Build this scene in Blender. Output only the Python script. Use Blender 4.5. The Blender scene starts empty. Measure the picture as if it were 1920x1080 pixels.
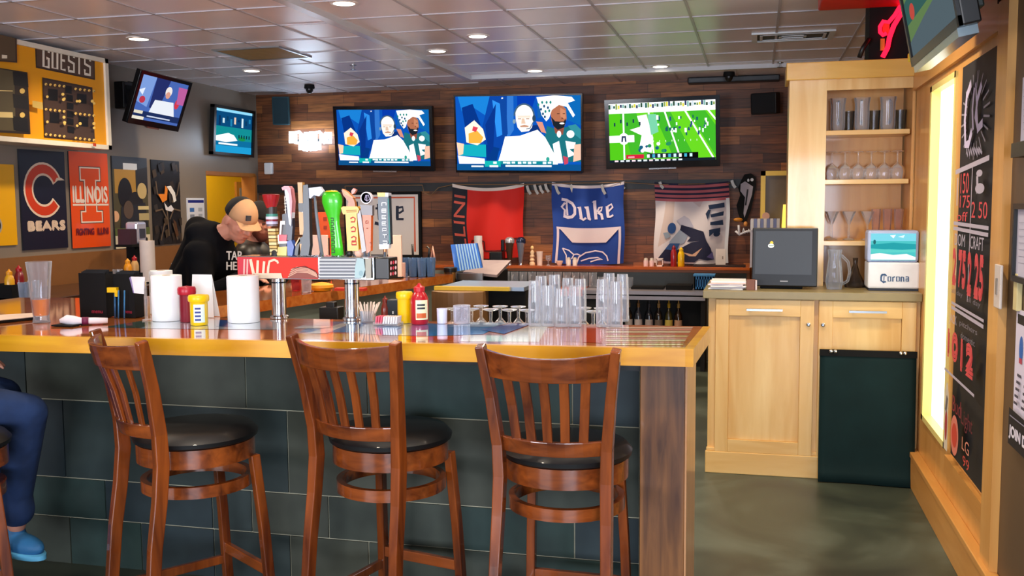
import bpy, bmesh, math, random
from mathutils import Vector, Matrix
R = math.radians
random.seed(7)
scn = bpy.context.scene
C = scn.collection

# ---------------------------------------------------------------- camera
F = 1830.0
CAM = Vector((0, 0, 1.6))
ROT = Matrix.Rotation(R(14.06), 3, 'Z') @ Matrix.Rotation(R(90 - 4.96), 3, 'X') @ Matrix.Rotation(-.007, 3, 'Z')
cd = bpy.data.cameras.new('camera'); cam = bpy.data.objects.new('camera', cd); C.objects.link(cam)
cd.sensor_width = 36; cd.lens = 36 * F / 1920; cd.clip_start = .05
cam.matrix_world = Matrix.Translation(CAM) @ ROT.to_4x4()
scn.camera = cam
scn.view_settings.view_transform = 'Standard'
scn.view_settings.look = 'None'
scn.view_settings.exposure = 0.0
scn.view_settings.gamma = 1
scn.view_settings.use_curve_mapping = False
# ---------------------------------------------------------------- world and daylight
w = bpy.data.worlds.new('world'); scn.world = w; w.use_nodes = True
w.node_tree.nodes['Background'].inputs[0].default_value = (.62, .74, 1.0, 1)
w.node_tree.nodes['Background'].inputs[1].default_value = 0.2

def area(name, loc, rot, sx, sy, power, col):
    l = bpy.data.lights.new(name, 'AREA'); l.shape = 'RECTANGLE'; l.size = sx; l.size_y = sy
    l.energy = power; l.color = col
    o = bpy.data.objects.new(name, l); C.objects.link(o); o.location = loc; o.rotation_euler = rot
    return o
# daylight from the shop windows behind the camera
area('daylight', (1.6, -4.2, 1.5), (R(119), 0, R(14)), 3.2, 1.8, 560, (.78, .86, 1))
area('daylight', (-4.2, -3.6, 1.5), (R(120), 0, R(-28)), 3.0, 1.8, 300, (.9, .92, 1))

# ---------------------------------------------------------------- pixel -> place
def ray(px, py):
    return ROT @ Vector(((px - 960) / F, -(py - 540) / F, -1))
def PZ(px, py, z):
    d = ray(px, py); return CAM + d * ((z - CAM.z) / d.z)
def PY(px, py, y):
    d = ray(px, py); return CAM + d * ((y - CAM.y) / d.y)
def PX(px, py, x):
    d = ray(px, py); return CAM + d * ((x - CAM.x) / d.x)
def mpp(p):
    """metres per pixel at a place"""
    q = ROT.inverted() @ (Vector(p) - CAM); return -q.z / F

# ---------------------------------------------------------------- colours and materials
def lin(c):
    return c / 12.92 if c <= .04045 else ((c + .055) / 1.055) ** 2.4
def hx(h):
    h = h.lstrip('#'); return tuple(lin(int(h[i:i + 2], 16) / 255) for i in (0, 2, 4)) + (1,)
MC = {}
def _new(key):
    m = bpy.data.materials.new(key[:60]); m.use_nodes = True; m.node_tree.nodes.clear()
    return m, m.node_tree
def _out(nt, sh):
    o = nt.nodes.new('ShaderNodeOutputMaterial'); nt.links.new(sh, o.inputs[0])
def mat(h, rough=.6, metal=0, coat=0, var=.12, vscale=14, spec=.5, bump=0):
    key = 'm%s_%s_%s_%s_%s_%s_%s' % (h, rough, metal, coat, var, vscale, bump)
    if key in MC: return MC[key]
    m, nt = _new(key); N = nt.nodes; L = nt.links
    b = N.new('ShaderNodeBsdfPrincipled'); c = hx(h)
    if var:
        tc = N.new('ShaderNodeTexCoord'); nz = N.new('ShaderNodeTexNoise'); nz.inputs['Scale'].default_value = vscale
        nz.inputs['Detail'].default_value = 3
        L.new(tc.outputs['Object'], nz.inputs['Vector'])
        mx = N.new('ShaderNodeMix'); mx.data_type = 'RGBA'
        mx.inputs[6].default_value = tuple(x * (1 - var) for x in c[:3]) + (1,)
        mx.inputs[7].default_value = tuple(min(1, x * (1 + var)) for x in c[:3]) + (1,)
        L.new(nz.outputs['Fac'], mx.inputs[0]); L.new(mx.outputs[2], b.inputs['Base Color'])
        if bump:
            bp = N.new('ShaderNodeBump'); bp.inputs['Strength'].default_value = bump; bp.inputs['Distance'].default_value = .01
            L.new(nz.outputs['Fac'], bp.inputs['Height']); L.new(bp.outputs[0], b.inputs['Normal'])
    else: b.inputs['Base Color'].default_value = c
    b.inputs['Roughness'].default_value = rough; b.inputs['Metallic'].default_value = metal
    b.inputs['Coat Weight'].default_value = coat; b.inputs['Coat Roughness'].default_value = .06
    b.inputs['Specular IOR Level'].default_value = spec
    _out(nt, b.outputs[0]); MC[key] = m; return m
def emi(h, s=1.0):
    key = 'e%s_%s' % (h, s)
    if key in MC: return MC[key]
    m, nt = _new(key); e = nt.nodes.new('ShaderNodeEmission'); e.inputs[0].default_value = hx(h); e.inputs[1].default_value = s
    _out(nt, e.outputs[0]); MC[key] = m; return m
def wood(h1, h2, axis='X', rough=.35, coat=.4, scale=6, key2=''):
    key = 'w%s_%s_%s_%s_%s_%s' % (h1, h2, axis, rough, coat, scale)
    if key in MC: return MC[key]
    m, nt = _new(key); N = nt.nodes; L = nt.links
    tc = N.new('ShaderNodeTexCoord'); mp = N.new('ShaderNodeMapping')
    s = {'X': (.12, 1, 1), 'Y': (1, .12, 1), 'Z': (1, 1, .1)}[axis]
    mp.inputs['Scale'].default_value = s; L.new(tc.outputs['Object'], mp.inputs[0])
    nz = N.new('ShaderNodeTexNoise'); nz.inputs['Scale'].default_value = scale * 5; nz.inputs['Detail'].default_value = 6
    nz.inputs['Distortion'].default_value = .6; L.new(mp.outputs[0], nz.inputs['Vector'])
    n2 = N.new('ShaderNodeTexNoise'); n2.inputs['Scale'].default_value = scale; n2.inputs['Detail'].default_value = 2
    n2.inputs['Distortion'].default_value = 1.5; L.new(mp.outputs[0], n2.inputs['Vector'])
    ad = N.new('ShaderNodeMath'); ad.operation = 'ADD'; L.new(nz.outputs['Fac'], ad.inputs[0]); L.new(n2.outputs['Fac'], ad.inputs[1])
    cr = N.new('ShaderNodeMapRange'); cr.inputs[1].default_value = .75; cr.inputs[2].default_value = 1.25; L.new(ad.outputs[0], cr.inputs[0])
    mx = N.new('ShaderNodeMix'); mx.data_type = 'RGBA'; mx.inputs[6].default_value = hx(h1); mx.inputs[7].default_value = hx(h2)
    L.new(cr.outputs[0], mx.inputs[0])
    b = N.new('ShaderNodeBsdfPrincipled'); L.new(mx.outputs[2], b.inputs['Base Color'])
    b.inputs['Roughness'].default_value = rough; b.inputs['Coat Weight'].default_value = coat; b.inputs['Coat Roughness'].default_value = .08
    _out(nt, b.outputs[0]); MC[key] = m; return m
def planks(name, cols, ph, pl, gap=.004, rough=.6, grout=(.01, .006, .004, 1), ax=0):
    """boards laid in staggered courses, each with its own tone; ax picks the run axis"""
    m, nt = _new(name); N = nt.nodes; L = nt.links
    tc = N.new('ShaderNodeTexCoord'); sp = N.new('ShaderNodeSeparateXYZ'); L.new(tc.outputs['Object'], sp.inputs[0])
    def mth(op, a, b=None):
        n = N.new('ShaderNodeMath'); n.operation = op
        for i, v in enumerate((a, b)):
            if v is None: continue
            if isinstance(v, (int, float)): n.inputs[i].default_value = v
            else: L.new(v, n.inputs[i])
        return n.outputs[0]
    v = mth('DIVIDE', sp.outputs[2], ph); row = mth('FLOOR', v); fv = mth('FRACT', v)
    wn = N.new('ShaderNodeTexWhiteNoise'); wn.noise_dimensions = '1D'; L.new(row, wn.inputs['W'])
    u = mth('ADD', mth('DIVIDE', sp.outputs[ax], pl), mth('MULTIPLY', wn.outputs['Value'], 7.0))
    col = mth('FLOOR', u); fu = mth('FRACT', u)
    cb = N.new('ShaderNodeCombineXYZ'); L.new(col, cb.inputs[0]); L.new(row, cb.inputs[1])
    w2 = N.new('ShaderNodeTexWhiteNoise'); w2.noise_dimensions = '2D'; L.new(cb.outputs[0], w2.inputs['Vector'])
    cr = N.new('ShaderNodeValToRGB'); cr.color_ramp.interpolation = 'LINEAR'
    el = cr.color_ramp.elements
    while len(el) < len(cols): el.new(.5)
    for i, c in enumerate(cols): el[i].position = i / (len(cols) - 1); el[i].color = hx(c)
    L.new(w2.outputs['Value'], cr.inputs[0])
    mp = N.new('ShaderNodeMapping'); mp.inputs['Scale'].default_value = (1, 1, 12) ; L.new(tc.outputs['Object'], mp.inputs[0])
    nz = N.new('ShaderNodeTexNoise'); nz.inputs['Scale'].default_value = 5; nz.inputs['Detail'].default_value = 5; L.new(mp.outputs[0], nz.inputs['Vector'])
    mr = N.new('ShaderNodeMapRange'); mr.inputs[1].default_value = .3; mr.inputs[2].default_value = .7; mr.inputs[3].default_value = .55; mr.inputs[4].default_value = 1.25
    L.new(nz.outputs['Fac'], mr.inputs[0])
    ml = N.new('ShaderNodeVectorMath'); ml.operation = 'SCALE'; L.new(cr.outputs[0], ml.inputs[0]); L.new(mr.outputs[0], ml.inputs['Scale'])
    g1 = mth('LESS_THAN', fv, gap / ph); g2 = mth('LESS_THAN', fu, gap / pl); g = mth('MAXIMUM', g1, g2)
    mx = N.new('ShaderNodeMix'); mx.data_type = 'RGBA'; L.new(g, mx.inputs[0]); L.new(ml.outputs[0], mx.inputs[6]); mx.inputs[7].default_value = grout
    b = N.new('ShaderNodeBsdfPrincipled'); L.new(mx.outputs[2], b.inputs['Base Color']); b.inputs['Roughness'].default_value = rough
    bp = N.new('ShaderNodeBump'); bp.inputs['Strength'].default_value = .5; bp.inputs['Distance'].default_value = .01
    hgt = mth('SUBTRACT', w2.outputs['Value'], g); L.new(hgt, bp.inputs['Height']); L.new(bp.outputs[0], b.inputs['Normal'])
    _out(nt, b.outputs[0]); return m
def glass(h='ffffff', haze=.10, key='clear', rough=.03):
    k = 'g%s_%s_%s' % (h, haze, rough)
    if k in MC: return MC[k]
    m, nt = _new(k); N = nt.nodes; L = nt.links
    tr = N.new('ShaderNodeBsdfTransparent'); tr.inputs[0].default_value = tuple(.6 + .4 * x for x in hx(h)[:3]) + (1,)
    gl = N.new('ShaderNodeBsdfGlossy'); gl.inputs['Roughness'].default_value = rough; gl.inputs[0].default_value = (1, 1, 1, 1)
    df = N.new('ShaderNodeBsdfDiffuse'); df.inputs[0].default_value = hx(h)
    lw = N.new('ShaderNodeLayerWeight'); lw.inputs[0].default_value = .22
    a = N.new('ShaderNodeMixShader'); L.new(lw.outputs['Fresnel'], a.inputs[0]); L.new(tr.outputs[0], a.inputs[1]); L.new(gl.outputs[0], a.inputs[2])
    l2 = N.new('ShaderNodeMath'); l2.operation = 'MULTIPLY'; L.new(lw.outputs['Facing'], l2.inputs[0]); l2.inputs[1].default_value = haze * 2.6
    l3 = N.new('ShaderNodeMath'); l3.operation = 'ADD'; L.new(l2.outputs[0], l3.inputs[0]); l3.inputs[1].default_value = haze * .4; l3.use_clamp = True
    c = N.new('ShaderNodeMixShader'); L.new(l3.outputs[0], c.inputs[0]); L.new(a.outputs[0], c.inputs[1]); L.new(df.outputs[0], c.inputs[2])
    _out(nt, c.outputs[0]); MC[k] = m; return m
GL = glass('f4f8ff', .15)
GLD = glass('9aa6a8', .05)
CHROME = mat('d8dce2', .12, 1, var=.03)
STEEL = mat('a9aeb2', .28, 1, var=.08)
BLACK = mat('0b0b0d', .35, var=.1)
BLKM = mat('0b0c0e', .75, var=.15, spec=.25)
WHITE = mat('eceff2', .5, var=.03)

# ---------------------------------------------------------------- mesh builder
TXT = {}
def text_geo(s):
    if s in TXT: return TXT[s]
    cu = bpy.data.curves.new('t', 'FONT'); cu.body = s; cu.size = 1; cu.resolution_u = 3; cu.fill_mode = 'FRONT'
    o = bpy.data.objects.new('t', cu); C.objects.link(o)
    dg = bpy.context.evaluated_depsgraph_get()
    me = bpy.data.meshes.new_from_object(o.evaluated_get(dg))
    vs = [tuple(v.co[:2]) for v in me.vertices]; fs = [tuple(p.vertices) for p in me.polygons]
    bpy.data.objects.remove(o); bpy.data.meshes.remove(me); bpy.data.curves.remove(cu)
    if not vs: TXT[s] = ([], []); return TXT[s]
    x0 = min(v[0] for v in vs); x1 = max(v[0] for v in vs); y0 = min(v[1] for v in vs); y1 = max(v[1] for v in vs)
    vs = [((v[0] - x0) / (x1 - x0), (v[1] - y0) / (y1 - y0)) for v in vs]
    TXT[s] = (vs, fs); return TXT[s]

class MB:
    def __init__(s): s.v = []; s.f = []; s.m = []; s.sm = []; s.mats = []; s.mi = 0; s.smooth = False; s.T = None
    def use(s, m):
        if m not in s.mats: s.mats.append(m)
        s.mi = s.mats.index(m); return s
    def add(s, vs, fs):
        n = len(s.v)
        s.v += [s.T @ Vector(v) if s.T else Vector(v) for v in vs]
        for f in fs: s.f.append(tuple(i + n for i in f)); s.m.append(s.mi); s.sm.append(s.smooth)
        return s
    def box(s, c, d, rz=0, M=None):
        M = M or Matrix.Rotation(rz, 3, 'Z')
        vs = [Vector(c) + M @ Vector((x * d[0] / 2, y * d[1] / 2, z * d[2] / 2)) for x in (-1, 1) for y in (-1, 1) for z in (-1, 1)]
        return s.add(vs, [(0, 1, 3, 2), (4, 6, 7, 5), (0, 4, 5, 1), (2, 3, 7, 6), (0, 2, 6, 4), (1, 5, 7, 3)])
    def bb(s, a, b):
        return s.box([(a[i] + b[i]) / 2 for i in range(3)], [abs(b[i] - a[i]) for i in range(3)])
    def prism(s, pts, z0, z1):
        n = len(pts); ar = sum(pts[i][0] * pts[(i + 1) % n][1] - pts[(i + 1) % n][0] * pts[i][1] for i in range(n))
        if ar < 0: pts = pts[::-1]
        vs = [(x, y, z0) for x, y in pts] + [(x, y, z1) for x, y in pts]
        return s.add(vs, [tuple(range(n))[::-1], tuple(range(n, 2 * n))] + [(i, (i + 1) % n, n + (i + 1) % n, n + i) for i in range(n)])
    def lathe(s, prof, o=(0, 0, 0), seg=20, axis=(0, 0, 1)):
        q = Vector((0, 0, 1)).rotation_difference(Vector(axis)).to_matrix(); o = Vector(o); sm = s.smooth; s.smooth = True
        runs = [[prof[0]]]
        for i in range(1, len(prof)):
            runs[-1].append(prof[i])
            if i < len(prof) - 1:
                a = (prof[i][0] - prof[i - 1][0], prof[i][1] - prof[i - 1][1]); b = (prof[i + 1][0] - prof[i][0], prof[i + 1][1] - prof[i][1])
                la, lb = math.hypot(*a), math.hypot(*b)
                if la > 1e-7 and lb > 1e-7 and (a[0] * b[0] + a[1] * b[1]) / la / lb < .72: runs.append([prof[i]])
        ring = lambda r, z: [o + q @ Vector((r * math.cos(2 * math.pi * k / seg), r * math.sin(2 * math.pi * k / seg), z)) for k in range(seg)]
        for rn in runs:
            vs = []; fs = []
            for r, z in rn: vs += ring(r, z)
            for i in range(len(rn) - 1):
                for k in range(seg):
                    k2 = (k + 1) % seg; fs.append((i * seg + k, i * seg + k2, (i + 1) * seg + k2, (i + 1) * seg + k))
            s.add(vs, fs)
        s.smooth = False
        closed = math.hypot(prof[0][0] - prof[-1][0], prof[0][1] - prof[-1][1]) < 1e-6
        if not closed:
            if prof[0][0] > 6e-4: s.add(ring(*prof[0]), [tuple(range(seg))[::-1]])
            if prof[-1][0] > 6e-4: s.add(ring(*prof[-1]), [tuple(range(seg))])
        s.smooth = sm; return s
    def cyl(s, a, b, r, r2=None, seg=16):
        a = Vector(a); b = Vector(b); r2 = r if r2 is None else r2
        return s.lathe([(r, 0), (r2, (b - a).length)], a, seg, (b - a).normalized())
    def sweep(s, path, w, h, side=None, up=(0, 0, 1), taper=None):
        """rectangular bar along a path; w across 'side', h across the other axis"""
        P = [Vector(p) for p in path]; vs = []; n = len(P); fs = []
        for i, p in enumerate(P):
            t = (P[min(i + 1, n - 1)] - P[max(i - 1, 0)]).normalized()
            sd = (Vector(side) if side else t.cross(Vector(up))); sd = (sd - t * sd.dot(t)).normalized(); u = sd.cross(t).normalized()
            k = taper[i] if taper else 1
            for a, b in ((-1, -1), (1, -1), (1, 1), (-1, 1)): vs.append(p + sd * a * w * k / 2 + u * b * h * k / 2)
        for i in range(n - 1):
            for k in range(4): fs.append((i * 4 + k, i * 4 + (k + 1) % 4, i * 4 + 4 + (k + 1) % 4, i * 4 + 4 + k))
        fs += [(3, 2, 1, 0), tuple(4 * (n - 1) + k for k in range(4))]
        return s.add(vs, fs)
    def tube(s, path, r, seg=8, closed=False):
        P = [Vector(p) for p in path]; n = len(P); vs = []; fs = []; pu = None
        rr = r if isinstance(r, (list, tuple)) else [r] * n
        for i, p in enumerate(P):
            t = (P[(i + 1) % n] - P[i - 1]) if closed else (P[min(i + 1, n - 1)] - P[max(i - 1, 0)])
            t = t.normalized() if t.length > 1e-9 else Vector((0, 0, 1))
            if pu is None: pu = t.orthogonal().normalized()
            u = (pu - t * pu.dot(t)); u = u.normalized() if u.length > 1e-6 else t.orthogonal().normalized(); pu = u; v = t.cross(u)
            for k in range(seg):
                a = 2 * math.pi * k / seg; vs.append(p + (u * math.cos(a) + v * math.sin(a)) * rr[i])
        m = n if closed else n - 1
        for i in range(m):
            j = (i + 1) % n
            for k in range(seg): fs.append((i * seg + k, i * seg + (k + 1) % seg, j * seg + (k + 1) % seg, j * seg + k))
        if not closed: fs += [tuple(range(seg))[::-1], tuple((n - 1) * seg + k for k in range(seg))]
        sm = s.smooth; s.smooth = True; s.add(vs, fs); s.smooth = sm; return s
    def ell(s, c, r, M=None, seg=16, rings=10):
        M = M or Matrix.Identity(3); c = Vector(c); vs = [c + M @ Vector((0, 0, -r[2]))]; fs = []
        for i in range(1, rings):
            t = -math.pi / 2 + math.pi * i / rings
            for k in range(seg):
                a = 2 * math.pi * k / seg
                vs.append(c + M @ Vector((r[0] * math.cos(t) * math.cos(a), r[1] * math.cos(t) * math.sin(a), r[2] * math.sin(t))))
        vs.append(c + M @ Vector((0, 0, r[2]))); last = len(vs) - 1
        for k in range(seg): fs.append((0, 1 + (k + 1) % seg, 1 + k)); fs.append((last, last - seg + k, last - seg + (k + 1) % seg))
        for i in range(rings - 2):
            for k in range(seg):
                a = 1 + i * seg; fs.append((a + k, a + (k + 1) % seg, a + seg + (k + 1) % seg, a + seg + k))
        sm = s.smooth; s.smooth = True; s.add(vs, fs); s.smooth = sm; return s
    def cap(s, a, b, r1, r2, seg=12):
        """capsule with different end radii"""
        a = Vector(a); b = Vector(b); d = (b - a); l = d.length; ax = d.normalized(); prof = []
        for i in range(5): t = -math.pi / 2 + math.pi / 2 * i / 4; prof.append((max(1e-4, r1 * math.cos(t)), r1 * math.sin(t)))
        for i in range(5): t = math.pi / 2 * i / 4; prof.append((max(1e-4, r2 * math.cos(t)), l + r2 * math.sin(t)))
        return s.lathe(prof, a, seg, ax)
    def build(s, name, parent=None, bevel=0, world=False, mods=None, origin=None):
        me = bpy.data.meshes.new(name)
        inv = None
        if parent is not None and world: inv = MAT[parent.name].inverted()
        off = Vector((0, 0, 0))
        if parent is None:
            if origin is None:
                xs = [v.x for v in s.v]; ys = [v.y for v in s.v]; zs = [v.z for v in s.v]
                off = Vector(((min(xs) + max(xs)) / 2, (min(ys) + max(ys)) / 2, min(zs)))
            else: off = Vector(origin)
        vs = [inv @ v if inv else v - off for v in s.v]
        me.from_pydata(vs, [], s.f)
        for m in s.mats: me.materials.append(m)
        me.polygons.foreach_set('material_index', s.m); me.polygons.foreach_set('use_smooth', s.sm)
        me.update()
        o = bpy.data.objects.new(name, me); C.objects.link(o); o.location = off
        if parent is not None: o.parent = parent
        MAT[o.name] = (MAT[parent.name] if parent is not None else Matrix.Identity(4)) @ Matrix.Translation(off)
        if bevel:
            b = o.modifiers.new('bevel', 'BEVEL'); b.width = bevel; b.segments = 2; b.limit_method = 'ANGLE'; b.angle_limit = R(50)
        for k in (mods or []): k(o)
        return o
MAT = {}
def tag(o, label=None, cat=None, group=None, kind=None):
    if label: o['label'] = label
    if cat: o['category'] = cat
    if group: o['group'] = group
    if kind: o['kind'] = kind
    return o
def thing(name, label, cat, loc=(0, 0, 0), rz=0, group=None):
    o = bpy.data.objects.new(name, None); C.objects.link(o); o.empty_display_size = .05
    o.location = loc; o.rotation_euler = (0, 0, rz)
    MAT[o.name] = Matrix.Translation(Vector(loc)) @ Matrix.Rotation(rz, 4, 'Z')
    return tag(o, label, cat, group)
KIDS = lambda o: [c for c in bpy.data.objects if c.parent == o]
def dup(root, loc, rz=0, label=None, group=None, scale=None):
    def cp(o, par):
        c = o.copy(); C.objects.link(c)
        if par is not None: c.parent = par
        for k in KIDS(o): cp(k, c)
        return c
    r = cp(root, None); r.location = loc; r.rotation_euler = (0, 0, rz)
    if scale: r.scale = scale
    if label: r['label'] = label
    if group: r['group'] = group
    return r
def remesh(vox, sm=6):
    def f(o):
        a = o.modifiers.new('r', 'REMESH'); a.mode = 'VOXEL'; a.voxel_size = vox; a.use_smooth_shade = True
        b = o.modifiers.new('s', 'SMOOTH'); b.iterations = sm; b.factor = .5
    return f
def sub(n=1):
    def f(o):
        a = o.modifiers.new('s', 'SUBSURF'); a.levels = n; a.render_levels = n
    return f

class Pic:
    """flat picture on a surface: O lower-left corner, U and V edge vectors, N towards the viewer"""
    def __init__(s, mb, O, U, V, mk, step=.0004, N=None):
        s.mb = mb; s.O = Vector(O); s.U = Vector(U); s.V = Vector(V); s.N = (N or s.U.cross(s.V)).normalized(); s.mk = mk; s.k = 1; s.step = step
    def pt(s, u, v): return s.O + s.U * u + s.V * v + s.N * s.k * s.step
    def poly(s, col, pts):
        s.mb.use(s.mk(col)); s.k += 1
        for ax, lim, sg in ((0, 0, 1), (0, 1, -1), (1, 0, 1), (1, 1, -1)):      # keep inside the picture
            if all((p[ax] - lim) * sg >= 0 for p in pts): continue
            o = []
            for i, p in enumerate(pts):
                q = pts[i - 1]; dp = (p[ax] - lim) * sg; dq = (q[ax] - lim) * sg
                if (dp >= 0) != (dq >= 0): t = dq / (dq - dp); o.append((q[0] + (p[0] - q[0]) * t, q[1] + (p[1] - q[1]) * t))
                if dp >= 0: o.append(p)
            pts = o
            if len(pts) < 3: return s
        n = len(pts); s.mb.add([s.pt(*p) for p in pts], [tuple(range(n))]); return s
    def rect(s, col, u0, v0, u1, v1): return s.poly(col, [(u0, v0), (u1, v0), (u1, v1), (u0, v1)])
    def ell(s, col, cu, cv, ru, rv, n=24, a0=0, a1=360):
        return s.poly(col, [(cu + ru * math.cos(R(a0 + (a1 - a0) * i / n)), cv + rv * math.sin(R(a0 + (a1 - a0) * i / n))) for i in range(n if a1 - a0 == 360 else n + 1)])
    def line(s, col, pts, w, closed=False):
        """stroke of width w (in units of the height V)"""
        s.mb.use(s.mk(col)); s.k += 1; lu, lv = s.U.length, s.V.length; P = [Vector((p[0] * lu, p[1] * lv)) for p in pts]; n = len(P)
        hw = w * lv / 2; L = []; Rr = []
        for i in range(n):
            if closed: t = P[(i + 1) % n] - P[i - 1]
            else: t = P[min(i + 1, n - 1)] - P[max(i - 1, 0)]
            t.normalize(); q = Vector((-t.y, t.x)) * hw; L.append(P[i] + q); Rr.append(P[i] - q)
        m = n if closed else n - 1
        k0 = s.k; U2 = lambda p: (p.x / lu, p.y / lv)
        for i in range(m): s.k = k0 - 1; s.poly(col, [U2(Rr[i]), U2(Rr[(i + 1) % n]), U2(L[(i + 1) % n]), U2(L[i])])
        s.k = k0; return s
    def arc(s, col, cu, cv, ru, rv, a0, a1, w, n=24):
        return s.line(col, [(cu + ru * math.cos(R(a0 + (a1 - a0) * i / n)), cv + rv * math.sin(R(a0 + (a1 - a0) * i / n))) for i in range(n + 1)], w)
    def text(s, col, t, u0, v0, u1, v1, rot=0, slant=0):
        """text fitted to a rectangle; rot=90 reads upwards, -90 downwards"""
        s.mb.use(s.mk(col)); s.k += 1; vs, fs = text_geo(t); o = []
        for x, y in vs:
            x2 = x + slant * y
            if rot == 90: a, b = 1 - y, x2
            elif rot == -90: a, b = y, 1 - x2
            else: a, b = x2, y
            o.append(s.pt(u0 + (u1 - u0) * a, v0 + (v1 - v0) * b))
        s.mb.add(o, fs); return s
    def bold(s, col, t, u0, v0, u1, v1, d=.004, **k):
        for a, b in ((-d, 0), (d, 0), (0, -d), (0, d), (0, 0)): s.text(col, t, u0 + a, v0 + b, u1 + a, v1 + b, **k)
        return s
def pm(rough=.7, coat=0):
    return lambda h: mat(h, rough, 0, coat, var=0)
def pe(st): return lambda h: emi(h, st)

# ================================================================ THE SETTING
HC = 2.82; XL = -5.43; XR = .9; YB = 10.0
def struct(mb, name, parent=None, **k):
    o = mb.build(name, parent, **k); o['kind'] = 'structure'; return o
MAPLE = wood('d9a85c', 'edc987', 'Z', .35, .35, 3)
MAPLE_X = wood('d8a658', 'ebc682', 'X', .35, .35, 3)
MAPLE_O = wood('c98b42', 'd99f55', 'Y', .38, .3, 3)
MAPLE_O2 = wood('cf9248', 'dfa85f', 'Z', .38, .3, 3)
# floor: sealed dark concrete
def floor_mat():
    m, nt = _new('sealed concrete'); N = nt.nodes; L = nt.links
    tc = N.new('ShaderNodeTexCoord'); n1 = N.new('ShaderNodeTexNoise'); n1.inputs['Scale'].default_value = 1.6; n1.inputs['Detail'].default_value = 8; n1.inputs['Distortion'].default_value = .8
    L.new(tc.outputs['Object'], n1.inputs['Vector'])
    cr = N.new('ShaderNodeValToRGB'); el = cr.color_ramp.elements
    el[0].position = .32; el[0].color = hx('2c312a'); el[1].position = .7; el[1].color = hx('5c665a'); e = el.new(.5); e.color = hx('3f463a')
    L.new(n1.outputs['Fac'], cr.inputs[0]); b = N.new('ShaderNodeBsdfPrincipled'); L.new(cr.outputs[0], b.inputs['Base Color'])
    mr = N.new('ShaderNodeMapRange'); mr.inputs[3].default_value = .28; mr.inputs[4].default_value = .55; L.new(n1.outputs['Fac'], mr.inputs[0]); L.new(mr.outputs[0], b.inputs['Roughness'])
    _out(nt, b.outputs[0]); return m
struct(MB().use(floor_mat()).bb((-8, -1, -.05), (3, 10.3, 0)), 'floor')
# ceiling: lay-in tiles, raised tray over the bar
TX, TY, TZ = -2.75, 9.33, .03
CEIL = mat('eeeaf0', .30, var=.05, vscale=3)
mb = MB().use(CEIL)
mb.bb((-8, 1.0, HC), (TX, 10.3, HC + .1)); mb.bb((TX, TY, HC), (3, 10.3, HC + .1)); mb.bb((TX, 1.0, HC + TZ), (3, TY, HC + TZ + .07))
ceil = struct(mb, 'ceiling')
g = MB().use(mat('c2bfc6', .4, var=.03)); P_ = .575
def gl_line(a, b, wd, z): g.bb((a[0] - (wd / 2 if a[0] == b[0] else 0), a[1] - (wd / 2 if a[1] == b[1] else 0), z - .006), (b[0] + (wd / 2 if a[0] == b[0] else 0), b[1] + (wd / 2 if a[1] == b[1] else 0), z))
x = TX - .42
while x > -6: gl_line((x, 1.2), (x, YB), .018, HC); x -= P_
y = YB - .36
while y > 1.2: gl_line((-5.6, y), (TX, y), .014, HC); y -= P_
x = TX + P_
while x < 2.5: gl_line((x, 1.2), (x, TY), .018, HC + TZ); x += P_
y = TY - .2
while y > 1.2: gl_line((TX, y), (3, y), .012, HC + TZ); y -= P_
x = TX + .25
while x < 2.5: gl_line((x, TY), (x, YB), .014, HC); x += P_
struct(g, 'ceiling_grid', ceil, world=True)
struct(MB().use(mat('d3d6dc', .25, var=.02)).bb((TX - .05, 1.2, HC - .012), (TX + .02, TY + .03, HC + TZ)).bb((TX, TY - .01, HC - .008), (XR, TY + .035, HC + TZ)), 'ceiling_tray_trim', ceil, world=True)
# back wall of reclaimed boards
WBACK = planks('reclaimed boards', ['4a2a1c', '7a4626', '5c3422', '94572e', '683a22', 'ab6a36', '55301f'], .09, .55, .003, .5)
struct(MB().use(WBACK).bb((XL - .2, YB, 0), (3, YB + .15, 3)), 'wall_back')
struct(MB().use(mat('15181c', .5)).bb((XL + .0, YB - .03, 1.735), (-.12, YB, 1.825)), 'trim_1')
# left wall with the opening to the yellow hallway
GREY = mat('8a7f72', .36, var=.06, vscale=2)
OPY0, OPY1, OPZ = PX(386, 322, XL).y, 9.93, 1.93
mb = MB().use(GREY)
mb.bb((XL - .15, -1, 0), (XL, OPY0, 3)); mb.bb((XL - .15, OPY0, OPZ), (XL, YB + .1, 3)); mb.bb((XL - .15, OPY1, 0), (XL, YB + .1, OPZ))
struct(mb, 'wall_left')
struct(MB().use(mat('8a5c32', .5, var=.08)).bb((XL, 2, 0), (XL + .03, OPY0 - .02, 1.22)), 'trim_2')
YEL = mat('f2b200', .5, var=.03)
mb = MB().use(YEL); mb.bb((-6.75, 7.5, 0), (-6.6, 12.5, 3)); mb.bb((-6.6, 12.3, 0), (-5.5, 12.45, 3))
struct(mb, 'wall_hallway')
struct(MB().use(mat('b5702a', .5)).bb((XL - .16, OPY1 - .02, 0), (XL + .005, OPY1 + .02, OPZ)).bb((XL - .16, OPY0, OPZ - .02), (XL + .005, OPY1, OPZ + .02)), 'trim_3')
pf = thing('picture_frame', 'narrow wooden framed mirror hanging on the yellow hallway wall', 'mirror', (-6.6, 0, 0))
a = PX(441, 341, -6.59); b = PX(466, 392, -6.59)
MB().use(wood('a5621c', 'c87f2c', 'Z')).bb((-6.6, a.y, b.z - .1), (-6.57, b.y, a.z)).build('frame', pf, world=True)
MB().use(mat('8f8a78', .15)).bb((-6.58, a.y + .07, b.z), (-6.565, b.y - .07, a.z - .08)).build('glass', pf, world=True)
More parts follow.
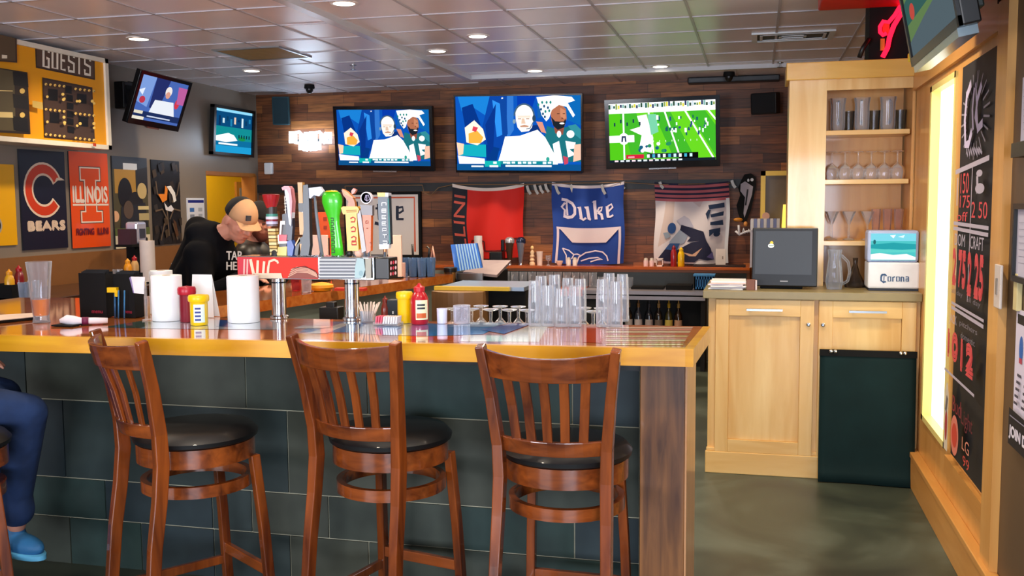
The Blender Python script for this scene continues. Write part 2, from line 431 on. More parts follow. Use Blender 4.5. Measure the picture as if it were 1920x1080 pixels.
l = area('hallway_lamp', (-6.0, 9.8, 2.7), (0, 0, 0), .5, 1.5, 45, (1, .93, .75))
# right wall: maple panelling with the lit window, plain paint nearer the camera
WY0, WY1, WZ0, WZ1 = 4.965, 5.65, .41, 2.20
YP = 3.97
mb = MB().use(MAPLE_O2)
T = .16
mb.bb((XR, YP, 0), (XR + T, WY0, 3)); mb.bb((XR, WY1, 0), (XR + T, YB, 3)); mb.bb((XR, WY0, 0), (XR + T, WY1, WZ0)); mb.bb((XR, WY0, WZ1), (XR + T, WY1, 3))
struct(mb, 'wall_right')
struct(MB().use(mat('5a4632', .5, var=.08, vscale=3)).bb((XR, 1.2, 0), (XR + T, YP, 3)), 'wall_right_front')
struct(MB().use(MAPLE_O2).bb((XR - .03, YP - .06, 0), (XR, YP + .10, 3)), 'trim_4')
struct(MB().use(MAPLE_O).bb((XR - .045, 1.2, 0), (XR, 5.84, .17)).bb((XR - .05, 1.2, .17), (XR, 5.84, .2)), 'baseboard_right', bevel=.004)
struct(MB().use(MAPLE_O).bb((XR - .028, YP + .1, .33), (XR, 4.86, .41)).bb((XR - .02, YP + .1, 2.24), (XR, 6.2, 2.42)), 'trim_5')
wn = MB().use(mat('f1e08a', .4, var=.02))
for a, b in (((XR - .012, WY0, WZ0), (XR + .1, WY0 + .03, WZ1)), ((XR - .012, WY1 - .045, WZ0), (XR + .1, WY1, WZ1)), ((XR - .012, WY0, WZ0), (XR + .1, WY1, WZ0 + .03)), ((XR - .012, WY0, WZ1 - .03), (XR + .1, WY1, WZ1))): wn.bb(a, b)
win = struct(wn, 'window_1')
def pane_mat():
    m, nt = _new('lit frosted pane'); N = nt.nodes; L = nt.links
    e = N.new('ShaderNodeEmission'); e.inputs[0].default_value = (1, .93, .74, 1); e.inputs[1].default_value = 2.6
    _out(nt, e.outputs[0]); return m
struct(MB().use(pane_mat()).bb((XR + .034, WY0, WZ0), (XR + .04, WY1, WZ1)), 'window_pane', win, world=True)

# ================================================================ BAR
YEDGE = wood('c8820c', 'e8a820', 'X', .3, .6, 4)
BZ = 1.1; TH = .058
FR0 = (-3.95, 3.135); FR1 = (-.232, 3.377); BK1 = (-.203, 3.978); IN0 = (-2.68, 3.89)
top = [FR0, FR1, BK1, IN0, (-2.63, 4.2), (-2.52, 4.618), (-2.122, 6.469), (-2.09, 6.62), (-2.64, 6.72), (-2.70, 6.5), (-3.1, 4.95), (-3.4, 4.62), (-3.95, 4.55)]
BARW = wood('b5561c', 'd8803a', 'X', .06, 1.0, 5)
mb = MB().use(BARW).prism(top, BZ - TH, BZ)
# light nosing along the guest edge
nz = .045
d = (Vector(FR1) - Vector(FR0)).normalized(); n_ = Vector((d.y, -d.x))
def off2(p, k): return (p[0] + n_.x * k, p[1] + n_.y * k)
mb.use(YEDGE).prism([off2(FR0, .028), off2(FR1, .028), off2(FR1, -.0), off2(FR0, -.0)], BZ - TH - .004, BZ + .0005)
mb.prism([off2(FR1, .028), (FR1[0] + .03, FR1[1] - .028), (BK1[0] + .03, BK1[1]), BK1, FR1], BZ - TH - .004, BZ + .0005)
def inlay(col, pts, k=1, rough=.06):
    q = [PZ(x, y, BZ + .0004 * k) for x, y in pts]
    ar = sum(q[i].x * q[(i + 1) % len(q)].y - q[(i + 1) % len(q)].x * q[i].y for i in range(len(q)))
    if ar < 0: q = q[::-1]
    mb.use(mat(col, rough, 0, 1.0, var=.15, vscale=9)).add(q, [tuple(range(len(q)))])
# pictures and boards set under the clear resin
inlay('4f6a60', [(190, 614), (262, 602), (420, 600), (420, 617)])
inlay('9ab0c4', [(262, 616), (300, 600), (520, 600), (525, 618)], 2)
inlay('2d5fae', [(405, 612), (410, 600), (432, 600), (436, 613)], 3)
inlay('3f84c6', [(560, 623), (600, 603), (690, 603), (664, 623)])
inlay('dfe9ee', [(575, 625), (640, 606), (660, 606), (612, 625)], 2)
inlay('dfe9ee', [(548, 616), (566, 610), (640, 612), (600, 616)], 3)
inlay('f0b21c', [(545, 636), (552, 626), (662, 626), (660, 637)])
inlay('a9b7c8', [(664, 624), (690, 603), (716, 603), (712, 628)])
inlay('2a7cc0', [(716, 628), (704, 607), (800, 606), (935, 612), (905, 627), (800, 630)], 2)
inlay('8fb4dc', [(840, 612), (880, 604), (955, 605), (925, 613)], 3)
inlay('5b6fb4', [(900, 618), (960, 606), (1000, 606), (945, 626)], 4)
inlay('e9e4d4', [(862, 640), (868, 628), (945, 629), (1002, 608), (1030, 608), (1010, 641)], 1)
inlay('cf4a16', [(760, 637), (768, 631), (855, 631), (852, 638)], 1)
inlay('d24a12', [(1092, 642), (1094, 612), (1126, 613), (1128, 643)], 2)
for i in range(9):
    y0 = 613 + i * 3.9
    inlay(['f3c9b0', 'e8a08c', 'f6dfb8', 'dd7f62', 'f5d79a', 'e7a48e', 'f6e2b0', 'd98a58', 'f2cf84'][i], [(1136, y0), (1300 - i * 2.2, y0), (1297 - i * 2.2, y0 + 3.2), (1136, y0 + 3.2)], 3)
inlay('b45a2a', [(1050, 640), (1052, 612), (1090, 612), (1088, 641)], 1)
bb_ = thing('bar_counter', 'long glossy wooden bar with yellow edge, slate tiled front and brown end post', 'bar counter', (-2, 3.7, 0)); bt = mb.build('counter_top', bb_, world=True)
# bar base
TILE = [mat(c, .55, spec=.35, var=.75, vscale=4.5, bump=.2) for c in ('2c3736', '3a4038', '263236', '41443a', '283a36')]
GROUT = mat('b0aa90', .8)
YT = 3.66
mb = MB().use(GROUT).bb((-3.95, YT + .008, 0), (-.42, 3.93, BZ - TH))
zr = [BZ - TH] + [PY(860, y, YT).z for y in (786, 948, 1030)]
zr += [zr[-1] - .3, 0.0]
jr = [[53, 463, 690, 1073], [122, 540, 995], [197, 397, 471, 615, 852, 1077], [131, 264, 400, 543, 690, 995], [131, 400, 700, 995]]
for r in range(5):
    z1, z0 = zr[r], zr[r + 1]
    if z1 - z0 < .02: continue
    xs = [-3.95] + [PY(x, 800 + r * 60, YT).x for x in jr[r]] + [-.42]
    for i in range(len(xs) - 1):
        mb.use(TILE[(i * 3 + r * 2) % 5]).bb((xs[i] + .003, YT, z0 + .003), (xs[i + 1] - .003, YT + .010, z1 - .003))
mb.build('tile_panel', bb_, world=True)
px0 = PY(1200, 800, 3.42).x; px1 = PY(1284, 800, 3.42).x
MB().use(wood('4a2a16', '8a5a30', 'Z', .4, .3, 6)).bb((px0, 3.42, 0), (px1, 3.96, BZ - TH)).build('end_post', bb_, world=True, bevel=.003)
MB().use(wood('c58a5a', 'dba77a', 'Z', .3, .3)).bb((px1, 3.44, .0), (px1 + .006, 3.95, BZ - TH - .002)).build('side_skin', bb_, world=True)
MB().use(BLACK).bb((-3.95, 3.5, BZ - TH - .05), (px0, 3.66, BZ - TH)).build('support_rail', bb_, world=True)
LG = mat('7d8a82', .5, var=.1, vscale=5)
leg = [(-2.74, 3.95), (-2.58, 4.65), (-2.19, 6.45), (-2.16, 6.58), (-2.56, 6.64), (-2.62, 6.45), (-3.0, 4.95), (-3.3, 4.4), (-3.9, 4.3), (-3.9, 3.95)]
MB().use(LG).prism(leg, 0, BZ - TH).build('side_panel', bb_, world=True)

# ================================================================ RIGHT SIDE: base cabinet, shelf unit
CY = 5.80; CX0 = PY(1327, 700, CY).x; CX1 = XR - .002; CT = 1.085
ckx = lambda px: PY(px, 700, CY).x
cab = thing('base_cabinet', 'pale maple base cabinet with two shaker doors beside the lit window', 'cabinet', ((CX0 + CX1) / 2, 6.1, 0))
mb = MB().use(MAPLE); mb.bb((CX0, CY + .02, 0), (CX1, 6.5, CT - .045)); mb.build('body', cab, world=True, bevel=.002)
MB().use(MAPLE_X).bb((CX0 - .01, CY - .012, 0), (CX1, CY + .02, .13)).bb((CX0 - .005, CY, .13), (CX1, CY + .02, .15)).build('plinth', cab, world=True, bevel=.004)
zc = lambda py: PY(1430, py, CY).z
def shaker(x0, x1, z0, z1, hy):
    st = .075
    m = MB().use(MAPLE); m.bb((x0, CY - .008, z0), (x0 + st, CY + .02, z1)); m.bb((x1 - st, CY - .008, z0), (x1, CY + .02, z1))
    m.use(MAPLE_X); m.bb((x0 + st, CY - .008, z0), (x1 - st, CY + .02, z0 + st)); m.bb((x0 + st, CY - .008, z1 - st - .02), (x1 - st, CY + .02, z1))
    m.use(MAPLE); m.bb((x0 + st, CY + .006, z0 + st), (x1 - st, CY + .02, z1 - st - .02))
    d = m.build('door', cab, world=True, bevel=.002)
    xm = (x0 + x1) / 2
    h = MB().use(STEEL); h.sweep([(xm - .1, CY - .035, hy), (xm + .1, CY - .035, hy)], .016, .012); h.cyl((xm - .08, CY - .03, hy), (xm - .08, CY - .008, hy), .005); h.cyl((xm + .08, CY - .03, hy), (xm + .08, CY - .008, hy), .005)
    h.build('handle', d, world=True)
    return d
d1 = shaker(ckx(1341), ckx(1524), zc(850), zc(562), zc(580))
d2 = shaker(ckx(1533), ckx(1715), zc(850), zc(562), zc(580))
for dd, px in ((d1, 1514), (d2, 1541)):
    MB().use(CHROME).lathe([(.011, 0), (.011, .012), (.006, .016)], (ckx(px), CY - .008, zc(606)), 16, (0, -1, 0)).build('lock', dd, world=True)
tag(MB().use(mat('8f8058', .35, var=.1, vscale=20)).bb((CX0 - .03, CY - .03, CT - .045), (CX1, 6.55, CT)).build('cabinet_countertop', bevel=.003), 'olive brown laminate countertop on the maple base cabinet', 'countertop')
# black rubber mat hung from clips over the right door
mt = thing('hanging_mat', 'large dark green rubber mat clipped over the right cabinet door, reaching the floor', 'mat', (.65, CY - .05, 0))
m = MB().use(mat('0d2628', .75, var=.35, vscale=6, spec=.2)); x0, x1 = ckx(1536), ckx(1716)
zt = zc(652)
n = 14; vs = []; fs = []
for i in range(n + 1):
    for j in range(n + 1):
        u = i / n; v = j / n; z = zt - v * (zt - .004); yo = CY - .032 - .03 * v + .012 * math.sin(u * 5) * v - (.06 * max(0, v - .9) * 10) * .4
        vs.append((x0 + (x1 - x0) * u, yo, z))
for i in range(n):
    for j in range(n): a = i * (n + 1) + j; fs.append((a, a + 1, a + n + 2, a + n + 1))
m.smooth = True; m.add(vs, fs); m.smooth = False
def solid(t):
    def f(o):
        s = o.modifiers.new('t', 'SOLIDIFY'); s.thickness = t; s.offset = 0
    return f
m.build('sheet', mt, world=True, mods=[solid(.006)])
MB().use(BLKM).bb((x0 - .002, CY - .042, zt - .03), (x1 + .002, CY - .026, zt + .006)).build('rail', mt, world=True)
for px in (1556, 1564, 1686, 1694):
    MB().use(CHROME).ell((ckx(px), CY - .045, zt - .003), (.011, .008, .011)).build('clip', mt, world=True)
# shelf unit
SY = 6.2; SB = 6.52; sx = lambda px, py=300: PY(px, py, SY).x
su = thing('shelf_unit', 'tall open maple shelf unit of bar glasses standing on the cabinet', 'shelf unit', (.5, 6.3, CT))
X0 = sx(1478); XO0 = sx(1548); XO1 = sx(1714); SZ1 = PY(1476, 152, SY).z; ZO1 = PY(1600, 168, SY).z
m = MB().use(MAPLE); m.bb((X0, SY, CT), (XO0, SY + .02, SZ1)); m.bb((XO1, SY, CT), (XR - .002, SY + .02, SZ1)); m.bb((XO0, SY, ZO1), (XO1, SY + .02, SZ1)); m.build('face_frame', su, world=True, bevel=.002)
MB().use(MAPLE_O2).bb((X0, SY + .02, CT), (X0 + .02, SB, SZ1)).build('side_panel', su, world=True)
MB().use(MAPLE_O2).bb((XR - .018, SY + .02, CT), (XR - .004, SB, SZ1)).build('side_panel', su, world=True)
MB().use(MAPLE_O2).bb((X0 + .02, SB - .015, CT), (XR - .03, SB, SZ1)).build('back_panel', su, world=True)
ZC2 = PY(1476, 118, SY - .03).z
MB().use(wood('d8a236', 'ecbc58', 'X', .35, .3, 3)).bb((X0 - .02, SY - .03, SZ1), (XR - .002, SB, ZC2)).build('cornice', su, world=True, bevel=.004)
SH = [PY(1630, y, SY).z for y in (243, 336, 452)]
for z in SH:
    MB().use(MAPLE_X).bb((X0 + .02, SY + .004, z - .028), (XR - .03, SB - .015, z)).build('shelf', su, world=True, bevel=.002)

# ================================================================ helpers for panels and pictures
def FR(c, yaw=0, tilt=0, roll=0):
    """panel frame: local x right, z up, -y towards the viewer"""
    return Matrix.Translation(Vector(c)) @ Matrix.Rotation(R(yaw), 4, 'Z') @ Matrix.Rotation(R(tilt), 4, 'X') @ Matrix.Rotation(R(roll), 4, 'Y')
class PP(Pic):
    """picture whose shapes are given in photo pixels and fall onto the picture's own plane"""
    def uv(s, x, y):
        T = s.mb.T or Matrix.Identity(4); R3 = T.to_3x3()
        O = T @ s.O; U = R3 @ s.U; V = R3 @ s.V; N = U.cross(V); d = ray(x, y)
        p = CAM + d * ((O - CAM).dot(N) / d.dot(N)) - O
        return (p.dot(U) / U.length_squared, p.dot(V) / V.length_squared)
    def pp(s, col, pts): return s.poly(col, [s.uv(*p) for p in pts])
    def pl(s, col, pts, wpx, closed=False):
        T = s.mb.T or Matrix.Identity(4); k = mpp(T @ (s.O + s.U / 2 + s.V / 2)) / s.V.length
        return s.line(col, [s.uv(*p) for p in pts], wpx * k, closed)
    def pe(s, col, cx, cy, rx, ry, n=20, rot=0):
        c, q = math.cos(R(rot)), math.sin(R(rot)); o = []
        for i in range(n):
            a = 2 * math.pi * i / n; x, y = rx * math.cos(a), ry * math.sin(a); o.append((cx + x * c - y * q, cy + x * q + y * c))
        return s.pp(col, o)
    def pt_(s, col, t, x0, y0, x1, y1, bold=0, **k):
        """text between lower-left (x0,y0) and upper-right (x1,y1) pixels"""
        a = s.uv(x0, y0); b = s.uv(x1, y1)
        return (s.bold(col, t, a[0], a[1], b[0], b[1], d=bold, **k) if bold else s.text(col, t, a[0], a[1], b[0], b[1], **k))
def finer(L, fn):
    def f(o):
        bm = bmesh.new(); bm.from_mesh(o.data); bmesh.ops.triangulate(bm, faces=bm.faces[:])
        for _ in range(7):
            es = [e for e in bm.edges if e.calc_length() > L]
            if not es: break
            bmesh.ops.subdivide_edges(bm, edges=es, cuts=1); bmesh.ops.triangulate(bm, faces=[q for q in bm.faces if len(q.verts) > 3])
        for v in bm.verts: v.co = fn(v.co)
        for q in bm.faces: q.smooth = True
        bm.to_mesh(o.data); bm.free()
    return f

# ================================================================ CEILING FITTINGS
cans = [(260, 72, 'brightest recessed ceiling light, nearest the yellow scoreboard'),
        (472, 132, 'small recessed ceiling light beside the brown air vent'),
        (645, 5, 'recessed ceiling light cut by the top edge, beside the tray edge'),
        (896, 67, 'recessed ceiling light above the largest television'),
        (820, 95, 'recessed ceiling light between the leftmost television and the largest one'),
        (1003, 132, 'small recessed ceiling light close to the wall above the largest television'),
        (1238, 124, 'recessed ceiling light above the television showing the green field')]
CANEM = emi('fff0d8', 9)
for i, (x, y, lb) in enumerate(cans):
    z = HC + (TZ if i not in (0, 1) else 0); p = PZ(x, y, z)
    t = thing('ceiling_light', lb, 'ceiling light', (p.x, p.y, z), 0, 'recessed ceiling lights')
    MB().use(mat('e8e0d8', .3)).lathe([(.088, 0), (.088, -.006), (.07, -.008), (.066, .0)], (0, 0, 0), 24).build('trim_ring', t)
    MB().use(CANEM).lathe([(.0001, -.0065), (.067, -.0065)], (0, 0, 0), 24).build('lamp', t)
    sl = bpy.data.lights.new('can', 'SPOT'); sl.energy = 88; sl.color = (1, .78, .55); sl.spot_size = R(150); sl.spot_blend = .8; sl.shadow_soft_size = .07
    so = bpy.data.objects.new('can_beam', sl); C.objects.link(so); so.location = (p.x, p.y, z - .03)
# more of the room's cans in front of and behind the camera's view
for x, y in ((-3.6, 3.6), (-1.6, 2.4), (.1, 2.6), (.22, 4.85), (-.9, 4.7), (-2.2, 5.4), (0.2, .6), (-2.5, .8)):
    sl = bpy.data.lights.new('can', 'SPOT'); sl.energy = 80; sl.color = (1, .84, .64); sl.spot_size = R(150); sl.spot_blend = .8; sl.shadow_soft_size = .07
    so = bpy.data.objects.new('can_beam', sl); C.objects.link(so); so.location = (x, y, HC - .03)
# brown return grille
c4 = [PZ(*p, HC) for p in ((410, 92), (520, 84), (572, 106), (468, 110))]
t = thing('air_vent', 'square brown return air grille with bright metal rim in the ceiling', 'vent', ((c4[0].x + c4[2].x) / 2, (c4[0].y + c4[2].y) / 2, HC))
MB().use(STEEL).bb((-.29, -.29, -.012), (.29, -.27, 0)).bb((-.29, .27, -.012), (.29, .29, 0)).bb((-.29, -.27, -.012), (-.27, .27, 0)).bb((.27, -.27, -.012), (.29, .27, 0)).build('frame', t)
m = MB().use(mat('4a3a22', .5)).bb((-.27, -.27, -.004), (.27, .27, -.001)).use(mat('8a6a3a', .4))
for i in range(18): m.bb((-.27, -.25 + i * .029, -.010), (.27, -.242 + i * .029, -.004))
m.build('grille', t)
p = PZ(1486, 67, HC + TZ)
t = thing('air_vent', 'white ceiling air diffuser above the shelf unit', 'vent', (p.x, p.y, HC + TZ))
WD = mat('dfe6ea', .4)
MB().use(WD).bb((-.3, -.2, -.012), (.3, -.17, 0)).bb((-.3, .17, -.012), (.3, .2, 0)).bb((-.3, -.17, -.012), (-.26, .17, 0)).bb((.26, -.17, -.012), (.3, .17, 0)).build('frame', t)
m = MB().use(mat('3a4240', .6)).bb((-.26, -.17, -.003), (.26, .17, -.001)).use(WD)
for k in (.05, .12): m.bb((-k * 2, -k, -.012 + k * .02), (k * 2, -k + .018, -.006)).bb((-k * 2, k - .018, -.012), (k * 2, k, -.006)).bb((-k * 2, -k, -.012), (-k * 2 + .02, k, -.006)).bb((k * 2 - .02, -k, -.012), (k * 2, k, -.006))
m.build('louvre', t)
for (x, y, lb) in ((580, 166, 'black dome camera on the ceiling above the wall speaker in the left corner'), (1367, 142, 'black dome camera on the ceiling above the right wall speaker')):
    p = PZ(x, y - 7, HC); t = thing('security_camera', lb, 'security camera', (p.x, p.y, HC), 0, 'ceiling cameras')
    MB().use(BLKM).lathe([(.05, 0), (.055, -.03), (.05, -.04)][::-1], (0, 0, 0), 20).build('base', t)
    MB().use(BLACK).ell((0, 0, -.045), (.038, .038, .045)).build('dome', t)
for (x, y, lb) in ((662, 122, 'small sprinkler head in the left part of the ceiling'), (1463, 117, 'small sprinkler head in the ceiling beside the shelf unit')):
    p = PZ(x, y, HC); t = MB().use(STEEL).lathe([(.03, 0), (.03, -.006), (.008, -.01), (.008, -.035), (.026, -.04), (.026, -.043)][::-1], (p.x, p.y, HC), 14)
    tag(t.build('sprinkler'), lb, 'sprinkler', 'sprinklers')

# ================================================================ TELEVISIONS
def game_close(P):
    """sideline scene: man with headset behind a sheet, bearded player"""
    P.rect('0b4fae', 0, 0, 1, 1)
    P.poly('1878c8', [(.02, 1), (.3, 1), (.28, .7), (.12, .88), (.05, .8)]); P.poly('06307e', [(.05, .85), (.14, .9), (.2, .62), (.08, .5)])
    P.poly('0a3f98', [(.28, 1), (.45, 1), (.4, .3), (.26, .2), (.2, .5)]); P.poly('2b86dc', [(.3, .95), (.36, .9), (.4, .5), (.33, .45)])
    P.poly('0636a0', [(.5, 1), (.65, 1), (.6, .75), (.5, .8)]); P.poly('0b5fa8', [(.82, 1), (1, 1), (1, .6), (.86, .7)])
    P.poly('12a0b0', [(.02, .35), (.24, .35), (.24, .18), (.02, .2)]); P.poly('06357c', [(.24, .35), (.35, .3), (.32, .1), (.24, .1)])
    P.rect('ffffff', .375, .84, .388, .98)
    P.poly('f6e4d0', [(.07, .58), (.15, .68), (.22, .56), (.24, .42), (.17, .34), (.08, .38)]); P.poly('eaa63e', [(.1, .5), (.17, .54), (.22, .45), (.2, .37), (.1, .37)])
    P.poly('cf3a4e', [(.14, .6), (.18, .58), (.16, .52), (.13, .54)]); P.poly('f4c8a8', [(.0, .38), (.06, .36), (.05, .22), (.01, .2)])
    P.poly('2f6fc0', [(.42, 1), (.47, 1), (.47, .55), (.41, .4)]); P.poly('0d3f90', [(.36, .95), (.41, .98), (.42, .5), (.38, .35)]); P.poly('083080', [(.24, .62), (.33, .9), (.3, .3), (.26, .2)])
    P.poly('17589c', [(.66, .95), (.72, .98), (.7, .72), (.66, .7)]); P.poly('0c2f70', [(.58, .6), (.7, .62), (.7, .52), (.6, .5)])
    # man with headset
    P.poly('f6ebe0', [(.485, .80), (.505, .86), (.55, .885), (.60, .86), (.625, .79), (.63, .70), (.615, .58), (.59, .53), (.53, .52), (.50, .58), (.487, .68)])
    P.poly('fffdf8', [(.49, .74), (.50, .84), (.55, .87), (.60, .84), (.61, .75), (.57, .73), (.52, .73)]); P.poly('e6d2c0', [(.50, .74), (.60, .74), (.605, .71), (.505, .71)])
    P.poly('d8b8a0', [(.535, .70), (.555, .70), (.565, .63), (.53, .63)]); P.poly('b8866c', [(.52, .60), (.555, .615), (.59, .60), (.585, .585), (.525, .585)]); P.rect('a87c68', .505, .69, .53, .70); P.rect('a87c68', .57, .69, .595, .70)
    P.arc('3c5a74', .555, .735, .078, .155, 0, 180, .022); P.ell('2a4258', .633, .70, .014, .045); P.line('4a6a84', [(.632, .67), (.60, .57), (.57, .56)], .012); P.ell('7a94a4', .475, .66, .012, .03)
    # bearded player with patterned cap
    P.poly('1c6a74', [(.70, .30), (.735, .60), (.80, .56), (.88, .58), (.96, .62), (1, .55), (1, .12), (.72, .12)]); P.poly('2f8490', [(.90, .60), (.96, .62), (1, .55), (1, .42), (.94, .5)])
    P.poly('8a4a3c', [(.79, .58), (.87, .58), (.86, .48), (.80, .50)])
    P.poly('a8684c', [(.765, .78), (.79, .86), (.85, .88), (.885, .82), (.89, .70), (.875, .60), (.82, .55), (.785, .60), (.77, .68)]); P.poly('c08060', [(.84, .84), (.88, .80), (.885, .70), (.85, .68), (.84, .74)])
    P.poly('1a2028', [(.768, .72), (.785, .60), (.82, .545), (.87, .58), (.885, .66), (.882, .69), (.865, .655), (.835, .655), (.80, .66), (.78, .70)])
    P.rect('2a1a18', .815, .755, .835, .765); P.rect('2a1a18', .86, .755, .878, .765); P.ell('fff4f0', .853, .632, .02, .012); P.poly('7a4434', [(.85, .72), (.868, .69), (.848, .685)])
    P.poly('ffffff', [(.655, .98), (.80, 1), (.93, .98), (.955, .93), (.90, .90), (.955, .74), (.94, .71), (.89, .85), (.83, .875), (.775, .81), (.752, .70), (.73, .66), (.695, .74)])
    for i, (a, b) in enumerate(((.67, .88), (.69, .82), (.70, .91), (.715, .86), (.735, .91), (.745, .84), (.765, .91), (.705, .76), (.725, .79), (.72, .72), (.755, .80))): P.ell('1a4a70' if i % 2 else '1f7f78', a, b, .0085, .020, 10)
    P.poly('d08a74', [(.65, .66), (.70, .65), (.73, .5), (.69, .52)])
    # white sheet
    P.poly('ffffff', [(.40, .46), (.52, .47), (.66, .55), (.72, .45), (.80, .2), (.82, .08), (.33, .08), (.36, .22)])
    P.ell('ffffff', .83, .49, .017, .045); P.ell('ffffff', .92, .49, .03, .05)
    P.poly('ffffff', [(.78, .36), (.83, .4), (.86, .1), (.80, .1)]); P.poly('ffffff', [(.88, .4), (.96, .38), (.95, .3), (.91, .29), (.96, .22), (.90, .18)])
    P.poly('c04058', [(.86, .2), (.9, .18), (.9, .1), (.87, .08)]); P.poly('f0b8a0', [(.95, .35), (1, .36), (1, .15), (.94, .12)])
    P.ell('2f9a8c', .74, .155, .014, .03)
    # score strip
    P.poly('ffffff', [(.01, .2), (.23, .16), (.23, .09), (.02, .09)]); P.rect('0c4c84', 0, 0, 1, .085); P.rect('11a8a4', .23, .05, .36, .13); P.rect('0f7f8a', .36, .085, .78, .13)
    for i, x in enumerate((.30, .38, .41, .45, .50, .54, .58, .62, .70, .74)): P.rect('e8fbff', x, .09 + (i % 2) * .006, x + .028, .12)
    P.rect('ffffff', .12, .045, .22, .065); P.rect('ffffff', .27, .045, .34, .07); P.rect('ffffff', .40, .05, .77, .075)
def game_field(P):
    """wide shot of a pitch with yard lines"""
    P.rect('4fbf1a', 0, 0, 1, 1)
    for i in range(6): P.poly('63cc20' if i % 2 else '3fae28', [(.1 + i * .16, .84), (.26 + i * .16, .84), (.42 + i * .2, 0), (.22 + i * .2, 0)])
    P.rect('ffffff', 0, .83, 1, 1); random.seed(3)
    for i in range(46): P.rect(['2a4a3a', 'c8d8e0', '205a50', '8aa05a', 'd8d04a', '2f3f60', '7fb0a8'][i % 7], i / 46, .9 + random.random() * .03, i / 46 + .018, .96 + random.random() * .04)
    for a, b in ((.14, .14), (.38, .43), (.53, .68), (.72, .99), (.93, 1.3)): P.line('ffffff', [(a, .84), (b, 0)], .028)
    P.poly('ffffff', [(.27, .78), (.36, .8), (.42, .4), (.40, .15), (.28, .2), (.31, .45), (.2, .55), (.3, .6)]); P.poly('74c8a0', [(.37, .8), (.45, .8), (.47, .5), (.4, .45)])
    P.rect('ffffff', 0, .34, .24, .46); P.ell('ffffff', .14, .4, .05, .1); P.poly('2a3a5a', [(.115, .35), (.12, .45), (.16, .45), (.165, .35), (.15, .35), (.147, .42), (.135, .42), (.13, .35)])
    for i in range(34):
        u = .45 + random.random() * .5; v = .42 + random.random() * .3
        P.rect(['1c5a60', 'e8fff4', '2a4a7a', 'ffffff', '1a6a50'][i % 5], u, v, u + .01 + random.random() * .012, v + .03 + random.random() * .05)
    for i in range(10): P.rect('e8ffe8', .42 + i * .058, .33, .425 + i * .058, .36)
    for i in range(16): P.ell(['ffffff', '2a8a5a', '1a5a7a'][i % 3], .28 + random.random() * .3, .18 + random.random() * .14, .018, .03)
    for i in range(5): P.rect('1a3a4a', .05 + i * .06, .62 + (i % 2) * .05, .065 + i * .06, .68 + (i % 2) * .05)
    P.rect('1d2a36', .36, .06, .84, .14); P.rect('c9203a', .16, .06, .33, .13); P.rect('f0a0b0', .18, .075, .24, .10); P.rect('0a0a0a', .66, .04, .84, .14)
    for i in range(9): P.rect(['ffffff', '3fa8c8', 'c8e8f0'][i % 3], .36 + i * .05, .07, .385 + i * .05, .125)
    P.rect('16202a', 0, 0, 1, .045)
    for i in range(12): P.rect('dfe8ee' if i % 3 else 'f0d8e0', .05 + i * .055, .012, .085 + i * .055, .04)
def game_tilt(P):
    P.rect('4a6ab8', 0, 0, 1, 1); P.poly('7fa0e0', [(0, 1), (.3, 1), (.25, .3), (0, .4)]); P.poly('26306a', [(.3, 1), (.6, 1), (.5, .3), (.3, .3)])
    P.ell('f4ece8', .62, .74, .07, .12); P.ell('dfa08c', .62, .66, .05, .08); P.poly('eef2fa', [(.38, .5), (.78, .52), (.9, .1), (.3, .1)])
    P.ell('d83a4a', .86, .5, .05, .12); P.poly('c060a0', [(.8, .9), (1, .9), (1, .5), (.85, .5)]); P.ell('c03a50', .12, .45, .06, .08); P.poly('e8f0ff', [(.0, .65), (.12, .72), (.1, .55)])
    P.rect('20305e', 0, .06, 1, .2); P.rect('e8e0c8', .02, .13, .2, .2); P.rect('cfd8f0', .3, .09, .8, .12); P.rect('f0ead8', 0, .0, .25, .07)
def tv(name, lb, c, w, h, yaw, tilt, roll, paint, st, wall_pt, bez=.022, group=None, bar=True, back=.05):
    t = thing(name, lb, 'television', c, 0, group); T = FR(c, yaw, tilt, roll)
    m = MB(); m.T = T; m.use(BLACK).bb((-w / 2, 0, -h / 2), (w / 2, back, h / 2)); m.use(BLKM).bb((-w * .35, back, -h * .35), (w * .35, back + .03, h * .3))
    m.build('housing', t, world=True, bevel=.004)
    m = MB(); m.T = T; bz = bez; gl = mat('101218', .12, 0, 0, var=0)
    for a, b in (((-w / 2, -.012, -h / 2), (-w / 2 + bz, -.0005, h / 2)), ((w / 2 - bz, -.012, -h / 2), (w / 2, -.0005, h / 2)), ((-w / 2 + bz, -.012, h / 2 - bz), (w / 2 - bz, -.0005, h / 2)), ((-w / 2 + bz, -.012, -h / 2), (w / 2 - bz, -.0005, -h / 2 + bz * 1.6))): m.use(gl).bb(a, b)
    m.build('bezel', t, world=True)
    m = MB(); m.T = T; P = Pic(m, (-w / 2 + bz, -.002, -h / 2 + bz * 1.6), (w - 2 * bz, 0, 0), (0, 0, h - 2.6 * bz), pe(st), .0003)
    paint(P); m.build('screen', t, world=True)
    if bar:
        m = MB(); m.T = T; m.use(mat('c8ccd4', .2, 1)).bb((-w * .12, -.006, -h / 2 - .014), (w * .12, .02, -h / 2)); m.build('sensor_bar', t, world=True)
    m = MB().use(BLKM); q = T @ Vector((0, back + .03, 0)); m.tube([q, (Vector(q) + Vector(wall_pt)) / 2 + Vector((.02, 0, 0)), wall_pt], .02); m.box(Vector(wall_pt), (.12, .02, .2) if abs(wall_pt[1] - YB) < .1 else (.02, .12, .2))
    m.build('wall_bracket', t, world=True); return t
def onwall(px, py, y): return PY(px, py, y)
c = PY(719, 260, 9.66); s = mpp(c); tv('television', 'leftmost of the three televisions on the board wall, showing a sideline close-up', c, 196 * s, 120 * s, 0, 8, 1.5, game_close, 1.25, (c.x, YB - .012, c.z), .035)
